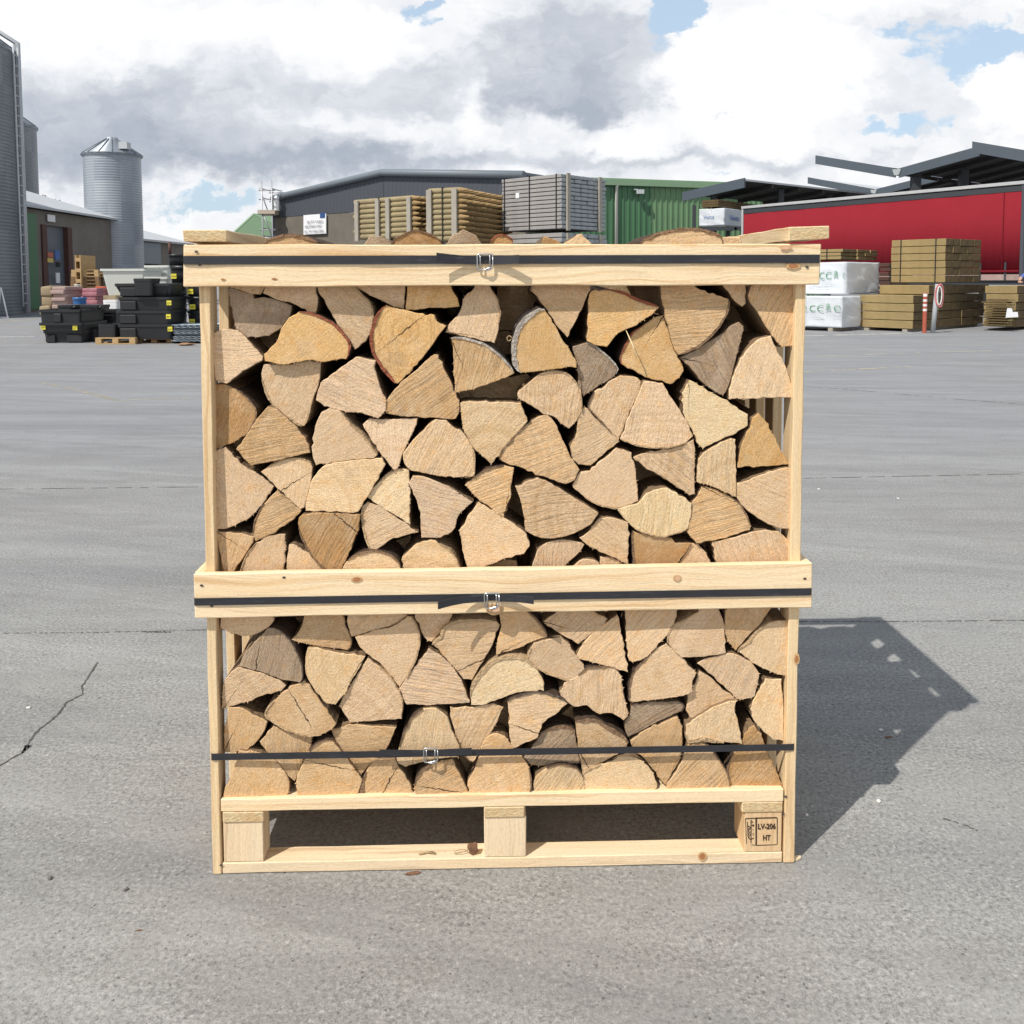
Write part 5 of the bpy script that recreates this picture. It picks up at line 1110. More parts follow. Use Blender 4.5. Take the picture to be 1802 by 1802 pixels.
fixn(bm); ro = mesh_obj('roof', bm, 'roof_sheet', shed); ro.matrix_parent_inverse = Matrix.Translation(-shed.location)
sg = (wallpt(84, 376), wallpt(98, 391))
def onwall(o, name, pxs, m, dx=.08, th_=.03): 
    (x0, y0, x1, y1) = pxs; A_, B_ = atx(x0, y0, XW+dx), atx(x1, y1, XW+dx)
    return wpoly(o, name, [(XW+dx, A_.y, B_.z), (XW+dx, B_.y, B_.z), (XW+dx, B_.y, A_.z), (XW+dx, A_.y, A_.z)], th_, m)
onwall(shed, 'sign', (84, 377, 97.5, 391), 'sign_white'); onwall(shed, 'poster', (84, 444, 94, 453), 'poster_red'); onwall(shed, 'poster', (84, 454, 94, 462), 'poster_yellow')
onwall(shed, 'poster', (97, 440, 106, 457), 'poster_blue'); onwall(shed, 'poster', (99, 480, 106, 498), 'sign_white'); onwall(shed, 'poster', (99, 461, 106, 470), 'dark_void'); onwall(shed, 'meter_box', (139.5, 451, 145, 464), 'sign_white')
shed2 = thing('storage_shed', 'long low shed with pale roof right of the round silo', 'shed', Vector((-18.5, 44, 0)))
A_, B_ = at(240, 416, 43), at(330, 431, 49)
def vext(p, z): return Vector((p.x, p.y, z))
zt_ = (A_.z+B_.z)/2
wpoly(shed2, 'wall', [vext(A_, 0), vext(B_, 0), vext(B_, zt_), vext(A_, zt_)], .2, 'shed_wall')
w3 = [A_.lerp(B_, t) for t in (.05, .42)]; nv = Vector((.1, -.12, 0))
wpoly(shed2, 'door', [vext(w3[0]+nv, 1.9), vext(w3[1]+nv, 1.9), vext(w3[1]+nv, zt_-.15), vext(w3[0]+nv, zt_-.15)], .05, 'slate_trim')
wpoly(shed2, 'doorway', [vext(w3[0]+nv, 0), vext(w3[1]+nv, 0), vext(w3[1]+nv, 1.85), vext(w3[0]+nv, 1.85)], .05, 'dark_void')
up_ = Vector((-6, 1.5, 1.6))
wpoly(shed2, 'roof', [vext(A_, zt_)+Vector((.3, -.3, -.02)), vext(B_, zt_)+Vector((.3, .2, -.02)), vext(B_, zt_)+up_, vext(A_, zt_)+up_], .1, 'roof_sheet')

# trees behind the shed
def tree(label, p, h_, rad, nl, seed):
    o = thing('tree', label, 'tree', p, 'treetops behind the left shed'); rg = random.Random(seed); bm = bmesh.new()
    addtube(bm, [(0, 0, 0), (.1, 0, h_*.4), (0, .1, h_*.75), (.05, 0, h_*.95)], [.22, .17, .10, .03], 7)
    tips = []
    for k in range(9):
        a_ = rg.uniform(0, 6.28); z0 = h_*rg.uniform(.45, .8); L = rad*rg.uniform(.5, .95); e_ = Vector((L*math.cos(a_), L*math.sin(a_), z0+L*.7)); tips.append(e_)
        addtube(bm, [(0, 0, z0), tuple(e_*.5 + Vector((0, 0, z0*.5))), tuple(e_)], [.07, .05, .02], 5)
    mesh_obj('trunk', bm, 'trunk_bark', o); bm = bmesh.new(); tips += [Vector((0, 0, h_))]
    for k in range(nl):
        c_ = rg.choice(tips) + Vector((rg.gauss(0, rad*.26), rg.gauss(0, rad*.26), rg.gauss(0, rad*.22))); s_ = rg.uniform(.06, .16)
        u_ = Vector((rg.gauss(0, 1), rg.gauss(0, 1), rg.gauss(0, 1))).normalized(); w_ = u_.orthogonal().normalized()
        bm.faces.new([bm.verts.new(c_+d_*s_) for d_ in (u_, w_*.6, -u_, -w_*.6)])
    mesh_obj('crown', bm, 'leaf', o)
for i, (px_, py_, lab) in enumerate(((76, 346, 'leftmost small dark treetop above the shed roof'), (92, 353, 'middle small dark treetop above the shed roof'), (104, 358, 'rightmost small dark treetop above the shed roof'))):
    p = at(px_, py_, 62); tree(lab, Vector((p.x, 62, 0)), p.z-.3, .75, 900, i+3)

# green gable and scaffold tower ----------------------------------------
gb = thing('green_shed', 'far green gabled shed seen left of the scaffold tower', 'shed', Vector((at(450, 400, 60).x, 60, 0)))
L_, A2, R_ = at(392, 430, 60), at(447, 379, 60), at(520, 412, 60)
wpoly(gb, 'wall', [vext(L_, 0), vext(R_, 0), vext(R_, L_.z+.6), A2, L_], .2, 'green_trim')
dv = Vector((14, 24, 0))
wpoly(gb, 'roof', [A2+EZ*.05, vext(R_, L_.z+.6)+EZ*.05, vext(R_, L_.z+.6)+dv+EZ*.05, A2+dv+EZ*.05], .12, 'green_trim')
wpoly(gb, 'roof', [A2+EZ*.05, L_+EZ*.05, L_+dv+EZ*.05, A2+dv+EZ*.05], .12, 'green_trim')
Ys = 44
sc = thing('scaffold_tower', 'slim scaffold tower with a board platform beside the slate-clad building', 'scaffold', Vector((at(474, 400, Ys).x, Ys, 0)))
bm = bmesh.new(); cx_ = sc.location.x
P4 = {}
for i, (px_, ptop) in enumerate(((462, 318), (479.5, 316))):
    x = at(px_, 400, Ys).x - cx_; zt_ = at(px_, ptop, Ys).z
    for dy in (0, 1.2): addtube(bm, [(x+dy*.15, dy, 0), (x+dy*.15, dy, zt_-dy*.6)], .035, 5); P4[(i, dy)] = x+dy*.15
for py_ in (335, 351, 374, 405, 418):
    z = at(470, py_, Ys).z
    for dy in (0, 1.2): addtube(bm, [(P4[(0, dy)]-.15, dy, z), (P4[(1, dy)]+.15, dy, z)], .03, 5)
    for i in (0, 1): addtube(bm, [(P4[(i, 0)], 0, z+.08), (P4[(i, 1.2)], 1.2, z+.08)], .03, 5)
z1, z2, z3 = at(470, 330, Ys).z, at(470, 372, Ys).z, at(470, 420, Ys).z
addtube(bm, [(P4[(0, 0)]-.12, 0, z1), (P4[(1, 0)]-.2, 0, z2)], .03, 5); addtube(bm, [(P4[(0, 0)], 0, z2), (P4[(1, 0)], 0, z3)], .03, 5); addtube(bm, [(P4[(1, 1.2)]+.2, 1.2, z2), (P4[(1, 1.2)]+.6, 1.6, z3)], .03, 5)
addtube(bm, [(P4[(0, 0)], 0, z3), (P4[(1, 0)], 0, .1)], .03, 5)
mesh_obj('frame', bm, 'scaffold_tube', sc)
bm = bmesh.new(); addbox(bm, P4[(0, 0)]-.2, P4[(1, 0)]+.15, -.1, 1.3, z2-.12, z2+.06); fixn(bm); mesh_obj('platform', bm, 'scaffold_board', sc)
bm = bmesh.new(); addbox(bm, P4[(1, 0)]+.03, P4[(1, 0)]+.25, .2, .5, z2+.06, z2+.55); bmesh.ops.create_icosphere(bm, subdivisions=2, radius=.13, matrix=Matrix.Translation((P4[(1, 0)]+.14, .35, z2+.66))); fixn(bm); mesh_obj('white_bundle', bm, 'sign_white', sc)

# ribbed wall from p0 to p1 (plan points), heights zlo/zhi as functions of t
def ribbed(o, name, p0, p1, zlo, zhi, pitch, depth, m, inv=True, cuts=()):
    p0, p1 = Vector((p0[0], p0[1], 0)), Vector((p1[0], p1[1], 0)); L = (p1-p0).length; t_ = (p1-p0)/L; nn = Vector((t_.y, -t_.x, 0))
    if nn.dot(-p0) < 0: nn = -nn
    n_ = int(L/pitch); prof = []
    for i in range(n_+1):
        for (f_, d_) in ((0, 0), (.62, 0), (.70, depth), (.92, depth), (1.0, 0)):
            s_ = (i+f_)*pitch
            if s_ <= L: prof.append((s_, d_))
    for c_ in cuts: prof.append((c_*L, 0))
    prof.sort(); bm = bmesh.new(); prev = None
    for s_, d_ in prof:
        b0 = p0+t_*s_+nn*d_; r_ = [bm.verts.new(b0+EZ*zlo(s_/L)), bm.verts.new(b0+EZ*zhi(s_/L)), bm.verts.new(p0+t_*s_-nn*.15+EZ*zhi(s_/L)), bm.verts.new(p0+t_*s_-nn*.15+EZ*zlo(s_/L))]
        if prev:
            for k in range(4): bm.faces.new((prev[k], prev[(k+1) % 4], r_[(k+1) % 4], r_[k]))
        else: bm.faces.new(r_)
        prev = r_
    bm.faces.new(prev[::-1]); fixn(bm); q = mesh_obj(name, bm, m, o); q.matrix_parent_inverse = Matrix.Translation(-o.location) if o else Matrix(); return q
def pw(xs, ys):
    def f(t):
        for i in range(len(xs)-1):
            if t <= xs[i+1]+1e-9: return ys[i]+(ys[i+1]-ys[i])*(t-xs[i])/(xs[i+1]-xs[i])
        return ys[-1]
    return f
wh = thing('warehouse', 'wide warehouse with slate-blue ribbed gable over a pebbledash wall', 'warehouse', Vector((-8, 42, 0)))
Ya, Yb = 45.0, 36.0
pa, pb2 = at(483, 381, Ya), at(925, 350, Yb)
def pwall(px_): # point on the wall line for a pixel column
    d = ray(px_, 380); A3 = Vector((pa.x, pa.y, 0)); B3 = Vector((pb2.x, pb2.y, 0)); e_ = B3-A3
    # solve C0+s d = A3 + t e in plan
    den = d.x*e_.y - d.y*e_.x; s_ = ((A3.x-C0.x)*e_.y - (A3.y-C0.y)*e_.x)/den; p = C0+d*s_; return Vector((p.x, p.y, 0)), (p-A3).dot(e_)/e_.length_squared
def zat(px_, py_): p, t = pwall(px_); d = ray(px_, py_); return H + d.z*(p.y/d.y), t
zc = [zat(483, 383)[0], zat(620, 373)[0]]; zcl = sum(zc)/2
tops = [zat(480, 350), zat(675, 304), zat(925, 308)]
xs = [0, tops[1][1], 1]; ys_ = [tops[0][0], tops[1][0], tops[2][0]]
ribbed(wh, 'cladding', pa, pb2, lambda t: zcl, pw(xs, ys_), .25, .018, 'slate_cladding', cuts=(tops[1][1],))
wpoly(wh, 'wall', [vext(pa, 0), vext(pb2, 0), vext(pb2, zcl-.02), vext(pa, zcl-.02)], .25, 'pebbledash')
bm = bmesh.new()
pk = pwall(675)[0]; nf = Vector((pb2.y-pa.y, -(pb2.x-pa.x), 0)).normalized(); nf = nf if nf.dot(-Vector((pa.x, pa.y, 0))) > 0 else -nf
addtube(bm, [vext(pa, ys_[0])+nf*.1, vext(pk, ys_[1])+nf*.1, vext(pb2, ys_[2])+nf*.1], .16, 6)
q = mesh_obj('verge_trim', bm, 'slate_trim', wh); q.matrix_parent_inverse = Matrix.Translation(-wh.location)
back = -nf*5
wpoly(wh, 'roof', [vext(pa, ys_[0]), vext(pk, ys_[1]), vext(pk, ys_[1])+back, vext(pa, ys_[0])+back], .1, 'slate_trim')
wpoly(wh, 'roof', [vext(pk, ys_[1]), vext(pb2, ys_[2]), vext(pb2, ys_[2])+back, vext(pk, ys_[1])+back], .1, 'slate_trim')
wpoly(wh, 'wall', [vext(pa, 0), vext(pa, ys_[0]-.05), vext(pa, ys_[0]-.05)+back, vext(pa, 0)+back], .2, 'slate_cladding')
# its notice board
def onwh(px_, py_, o_=.12): p, t = pwall(px_); d = ray(px_, py_); q_ = C0 + d*(p.y/d.y); return q_ + nf*o_
sg = thing('notice_board', 'white notice board with blue logo on the pebbledash wall', 'sign', onwh(557, 396, .1))
bm = bmesh.new(); addpoly(bm, [onwh(537.5, 413), onwh(577, 411), onwh(577, 376), onwh(537.5, 379)], .04); fixn(bm); q = mesh_obj('panel', bm, 'sign_white', sg); q.matrix_parent_inverse = Matrix.Translation(-sg.location)
bm = bmesh.new(); addpoly(bm, [onwh(567, 384, .14), onwh(575.5, 383.5, .14), onwh(575.5, 374.5, .14), onwh(567, 375, .14)], .02); fixn(bm); q = mesh_obj('logo', bm, 'sign_blue', sg); q.matrix_parent_inverse = Matrix.Translation(-sg.location)
ang_ = math.atan2(pb2.y-pa.y, pb2.x-pa.x)
def wtext(s_, px_, py_, w_px, o, m, M0=ang_, offs=.17):
    p = onwh(px_, py_, offs); q = text_mesh(s_, .3, o, Matrix.Translation(p-o.location) @ Matrix.Rotation(M0, 4, 'Z') @ UPRIGHT, m, 'lettering', .003, .004)
    w0 = max(v_.co.x for v_ in q.data.vertices); tgt = (onwh(px_+w_px, py_, offs)-p).length; k = tgt/w0
    for v_ in q.data.vertices: v_.co.x *= k
    return q
for s_, a_, b_, w_ in (('BUTT YARD', 545, 393, 28), ('ARCHWAY UNIT', 541, 401, 30), ('ALL TO TARA AREA', 540.5, 409.5, 34)):
    q = wtext(s_, a_, b_, w_, sg, 'sign_grey_ink')
    for v_ in q.data.vertices: v_.co.y *= .52

# green building ---------------------------------------------------------
gr = thing('green_building', 'green ribbed metal building with pale eave, right of the grey planks', 'building', Vector((6, 36, 0)))
g0, g1 = at(905, 318, 43.5), at(1460, 335, 49)
def gline(px_): d = ray(px_, 400); A3 = Vector((g0.x, g0.y, 0)); e_ = Vector((g1.x-g0.x, g1.y-g0.y, 0)); den = d.x*e_.y-d.y*e_.x; s_ = ((A3.x-C0.x)*e_.y-(A3.y-C0.y)*e_.x)/den; p = C0+d*s_; return Vector((p.x, p.y, 0))
def gz(px_, py_): p = gline(px_); d = ray(px_, py_); return H + d.z*(p.y/d.y)
zE = (gz(1068, 324)+gz(1230, 333))/2; zT = (gz(1068, 315.5)+gz(1250, 324))/2
m1 = gline(1145)
ribbed(gr, 'wall', gline(905), m1, lambda t: 0, lambda t: zE, .30, .05, 'green_cladding'); ribbed(gr, 'wall', m1, gline(1460), lambda t: 0, lambda t: zE, .30, .05, 'green_cladding_sunlit')
e0, e1 = gline(900), gline(1300); gn = Vector((e1.y-e0.y, -(e1.x-e0.x), 0)).normalized(); gn = gn if gn.dot(-e0) > 0 else -gn
bm = bmesh.new(); addpoly(bm, [vext(e0, zE-.01)+gn*.28, vext(e1, zE-.01)+gn*.28, vext(e1, zT)+gn*.28, vext(e0, zT)+gn*.28], .3); fixn(bm); q = mesh_obj('eave', bm, 'green_trim', gr); q.matrix_parent_inverse = Matrix.Translation(-gr.location)
wpoly(gr, 'roof', [vext(e0, zT), vext(e1, zT), vext(e1, zT+.25)-gn*10, vext(e0, zT+.25)-gn*10], .1, 'green_trim')
bm = bmesh.new(); p = gline(1083)+gn*.12; addtube(bm, [vext(p, 0), vext(p, zE-.1), vext(p+gn*.1, zE)], .075, 8); q = mesh_obj('downpipe', bm, 'white_pvc', gr); q.matrix_parent_inverse = Matrix.Translation(-gr.location)
bm = bmesh.new(); p = gline(1121)+gn*.3; z = gz(1121, 339); addbox(bm, p.x-.18, p.x+.2, p.y-.12, p.y+.05, z-.09, z+.12); addbox(bm, p.x-.3, p.x-.1, p.y-.05, p.y+.3, z+.1, z+.15); fixn(bm); q = mesh_obj('floodlight', bm, 'pole_grey', gr); q.matrix_parent_inverse = Matrix.Translation(-gr.location)

# canopies -----------------------------------------------------------------
DV = Vector((.767, .642, 0)); TV = Vector((.642, -.767, 0))       # the bays repeat along TV, the sheets run back along DV
def canopy(label, segs, anchor, Y, depth, cols, th_=.40, beam=None):
    P0 = at(anchor[0], anchor[1], Y)
    def onp(px_, py_): d = ray(px_, py_); t = (P0-C0).dot(DV)/d.dot(DV); return C0 + d*t
    o = thing('canopy', label, 'canopy', Vector((P0.x, P0.y, 0)), 'dark steel canopies beyond the red trailer'); inv = Matrix.Translation(-o.location)
    def band(pts, up_, dn, f, bk, ms, name, par=None):
        bm = bmesh.new(); prev = None
        for p in pts:
            r_ = [bm.verts.new(q_) for q_ in (p+EZ*up_+DV*f, p+EZ*dn+DV*f, p+EZ*dn+DV*bk, p+EZ*up_+DV*bk)]
            if prev:
                for k in range(4): fc = bm.faces.new((prev[k], prev[(k+1) % 4], r_[(k+1) % 4], r_[k])); fc.material_index = 1 if (k == 1 and len(ms) > 1) else 0
            else: bm.faces.new(r_)
            prev = r_
        bm.faces.new(prev[::-1]); bmesh.ops.recalc_face_normals(bm, faces=bm.faces); q = mesh_obj(name, bm, ms, par or o); q.matrix_parent_inverse = inv; return q
    for sgm in segs:
        pts = [onp(a_, b_) for a_, b_ in sgm]
        rf = band(pts, 0, -.08, 0, depth, ['roof_sheet', 'soffit_shaded'], 'roof')
        band(pts, .04, .04-th_, -.10, -.005, ['canopy_fascia'], 'fascia')
        for k in range(1, 7): band(pts, -.085, -.26, depth*k/6-.05, depth*k/6, ['soffit_shaded'], 'purlin')
    if beam: band([onp(a_, b_) for a_, b_ in beam], .16, -.16, .06, .35, ['soffit_shaded'], 'gutter_beam')
    if len(segs) > 1:
        g_ = (onp(*segs[0][-1])+onp(*segs[1][0]))/2; bm = bmesh.new(); q4_ = [g_-TV*.20, g_+TV*.20, g_+TV*.10-EZ*.26, g_-TV*.10-EZ*.26]; addpoly(bm, [p-DV*.14 for p in q4_], .03); fixn(bm); q = mesh_obj('gutter_end', bm, 'pole_grey', o); q.matrix_parent_inverse = inv
    for (px_, py_, w_, dy) in cols:
        p = onp(px_, py_)+DV*dy; bm = bmesh.new(); addbox(bm, p.x-w_, p.x+w_, p.y-w_, p.y+w_, 0, p.z-.1); fixn(bm); q = mesh_obj('column', bm, 'dark_steel', o); q.matrix_parent_inverse = inv
    return o
canopy('nearest dark butterfly canopy rising above the red trailer', [[(1437, 275), (1577, 298)], [(1584, 298), (1725, 259)]], (1580, 298), 40, 12, ((1604, 296, .17, .4), (1640, 286, .17, 3)), beam=[(1476, 287), (1540, 297), (1580, 303), (1614, 303)])
canopy('dark canopy slope at the top right edge of the view', [[(1713, 251), (1802, 266), (1960, 292)], [(1968, 292), (2120, 262)]], (1760, 259), 33, 12, ((1985, 290, .17, .4),))
canopy('low butterfly canopy half hidden behind the trailer roof', [[(1423, 313), (1536, 334)], [(1543, 334), (1640, 310), (1700, 296)]], (1540, 334), 54, 12, ((1560, 334, .18, .5),), beam=[(1452, 322), (1540, 338), (1600, 338)])
canopy('wide dark canopy between green building and red trailer', [[(1203, 340), (1312, 315)]], (1260, 327), 39.5, 12, ((1246, 330, .12, .4), (1290, 320, .12, 3.5), (1290, 320, .12, 7.5)))

# cantilever rack with wrapped boards under the canopy
rk = thing('storage_rack', 'dark steel storage rack under the wide canopy', 'rack', Vector((at(1235, 400, 38).x, 38, 0)))
bm = bmesh.new(); x0, x1 = at(1233, 400, 38).x, at(1420, 400, 38).x; zz1, zz2 = at(1250, 398, 38).z, at(1250, 352, 38).z
for t in (0, .33, .66, 1): x = lerp(x0, x1, t); addbox(bm, x-.07, x+.07, 39.3, 39.45, 0, zz2-.1); addbox(bm, x-.05, x+.05, 38, 39.3, zz1-.16, zz1-.04)
addbox(bm, x0, x1, 38.0, 38.1, zz1-.18, zz1-.02); addbox(bm, x0, x1, 39.5, 39.6, 1.0, 1.2); fixn(bm); q = mesh_obj('frame', bm, 'dark_steel', rk); q.matrix_parent_inverse = Matrix.Translation(-rk.location)
# ------------------------------------------------------------------ bundles of timber
def solve_bundle(pc, Y, pl_, pr, th, z=0.0):
    """near upright edge at pixel column pc and distance Y; left face runs off at angle th, right face at 90 - th"""
    cx = (pc-901)/1600*Y; 
    def sol(px_, d):
        k = (px_-901)/1600; # (cx + s dx) = k (Y + s dy)
        return (k*Y-cx)/(d[0]-k*d[1])
    dl = (-math.cos(th), math.sin(th)); dr = (math.sin(th), math.cos(th))
    return cx, sol(pl_, dl), sol(pr, dr), dl, dr
def bundle_frame(pc, Y, pl_, pr, th):
    cx, LL, LR, dl, dr = solve_bundle(pc, Y, pl_, pr, R(th))
    X = Vector((dl[0], dl[1], 0)); Z = EZ; Yv = Vector((dr[0], dr[1], 0))
    # local x: along left face away from the corner, y: along right face, z up  (left-handed pair fixed by using -x)
    M = Matrix(((-X.x, Yv.x, 0, cx), (-X.y, Yv.y, 0, Y), (0, 0, 1, 0), (0, 0, 0, 1)))
    return M, abs(LL), abs(LR)
def zpx(pc, py, Y): return at(pc, py, Y).z
def beams(label, pc, Y, pl_, pr, th, ztop_px, zbot_px, rows_, cols_, name, part, ms, group, gap=.012, zabs=None, straps=(), jit=.01, battens=(), ragged=0, cat='timber stack'):
    M, LL, LR = bundle_frame(pc, Y, pl_, pr, th); z1 = zpx(pc, ztop_px, Y) if zabs is None else zabs[1]; z0 = zpx(pc, zbot_px, Y) if zabs is None else zabs[0]
    o = thing(name, label, cat, M @ Matrix.Translation((0, 0, z0)), group); hh = (z1-z0)/rows_; ww = LR/cols_; rg = random.Random(int(pc))
    bm = bmesh.new(); addbox(bm, -LL, 0, 0, ww-.004, 0, hh-gap, 0)
    fixn(bm); bevel(bm, min(.006, hh*.08)); bm.normal_update()
    for f in bm.faces:
        if f.normal.x > .25 or f.normal.x < -.8: f.material_index = 1
    b0 = None
    for r_ in range(rows_):
        for c_ in range(cols_):
            if 0 < c_ < cols_-1 and 0 < r_ < rows_-1 and False: continue
            T = Matrix.Translation((rg.uniform(-jit, jit)*(1+ragged*rg.random()), c_*ww, r_*hh+gap))
            if b0 is None: b0 = mesh_obj(part, bm, ms, o); b0.matrix_basis = T
            else: copy_part(b0, o, T)
    bm = bmesh.new()
    for s_ in straps:
        x = -LL*s_; addbox(bm, x-.012, x+.012, -.006, -.001, .01, z1-z0+.006); addbox(bm, x-.012, x+.012, -.006, LR, z1-z0+.001, z1-z0+.006)
    if straps: fixn(bm); mesh_obj('strap', bm, 'dark_void', o)
    if battens:
        for bf in battens:
            bm = bmesh.new(); addbox(bm, *bf); fixn(bm); mesh_obj('batten', bm, 'old_batten', o)
    return o, M, LL, LR, z0, z1
def bearers(o, LL, LR, z0, n_=2):
    for k in range(n_):
        bm = bmesh.new(); x = -LL*(.15+.7*k/max(1, n_-1)); addbox(bm, x-.05, x+.05, 0, LR, -z0, 0); fixn(bm); mesh_obj('bearer', bm, 'old_batten', o)
SL = ['treated_sleeper', 'sleeper_end']
# right-hand timber yard (near faces at about 18 m)
gS = 'stacks of green-treated sleepers on the right'
o, M, LL, LR, z0, z1 = beams('large lower sleeper stack with stepped top behind the striped bollard', 1608, 18.2, 1512, 1731, 50, 520, 580, 4, 6, 'sleeper_stack', 'sleeper', SL, gS, straps=()); bearers(o, LL, LR, z0)
beams('top sleeper layer set back on the large lower stack', 1634, 18.6, 1547, 1736, 50, 502, 520, 1, 5, 'sleeper_stack', 'sleeper', SL, gS, zabs=(z1+.004, zpx(1634, 502, 18.6)))
beams('tall strapped six-tier sleeper bundle on top of the stack, against the red trailer', 1662, 19.0, 1566.5, 1723, 52, 420, 497, 6, 5, 'sleeper_bundle', 'sleeper', SL, gS, zabs=(zpx(1662, 498, 19.0), zpx(1662, 419.5, 19.0)), straps=(.18, .82))
beams('sleeper stack at the right edge of the view', 1790, 18.6, 1733, 1990, 50, 503, 577, 5, 6, 'sleeper_stack', 'sleeper', SL, gS, straps=(), jit=.03)
o, M, LL, LR, z0, z1 = beams('fanned thin boards with splayed dark ends beside the right-edge stack', 1772, 18.3, 1731, 1786, 55, 527, 576, 11, 2, 'board_stack', 'board', ['sleeper_end', 'treated_sleeper'], None, jit=.06, gap=.022)
lbm = bmesh.new(); 
p1_ = at(1770, 560, 18.0); addpoly(lbm, [at(1770, 559, 18.0), at(1792, 558, 18.0), at(1791, 549, 18.0), at(1782, 549, 18.0), at(1781, 543, 18.0), at(1773, 542, 18.0)], .01); fixn(lbm)
q = mesh_obj('delivery_note', lbm, 'sign_white'); tag(q, 'white paper delivery notes stuck on the right-edge timber', 'paper note')
beams('dark stack of weathered boards between white packs and sleeper bundle', 1563, 21.5, 1545, 1600, 30, 463, 575, 14, 3, 'board_stack', 'board', ['brown_frame', 'sleeper_end'], None, jit=.04, gap=.02)
# wrapped packs
def wrapped(label, pc, Y, pl_, pr, th, zt_px, zb_px, zabs=None, texts=(), name='wrapped_pack', group='white wrapped timber packs', dx=0):
    M, LL, LR = bundle_frame(pc, Y, pl_, pr, th); z1 = zpx(pc, zt_px, Y); z0 = zpx(pc, zb_px, Y)
    o = thing(name, label, 'timber pack', M @ Matrix.Translation((0, 0, z0)), group); hh = z1-z0; bm = bmesh.new(); addbox(bm, -LL, 0, 0, LR, 0, hh)
    bmesh.ops.subdivide_edges(bm, edges=bm.edges[:], cuts=18, use_grid_fill=True); sd = pc*.37
    for v_ in bm.verts:
        c_ = v_.co; n_ = noise.noise(Vector((c_.x*2.2+sd, c_.y*2.2, c_.z*3.5))); n2 = 1-abs(noise.noise(Vector((c_.x*3.3+c_.z*2.5, c_.y*3+c_.z*4+sd, c_.z*2.0))))*2
        v_.co += Vector((1.0 if c_.x > -.01 else 0, -1.0 if c_.y < .01 else 0, .2))*(n_*.018 + max(0, n2)*.016)
    fixn(bm); mesh_obj('plastic_wrap', bm, 'wrap_white', o, True)
    bm = bmesh.new()
    for t in (.5,): x = -LL*t; addbox(bm, x-.012, x+.012, -.032, -.024, 0, hh+.03)
    fixn(bm); mesh_obj('strap', bm, 'sign_white', o)
    for (s_, ca_, cb_, w_px, h_px, m, face) in texts:
        # position on the left face (y = -.03) : solve x for pixel column
        def xon(px_): k = (px_-901)/1600; O_ = M @ Vector((0, -.035, 0)); d_ = (M.to_3x3() @ Vector((1, 0, 0))); return (k*O_.y-O_.x)/(d_.x-k*d_.y)
        xa, xb_ = xon(ca_), xon(ca_+w_px); yy = (M @ Vector((xa, 0, 0))).y; za = at(ca_, cb_, yy).z - z0
        q = text_mesh(s_, .3, o, Matrix.Translation((xa, -.036, za)) @ UPRIGHT, m, 'lettering', .002, -.007 if m == 'wrap_green_ink' else -.003)
        w0 = max(v_.co.x for v_ in q.data.vertices); x00 = min(v_.co.x for v_ in q.data.vertices); h0 = max(v_.co.y for v_ in q.data.vertices)
        hh_ = h_px/1600*yy
        for v_ in q.data.vertices: v_.co.x = (v_.co.x-x00)*(xb_-xa)/(w0-x00); v_.co.y *= hh_/h0
    return o, M, LL, LR, z0, z1, xon if texts else None
def chevrons(o, xon, z0, M, c_, y_, w_px, h_px):
    bm = bmesh.new(); x0, x1 = xon(c_), xon(c_+w_px); yy = (M @ Vector((x0, 0, 0))).y; hh_ = h_px/1600*yy; zb = at(c_, y_, yy).z-z0; xm = (x0+x1)/2; t = hh_*.075
    for k in range(4):
        zc_ = zb + hh_*(k*.2+.12)
        for sx_ in (-1, 1): addprism(bm, [(xm, zc_+hh_*.16), (xm, zc_+hh_*.16+t), (xm+sx_*(x1-xm)*(1-.12*k), zc_+t), (xm+sx_*(x1-xm)*(1-.12*k), zc_)], -.038, -.034)
    fixn(bm); mesh_obj('tree_mark', bm, 'wrap_green_ink', o)
lines = [('Alla vår trä varor är från skog', 1421, 572, 30, 3, 'sign_grey_ink', 0)]
o, M, LL, LR, z0, z1, xn = wrapped('lower white wrapped timber pack with green lettering on the ground', 1481, 18.4, 1360, 1514, 46, 522, 577,
    texts=(('e', 1404, 548, 16, 11, 'wrap_green_ink', 0), ('c', 1425, 548, 10, 11, 'wrap_green_ink', 0), ('c', 1438, 548, 11, 11, 'wrap_green_ink', 0), ('e', 1467.5, 548, 12, 11, 'wrap_green_ink', 0), ('- - - -- ----', 1424, 560, 26, 2, 'sign_grey_ink', 0), ('-- ----', 1467, 559, 11, 2, 'sign_grey_ink', 0)))
chevrons(o, xn, z0, M, 1453, 548, 9, 15); bearers(o, LL, LR, z0)
o, M, LL, LR, z0, z1, xn = wrapped('upper white wrapped timber pack stacked on the lower one', 1486, 19.0, 1350, 1545, 46, 461, 518,
    texts=(('c', 1441, 491, 9, 12, 'wrap_green_ink', 0), ('c', 1452, 491, 11, 12, 'wrap_green_ink', 0), ('e', 1482, 490, 4, 11, 'wrap_green_ink', 0), ('-- --- ----- ---', 1430, 502, 34, 2, 'sign_grey_ink', 0), ('--- ---- ---', 1424, 507, 34, 2, 'sign_grey_ink', 0)))
chevrons(o, xn, z0, M, 1466, 491, 8, 15)
beams('thin loose board stack lying on the upper white pack', 1482, 19.1, 1390, 1543, 46, 438, 457, 3, 5, 'board_stack', 'board', SL, None, straps=(.3,), jit=.05)
wrapped('blue-lettered white wrapped pack on the rack under the canopy', 1272, 38.2, 1229, 1312, 40, 366, 396, texts=(('Visotas', 1236, 386, 19, 7, 'wrap_blue_ink', 0),), group=None)
M_, LLv, LRv = bundle_frame(1272, 38.2, 1229, 1312, 40)
tp = thing('pack_print', 'blue printed name on the shaded end of the rack pack', 'lettering', M_); 
rx = Matrix.Rotation(R(90), 4, 'Z')
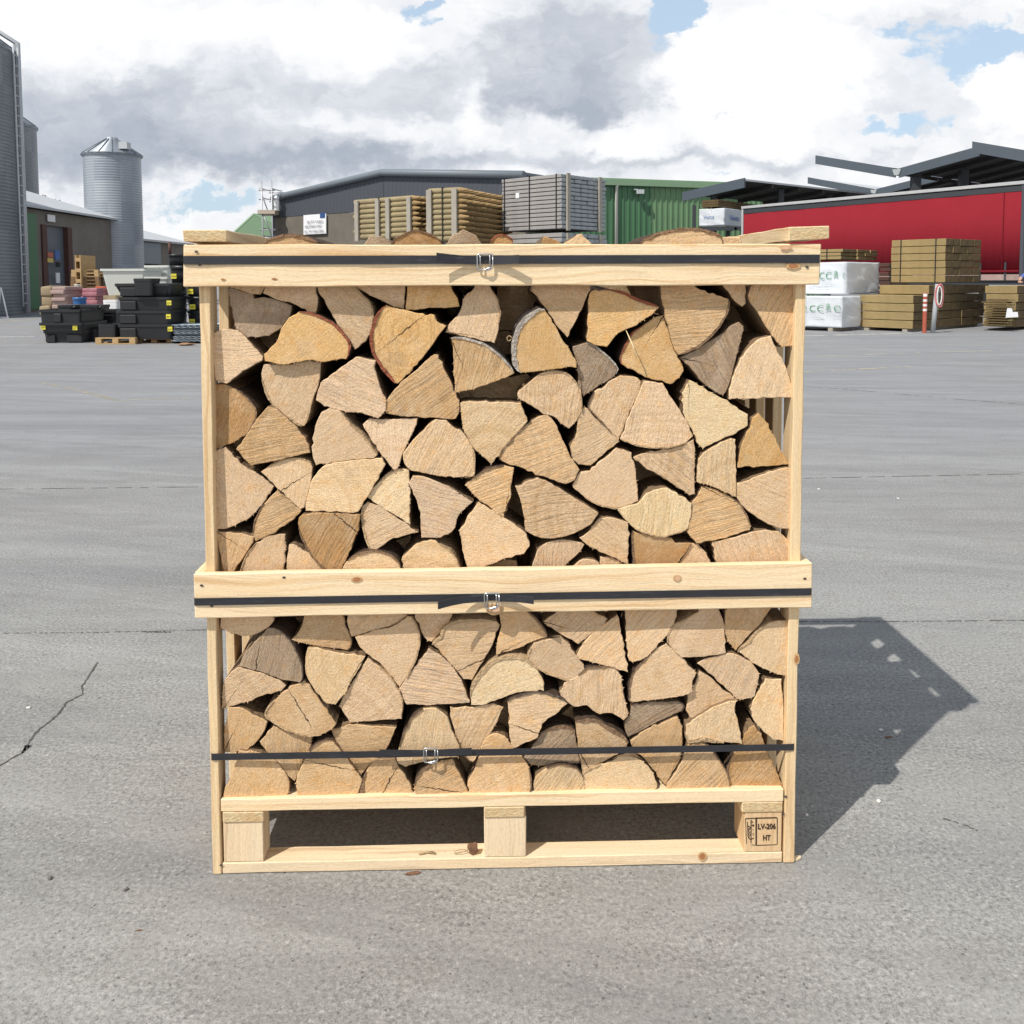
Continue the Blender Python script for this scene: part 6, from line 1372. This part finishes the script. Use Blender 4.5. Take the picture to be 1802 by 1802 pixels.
q = text_mesh('Visotas', .30, tp, Matrix.Translation((.05, LRv*.22, zpx(1272, 386, 38.2))) @ rx @ UPRIGHT, 'wrap_blue_ink', 'lettering', .003)
beams('dark weathered boards lying on the blue-lettered pack', 1262, 38.3, 1233, 1330, 40, 351, 364, 3, 4, 'board_stack', 'board', ['sleeper_end', 'sleeper_end'], None)
# grey weathered planks, centre
gpY = 15.2; bt = []
o, M, LL, LR, z0, z1 = beams('tall bundle of silver-grey weathered planks with two upright battens', 988, gpY, 884, 1066, 42, 305.5, 403, 13, 7, 'plank_bundle', 'plank', ['grey_plank', 'grey_plank_end'], 'grey plank bundles', gap=.012, straps=(.08, .52, .95), jit=.012)
for t in (.12, .83):
    bm = bmesh.new(); addbox(bm, .012, .045, LR*t-.04, LR*t+.04, -.02, z1-z0+.02); fixn(bm); mesh_obj('batten', bm, 'old_batten', o)
bm = bmesh.new(); xk = -LL*.72; addbox(bm, xk-.04, xk+.04, -.010, -.006, (z1-z0)*.62, (z1-z0)*.72); fixn(bm); mesh_obj('tag_label', bm, 'sign_white', o)
o, M, LL, LR, zz0, zz1 = beams('lower grey plank bundle, mostly hidden behind the crate', 988, gpY, 888, 1068, 42, 0, 0, 12, 7, 'plank_bundle', 'plank', ['grey_plank', 'grey_plank_end'], 'grey plank bundles', gap=.012, zabs=(z0-.06-1.0, z0-.06), jit=.012)
for t in (.12, .83):
    bm = bmesh.new(); addbox(bm, .012, .045, LR*t-.04, LR*t+.04, -.02, 1.0); fixn(bm); mesh_obj('batten', bm, 'old_batten', o)
beams('lowest grey plank bundle on the ground behind the crate', 988, gpY, 888, 1068, 42, 0, 0, 7, 7, 'plank_bundle', 'plank', ['grey_plank', 'grey_plank_end'], 'grey plank bundles', gap=.012, zabs=(.08, z0-1.12), jit=.012)
# round post bundles
def posts(label, pc, Y, pl_, pr, th, zt_px, zb_px, rows_, cols_, group, zabs=None, npb=3, tip=.16):
    M, LL, LR = bundle_frame(pc, Y, pl_, pr, th); z1 = zpx(pc, zt_px, Y) if zabs is None else zabs[1]; z0 = zpx(pc, zb_px, Y) if zabs is None else zabs[0]
    o = thing('post_bundle', label, 'post bundle', M @ Matrix.Translation((0, 0, z0)), group); d_ = (z1-z0)/(1+(rows_-1)*.93); r = d_/2; rg = random.Random(int(pc)); pit = (LR-d_)/(cols_-1)
    bm = bmesh.new(); g = []
    for x, rr in ((-LL, r*.94), (-LL+.02, r*.985), (-tip, r*.985), (-tip*.25, r*.42), (0, r*.28)):
        g.append([bm.verts.new((x, rr*math.cos(a*math.pi/6), rr*math.sin(a*math.pi/6))) for a in range(12)])
    for i in range(4):
        for k in range(12): f = bm.faces.new((g[i][k], g[i][(k+1) % 12], g[i+1][(k+1) % 12], g[i+1][k])); f.smooth = i == 1; f.material_index = 0 if i < 2 else 1
    f = bm.faces.new(g[0][::-1]); f.material_index = 1; f = bm.faces.new(g[-1]); f.material_index = 1; fixn(bm); b0 = None
    for rr_ in range(rows_):
        for c_ in range(cols_):
            T = Matrix.Translation((rg.uniform(-.03, .03), r+c_*pit, r+rr_*d_*.93)) @ Matrix.Rotation(rg.uniform(0, 6.28), 4, 'X')
            if b0 is None: b0 = mesh_obj('post', bm, ['treated_post', 'treated_post_end'], o); b0.matrix_basis = T
            else: copy_part(b0, o, T)
    for t in npb:
        bm = bmesh.new(); addbox(bm, -LL*t-.045, -LL*t+.045, -.045, -.008, -.03, z1-z0-.03); fixn(bm); mesh_obj('batten', bm, 'old_batten', o)
    bm = bmesh.new(); x = -LL*.6; addbox(bm, x-.01, x+.01, -.008, -.002, 0, z1-z0); addbox(bm, x-.01, x+.01, -.004, LR, z1-z0+.001, z1-z0+.006); fixn(bm); mesh_obj('strap', bm, 'dark_void', o)
    return o, M, LL, LR, z0, z1
gP = 'bundles of pointed round posts'
oA, M, LL, LR, z0, z1 = posts('left bundle of pointed round fence posts, above the crate', 738, 15.6, 625, 800, 38, 342, 417, 8, 7, gP, npb=(.12, .44, .60, .93)); zA = (z0, z1)
posts('lower left bundle of pointed posts, nearly hidden behind the crate', 738, 15.6, 627, 800, 38, 0, 0, 8, 7, gP, zabs=(z0-.10-.74, z0-.10), npb=(.12, .6)); 
posts('lowest left post bundle on the ground behind the crate', 738, 15.6, 627, 800, 38, 0, 0, 8, 7, gP, zabs=(.06, z0-.94), npb=(.12, .6))
oB, M, LL, LR, z0, z1 = posts('right bundle of pointed round posts, dark points facing right', 822, 14.8, 753, 905, 24, 328, 424, 10, 9, gP, npb=(.28, .92)); 
posts('lower right bundle of pointed posts, hidden behind the crate', 822, 14.8, 755, 905, 24, 0, 0, 10, 9, gP, zabs=(z0-.08-.82, z0-.08), npb=(.28, .92))
posts('lowest right post bundle on the ground behind the crate', 822, 14.8, 755, 905, 24, 0, 0, 9, 9, gP, zabs=(.06, z0-.98), npb=(.28, .92))

# ------------------------------------------------------------------ red curtain-sided trailer
n_ = at(1802, 318, 26.8); f_ = at(1306, 363, 26.8*(489-318)/(490.5-363)); ztr = n_.z
T0 = Vector((f_.x, f_.y, 0)); T1 = Vector((n_.x, n_.y, 0)); te = (T1-T0); Lt = te.length+.05; te.normalize(); tn = Vector((te.y, -te.x, 0)); tn = tn if tn.dot(-T0) > 0 else -tn
TM = Matrix(((te.x, -tn.x, 0, T0.x), (te.y, -tn.y, 0, T0.y), (0, 0, 1, 0), (0, 0, 0, 1)))
tr_ = thing('trailer', 'long red curtain-sided lorry trailer parked behind the timber stacks', 'trailer', TM)
zb_ = H - (490-489)/1600*27 + .05
bm = bmesh.new(); prev = None; n_w = 140
for i in range(n_w+1):
    x = .10 + (Lt-.2)*i/n_w; d_ = .004*math.sin(i*1.9)+.03*noise.noise(Vector((x*1.3, 0, 0)))
    r_ = [bm.verts.new((x, d_ - .01, zb_+.1)), bm.verts.new((x, d_*.4-.01, ztr-.29)), bm.verts.new((x, .03, ztr-.29)), bm.verts.new((x, .03, zb_+.1))]
    if prev:
        for k in range(4): bm.faces.new((prev[k], prev[(k+1) % 4], r_[(k+1) % 4], r_[k]))
    prev = r_
fixn(bm); mesh_obj('curtain', bm, 'trailer_red', tr_, True)
mat('trailer_seam', (.19, .015, .024), .8, spec=.15)
for k in range(1):
    bm = bmesh.new(); x = Lt-.6; addbox(bm, x-.005, x+.005, -.046, -.004, zb_+.1, ztr-.31); fixn(bm); mesh_obj('curtain_seam', bm, 'trailer_seam', tr_)
bm = bmesh.new(); addbox(bm, .10, Lt-.1, -.060, -.003, zb_+.14, zb_+.19); fixn(bm); mesh_obj('hem', bm, 'trailer_seam', tr_)
def tbox(name, b_, m, par=None): bm = bmesh.new(); addbox(bm, *b_); fixn(bm); bevel(bm, .008); return mesh_obj(name, bm, m, par or tr_)
tbox('top_rail', (0, Lt, -.06, .10, ztr-.10, ztr), 'trailer_rail'); tbox('rail_band', (0, Lt, -.022, .05, ztr-.30, ztr-.122), 'dark_steel'); tbox('roof', (0, Lt, .101, 2.5, ztr-.05, ztr+.01), 'trailer_rail')
tbox('corner_post', (0, .085, -.04, 2.5, zb_-.05, ztr-.09), 'trailer_rail'); tbox('rear_post', (Lt-.09, Lt, -.03, 2.5, zb_-.05, ztr-.09), 'slate_cladding'); tbox('chassis', (.05, Lt-.05, .05, 2.45, zb_-.25, zb_+.09), 'dark_steel')
tbox('side_rail', (.05, Lt-.05, -.02, .045, zb_-.12, zb_+.06), 'bag_pink'); tbox('far_curtain', (.1, Lt-.1, 2.46, 2.5, zb_, ztr-.06), 'trailer_red')
for k in range(14):
    bm = bmesh.new(); x = .5+k*(Lt-1)/13; addbox(bm, x-.03, x+.03, -.032, -.024, zb_-.1, zb_+.42); fixn(bm); mesh_obj('buckle_strap', bm, 'dark_steel', tr_)
for k, x in enumerate((Lt-1.6, Lt-2.9, Lt-4.2)):
    bm = bmesh.new(); g = []
    bmesh.ops.create_cone(bm, cap_ends=True, segments=28, radius1=.5, radius2=.5, depth=.35, matrix=Matrix.Translation((x, .28, .5)) @ Matrix.Rotation(R(90), 4, 'X')); bevel(bm, .03); w_ = mesh_obj('wheel', bm, 'rubber', tr_)
    bm = bmesh.new(); bmesh.ops.create_cone(bm, cap_ends=True, segments=20, radius1=.28, radius2=.24, depth=.06, matrix=Matrix.Translation((x, .10, .5)) @ Matrix.Rotation(R(90), 4, 'X')); mesh_obj('rim', bm, 'trailer_rail', w_)

# bollards, hose ------------------------------------------------------------
p = gnd(1626.5, 586); bo = thing('bollard', 'red-brown bollard with white bands in front of the sleeper stack', 'bollard', Vector((p.x, p.y, 0)))
hb = at(1627, 517, p.y).z; bm = bmesh.new(); rb = .040; prof = []; zz = [0, .50, .56, .62, .68, .74, .80, .86, .93, 1]; 
g = lathe(bm, [(rb, t*hb) for t in zz] + [(rb*.8, hb+.02), (.001, hb+.03)], 16)
bm.normal_update()
for f in bm.faces:
    t = f.calc_center_median().z/hb; f.material_index = 1 if (t < 1 and t > .5 and int((t-.5)/.06) % 2 == 1) else 0
mesh_obj('post', bm, ['bollard_red', 'bollard_white'], bo)
p = gnd(1641, 586); po = thing('guard_pole', 'leaning pale grey pole with a red and white loop hung on top', 'pole', Vector((p.x, p.y, 0)))
q_ = at(1650, 500, p.y); bm = bmesh.new(); addtube(bm, [(0, 0, 0), (q_.x-p.x, 0, q_.z)], .045, 12); mesh_obj('pole', bm, 'pole_grey', po)
bm = bmesh.new(); cx_, cz_ = at(1651, 520, p.y).x-p.x, at(1651, 520, p.y).z; pts = [(cx_+.075*math.sin(a*.314), -.06-.02*math.cos(a*.6), cz_+.22*math.cos(a*.314)) for a in range(20)]
addtube(bm, pts, .018, 6, closed=True); hs = mesh_obj('barrier_loop', bm, 'hose_red'); hs.location = po.location; tag(hs, 'red and white barrier loop hanging on the grey pole', 'barrier tape', None)
bm = bmesh.new(); pts = [(cx_-.015+.045*math.sin(a*.314), -.085, cz_+.18*math.cos(a*.314)) for a in range(20)]; addtube(bm, pts, .012, 6, closed=True); q = mesh_obj('inner_loop', bm, 'bollard_white', hs)
# weeds
bm = bmesh.new(); rg = random.Random(4)
for k in range(60):
    x = rg.gauss(0, .13); a_ = rg.uniform(-.6, .6); h_ = rg.uniform(.04, .13); v1 = [bm.verts.new(q_) for q_ in ((x-.006, rg.uniform(-.03, .03), 0), (x+.006, 0, 0), (x+a_*h_, -.02, h_))]; bm.faces.new(v1)
wd = mesh_obj('weeds', bm, 'weed_green'); wd.location = gnd(1470, 580); tag(wd, 'small tuft of green weeds under the lower white pack', 'weeds')

# person at the right edge ----------------------------------------------------
def person():
    p = at(1842, 560, 19.6); px_, py_ = p.x, 19.6
    hand = at(1794, 497, 18.9)
    o = thing('person', 'person in a blue top leaning a hand on the right-edge timber', 'person', Vector((px_, py_, 0)))
    V = [(0, 0, .98), (0, 0, 1.18), (0, 0, 1.40), (0, -.01, 1.50), (0, -.03, 1.60), (-.11, 0, .92), (.11, 0, .92), (-.12, -.02, .50), (.12, .03, .50), (-.12, .02, .08), (.12, .06, .08), (-.12, -.12, .04), (.12, -.08, .04),
         (-.19, 0, 1.40), (.19, 0, 1.40), (.25, .02, 1.12), (.24, -.05, .86)]
    hx, hy, hz_ = hand.x-px_, hand.y-py_, hand.z
    V += [((-.19+hx)/2-.02, hy*.4, 1.17), (hx+.05, hy+.04, hz_+.10), (hx, hy, hz_+.03)]
    E_ = [(0, 1), (1, 2), (2, 3), (3, 4), (0, 5), (0, 6), (5, 7), (6, 8), (7, 9), (8, 10), (9, 11), (10, 12), (2, 13), (2, 14), (14, 15), (15, 16), (13, 17), (17, 18), (18, 19)]
    rad = [.15, .14, .15, .06, .06, .10, .10, .065, .065, .05, .05, .04, .04, .07, .07, .05, .035, .05, .034, .03]
    me = bpy.data.meshes.new('body'); me.from_pydata(V, E_, []); b = bpy.data.objects.new('body', me); COL.objects.link(b); b.parent = o
    sk = b.modifiers.new('skin', 'SKIN'); ss = b.modifiers.new('sub', 'SUBSURF'); ss.levels = 2; ss.render_levels = 2
    for i, r_ in enumerate(rad): me.skin_vertices[0].data[i].radius = (r_, r_*(.75 if i < 3 else 1)); 
    me.skin_vertices[0].data[0].use_root = True
    dg = bpy.context.evaluated_depsgraph_get(); m2 = bpy.data.meshes.new_from_object(b.evaluated_get(dg)); b.modifiers.clear(); b.data = m2
    m2.materials.clear()
    for k in ('shirt_blue', 'trousers_dark', 'skin'): m2.materials.append(MATS[k])
    for f in m2.polygons:
        c_ = f.center; f.use_smooth = True
        f.material_index = 1 if c_.z < .95 and abs(c_.x) < .22 else 0
        if c_.z > 1.5 or (Vector(c_)-Vector((hx, hy, hz_+.03))).length < .10 or (Vector(c_)-Vector((.24, -.05, .86))).length < .10: f.material_index = 2
    bm = bmesh.new(); bmesh.ops.create_uvsphere(bm, u_segments=20, v_segments=14, radius=.105, matrix=Matrix.Translation((0, -.035, 1.66)) @ Matrix.Scale(1.2, 4, (0, 0, 1)) @ Matrix.Scale(.85, 4, (1, 0, 0)))
    bmesh.ops.create_cone(bm, cap_ends=True, segments=6, radius1=.018, radius2=.006, depth=.04, matrix=Matrix.Translation((0, -.15, 1.65)) @ Matrix.Rotation(R(70), 4, 'X')); mesh_obj('head', bm, 'skin', o, True)
    bm = bmesh.new(); bmesh.ops.create_uvsphere(bm, u_segments=20, v_segments=14, radius=.112, matrix=Matrix.Translation((0, -.015, 1.69)) @ Matrix.Scale(1.12, 4, (0, 0, 1)) @ Matrix.Scale(.9, 4, (1, 0, 0))); mesh_obj('hair', bm, 'hair', o, True)
    bm = bmesh.new()
    for k in range(4): addtube(bm, [(hx-.02+.012*k, hy, hz_+.03), (hx-.05+.016*k, hy-.05-.006*(k in (1, 2)), hz_+.012), (hx-.055+.018*k, hy-.08-.008*(k in (1, 2)), hz_-.006)], [.010, .009, .007], 6)
    addtube(bm, [(hx+.02, hy, hz_+.02), (hx+.045, hy-.03, hz_+.005), (hx+.04, hy-.05, hz_)], [.011, .010, .008], 6); mesh_obj('fingers', bm, 'skin', o, True)
person()

# ------------------------------------------------------------------ goods on the left
def tub(name, label, cat, u0, u1, v0, v1, Y, D_, taper=.05, lip=.02, m='black_plastic', group=None, recess=(), labels=(), hollow=True, wall=.03, ribs=0, rot=0.0):
    A_, B_ = at(u0, v0, Y), at(u1, v1, Y); w_, h_ = B_.x-A_.x, A_.z-B_.z; base = Vector(((A_.x+B_.x)/2, Y, B_.z))
    o = thing(name, label, cat, Matrix.Translation(base) @ Matrix.Rotation(rot, 4, 'Z'), group); bm = bmesh.new()
    def ringv(hw, z, y0, y1, r_=.05, n_=4):
        pts = []
        for cx_, cy_, a0 in ((hw-r_, y1-r_, 0), (-hw+r_, y1-r_, 90), (-hw+r_, y0+r_, 180), (hw-r_, y0+r_, 270)):
            for k in range(n_+1): a = R(a0+90*k/n_); pts.append(bm.verts.new((cx_+r_*math.cos(a), cy_+r_*math.sin(a), z)))
        return pts
    hw = w_/2; L = [ringv(hw-taper, 0, taper, D_-taper), ringv(hw-lip, h_-.05, lip, D_-lip), ringv(hw, h_-.045, 0, D_), ringv(hw, h_, 0, D_)]
    if hollow: L += [ringv(hw-wall, h_, wall, D_-wall), ringv(hw-taper-wall, wall, taper+wall, D_-taper-wall)]
    for a, b_ in zip(L[:-1], L[1:]):
        n_ = len(a)
        for k in range(n_): bm.faces.new((a[k], a[(k+1) % n_], b_[(k+1) % n_], b_[k]))
    bm.faces.new(L[0][::-1]); bm.faces.new(L[-1]); fixn(bm); mesh_obj('shell', bm, m, o)
    for (a, b_) in recess:
        bm = bmesh.new(); xa, xb_ = at(a, v0, Y).x-base.x, at(b_, v0, Y).x-base.x; addbox(bm, xa, xb_, -.015, taper+.03, .02, h_-.07); fixn(bm); bevel(bm, .01); mesh_obj('moulded_rib', bm, m, o)
    for (a, b_) in labels:
        bm = bmesh.new(); c_ = at(a, b_, Y); x, z = c_.x-base.x, c_.z-base.z; s_ = .040
        yy = max(0, taper*(1-z/h_))-.006
        if z > h_-.06: yy = -.006
        addbox(bm, x-s_, x+s_, yy-.006, yy, z-s_, z+s_); fixn(bm); l_ = mesh_obj('label', bm, 'yellow_label', o)
        bm = bmesh.new(); addbox(bm, x-s_*.8, x+s_*.8, yy-.0085, yy-.0062, z-.006, z+.004); addbox(bm, x-s_*.8, x+s_*.2, yy-.0085, yy-.0062, z-.024, z-.019); fixn(bm); mesh_obj('print', bm, 'label_ink', l_)
    return o
gB = 'black plastic troughs and tanks on the left'
tub('trough', 'lowest black trough at the left end of the row, on the ground', 'trough', 74, 148, 582, 604, 15.9, .9, .04, .015, group=gB, recess=((80, 97), (117, 144)))
tub('trough', 'middle black trough with two yellow labels at the left end', 'trough', 66.5, 146, 568, 584, 15.8, 1.0, .05, .02, group=gB, labels=((75, 576), (131, 577)))
tub('trough', 'upper black trough with small yellow label, leftmost', 'trough', 66, 143, 545, 569, 15.8, 1.0, .03, .02, group=gB, labels=((101, 556),), recess=((94, 107),))
tub('trough', 'black trough on the ground right of the leftmost pair', 'trough', 147, 172, 580, 604, 16.2, .8, .03, .015, group=gB)
tub('trough', 'deep black trough with a yellow label between the two black stacks', 'trough', 143.5, 205, 546, 581, 16.9, .8, .03, .02, group=gB, labels=((146.5, 555),))
tub('drainage_box', 'small plain black box at the left end of the pallet', 'plastic box', 171, 204, 571, 596.5, 15.6, .5, .01, .004, group=gB)
for (a, b_, lab) in ((99, 128, 'left flat black lid lying on the upper trough'), (138, 174, 'right flat black lid lying behind the upper trough')):
    tub('lid', lab, 'lid', a, b_, 537, 545, 16.3, .5, .01, .01, group='black lids', hollow=False)
    bmq = bmesh.new(); c_ = at(b_+3, 541, 16.3); bmesh.ops.create_uvsphere(bmq, u_segments=12, v_segments=8, radius=.035, matrix=Matrix.Translation(c_)); q = mesh_obj('ball_float', bmq, 'black_plastic', None, True); tag(q, 'round black float beside the ' + ('left' if a == 99 else 'right') + ' flat black lid', 'float')
for (a, b_, v0_, v1_, ly, nm) in ((205, 303, 571, 596.5, 579, 'bottom black tray of the tall stack on the pallet'), (202, 300, 547, 571, 557, 'second black tray from the bottom of the tall stack'), (206, 301, 523, 547, 533, 'third black tray from the bottom of the tall stack'), (200, 301, 499, 523, None, 'top black tray of the tall stack, rim widest')):
    tub('tray', nm, 'tray', a, b_, v0_, v1_, 15.6, .85, .04 if ly else .09, .015, group=gB, recess=((211, 239),), labels=(((b_-4, ly),) if ly else ()))
tub('drainage_box', 'small black box lying on the top tray of the tall stack', 'plastic box', 233, 268.5, 490, 520, 15.5, .4, .02, .006, group=gB)
def pallet(label, u0, u1, v0, v1, Y, D_, m='pallet_new', group='wooden pallets in the yard', rot=0, nb=3, M0=None):
    A_, B_ = at(u0, v0, Y), at(u1, v1, Y); w_, h_ = B_.x-A_.x, A_.z-B_.z; o = thing('pallet', label, 'pallet', M0 or (Matrix.Translation((A_.x, Y, max(B_.z, .001))) @ Matrix.Rotation(rot, 4, 'Z')), group)
    t = h_*.16
    for z0_, nm, mm in ((h_-t, 'top_board', m), (0, 'bottom_board', m)):
        for k in range(5 if nm == 'top_board' else 3):
            bm = bmesh.new(); n5 = 5 if nm == 'top_board' else 3; y = (D_-.1)*k/(n5-1); addbox(bm, 0, w_, y, y+.1, z0_, z0_+t-.001); fixn(bm); mesh_obj(nm, bm, mm, o)
    for k in range(nb):
        for j in range(2):
            bm = bmesh.new(); x = (w_-.1)*k/(nb-1); addbox(bm, x, x+.1, .001+(D_-.1)*j, .099+(D_-.1)*j, t+.001, h_-t-.001); fixn(bm); mesh_obj('block', bm, m, o)
    return o
pallet('pale pallet under the left end of the black tray stack', 167.5, 238, 597, 608.5, 15.5, .8); pallet('dark pallet under the right end of the black tray stack', 239, 303, 597, 605, 15.7, .8, 'pallet_old')
# round feeders and bundle by the crate
def bucket(label, u0, u1, v0, v1, Y, lab_=None, m='black_plastic', name='feed_bucket', cat='bucket', group='black round buckets with yellow labels'):
    A_, B_ = at(u0, v0, Y), at(u1, v1, Y); r = (B_.x-A_.x)/2; h_ = A_.z-B_.z; o = thing(name, label, cat, Vector(((A_.x+B_.x)/2, Y+r, B_.z)), group); bm = bmesh.new()
    lathe(bm, [(.001, .01), (r*.86, 0), (r*.93, h_*.55), (r*.95, h_*.8), (r, h_*.82), (r, h_*.98), (r*.93, h_*.98), (r*.9, h_*.75), (.001, h_*.7)], 32); mesh_obj('shell', bm, m, o, False)
    if lab_:
        c_ = at(lab_[0], lab_[1], Y); x, z = c_.x-o.location.x, c_.z-o.location.z; yy = -math.sqrt(max(.01, (r*.97)**2-x*x))-.01; bm = bmesh.new(); addbox(bm, x-.05, x+.05, yy-.004, yy+.02, z-.045, z+.045); fixn(bm); l_ = mesh_obj('label', bm, 'yellow_label', o)
        bm = bmesh.new(); addbox(bm, x-.042, x+.042, yy-.007, yy-.0045, z-.006, z+.004); fixn(bm); mesh_obj('print', bm, 'label_ink', l_)
    return o
bucket('lowest labelled black bucket beside the crate post', 322, 372, 547, 571, 16.3, (337, 566)); bucket('second labelled black bucket from the bottom beside the crate post', 322, 372, 522, 547, 16.3, (338, 540)); bucket('third labelled black bucket from the bottom beside the crate post', 320, 370, 497, 522, 16.3, (334, 513))
for k in range(4): bucket(('lowest', 'second', 'third', 'top')[k]+' plain black bucket of the narrow stack right of the trays', 302, 325, 553-k*17, 571-k*17, 16.9, None)
bucket('labelled black bucket under the top rail corner of the crate', 292, 336, 467, 500, 16.6, (305, 486)); bucket('small plain black bucket at the top of the pile, left of the crate corner', 290, 321, 447, 467, 16.6)
bm = bmesh.new(); p = at(299, 447, 16.9); addtube(bm, [(0, 0, 0), (0, 0, .24)], .03, 8); q = mesh_obj('post_stub', bm, 'brown_frame'); q.location = (p.x, 16.9, p.z-.02); tag(q, 'short red-brown stub standing in the topmost small bucket', 'post')
shs = thing('sheet_stack', 'stack of pale blue corrugated sheets on the ground beside the crate', 'sheet stack', Vector((at(304, 600, 15.6).x, 15.6, 0)))
x1_ = at(380, 600, 15.6).x - shs.location.x; b0 = None
bm = bmesh.new(); prev = None
for i in range(41):
    x = x1_*i/40; z = .003*math.sin(i*1.1); r_ = [bm.verts.new(q_) for q_ in ((x, 0, z), (x, 0, z+.006), (x, 1.6, z+.006), (x, 1.6, z))]
    if prev:
        for k in range(4): bm.faces.new((prev[k], prev[(k+1) % 4], r_[(k+1) % 4], r_[k]))
    else: bm.faces.new(r_)
    prev = r_
bm.faces.new(prev[::-1]); fixn(bm)
for k in range(9):
    T = Matrix.Translation((random.uniform(-.03, .03), random.uniform(-.02, .02), .045+k*.034))
    if b0 is None: b0 = mesh_obj('sheet', bm, 'sheet_blue', shs); b0.matrix_basis = T
    else: copy_part(b0, shs, T)
bit('cardboard_scrap', 'flat brown cardboard scrap on the ground by the blue sheets', 'cardboard', gnd(328, 608), .09, (1.6, .9, .25), 'cardboard', .2)
# white tubs
tub('bath_trough', 'large white moulded tub standing behind the black trays', 'tub', 174.5, 258, 473, 526, 18.4, 1.0, .12, .03, 'white_fibreglass', 'white moulded tubs', hollow=True)
tub('bath_trough', 'second white tub nested behind the first, nearer the crate', 'tub', 252, 300, 467, 520, 19.4, 1.0, .08, .03, 'white_fibreglass', 'white moulded tubs')
tub('bath_trough', 'low white tub resting over the top black tray', 'tub', 252, 298, 487, 520, 17.2, .8, .06, .02, 'white_fibreglass', 'white moulded tubs')
tub('box', 'small white and red box left of the tall black stack', 'box', 180, 208, 528, 546, 17.8, .5, .005, .002, 'sign_white', None, hollow=False)
tub('crate_box', 'white flat box under the lid of the bag stacks', 'box', 180, 206, 520, 529, 18.0, .5, .005, .002, 'bag_tan', None, hollow=False)
def bags(label, u0, u1, v0, v1, Y, m, rows_, group=None):
    A_, B_ = at(u0, v0, Y), at(u1, v1, Y); w_, h_ = B_.x-A_.x, A_.z-B_.z; o = thing('bag_stack', label, 'bag stack', Vector((A_.x, Y, B_.z)), group); b0 = None
    bm = bmesh.new(); hh = h_/rows_; addbox(bm, 0, w_, 0, .8, 0, hh*1.08); fixn(bm); bevel(bm, hh*.2, 2)
    for v_ in bm.verts: v_.co += Vector((0, 0, hh*.12*noise.noise(v_.co*9)))
    for k in range(rows_):
        T = Matrix.Translation((random.uniform(-.03, .03), random.uniform(-.03, .03), k*hh))
        if b0 is None: b0 = mesh_obj('bag', bm, m, o, True); b0.matrix_basis = T
        else: copy_part(b0, o, T)
bags('tan wrapped stack of sacks at the left of the goods', 69, 91, 505, 556, 19.6, 'bag_tan', 3); bags('pinkish stack of full sacks beside the tan one', 91, 117, 505, 556, 19.5, 'bag_pink', 8)
bags('red and white printed sacks behind the blue bucket', 117, 141, 509, 552, 20.2, 'bag_red', 5); bags('red and white printed sacks right of the blue bucket', 142, 170, 508, 550, 19.9, 'bag_red', 6)
bucket('blue plastic bucket in front of the printed sacks', 123, 147, 523, 546, 18.6, None, 'blue_plastic', 'blue_bucket', 'bucket', None); bucket('small pale tub on top of the printed sacks', 128, 139, 500, 509, 20.2, None, 'white_fibreglass', 'small_tub', 'tub', None)
bm = bmesh.new(); 
for z in (.0, .22): addtube(bm, [(0, 0, z), (.28, 0, z)], .02, 5); addtube(bm, [(0, .5, z), (.28, .5, z)], .02, 5); addtube(bm, [(0, 0, z), (0, .5, z)], .02, 5); addtube(bm, [(.28, 0, z), (.28, .5, z)], .02, 5)
for x, y in ((0, 0), (.28, 0), (0, .5), (.28, .5)): addtube(bm, [(x, y, 0), (x, y, .22)], .02, 5)
q = mesh_obj('red_frame', bm, 'poster_red'); q.location = at(170, 523, 20.4); tag(q, 'small red tubular frame right of the printed sacks', 'frame')
for k in range(8):
    z_ = 524-k*6.2; 
    pallet(['lowest', 'second', 'third', 'fourth', 'fifth', 'sixth', 'seventh', 'topmost'][k]+' pallet of the brown stack in front of the grey door', 123+k*.3, 178-k*.8, z_-6, z_, 22.5, .9, 'pallet_old' if k < 6 else 'pallet_new')
A_ = at(120, 522, 22.0); pallet('upright pallet leaning by the right door frame', 0, 0, 0, 0, 22, 1) if False else None
M0 = Matrix.Translation((A_.x, 22.4, A_.z)) @ Matrix.Rotation(R(-90), 4, 'Y') @ Matrix.Rotation(R(0), 4, 'X')
pu = thing('pallet', 'upright pallet standing on end beside the brown door frame', 'pallet', Matrix.Translation((A_.x, 22.4, 0)), 'wooden pallets in the yard'); ht = at(125, 449, 22.4).z
bm = bmesh.new(); addbox(bm, 0, .022, 0, .8, 0, ht); fixn(bm); mesh_obj('side_board', bm, 'pallet_new', pu); bm = bmesh.new(); addbox(bm, .118, .14, 0, .8, 0, ht); fixn(bm); mesh_obj('side_board', bm, 'pallet_new', pu)
for k in range(7): bm = bmesh.new(); z = ht*k/6.6; addbox(bm, .023, .117, .002, .79, z, z+.09); fixn(bm); mesh_obj('block', bm, 'pallet_new', pu)
# stand at the far left
bm = bmesh.new(); p = gnd(4, 560); a_ = at(-8, 560, p.y); 
for pts in ([(-.12, 0, 0), (-.02, 0, .88)], [(.17, 0, 0), (0, 0, .90)], [(-.20, 0, .02), (.19, 0, .02)], [(-.05, .35, 0), (0, 0, .9)]): addtube(bm, pts, .018, 6)
q = mesh_obj('sign_stand', bm, 'sign_white'); q.location = Vector((p.x, p.y, 0)); tag(q, 'white tubular A-frame stand in front of the big left silo', 'stand')
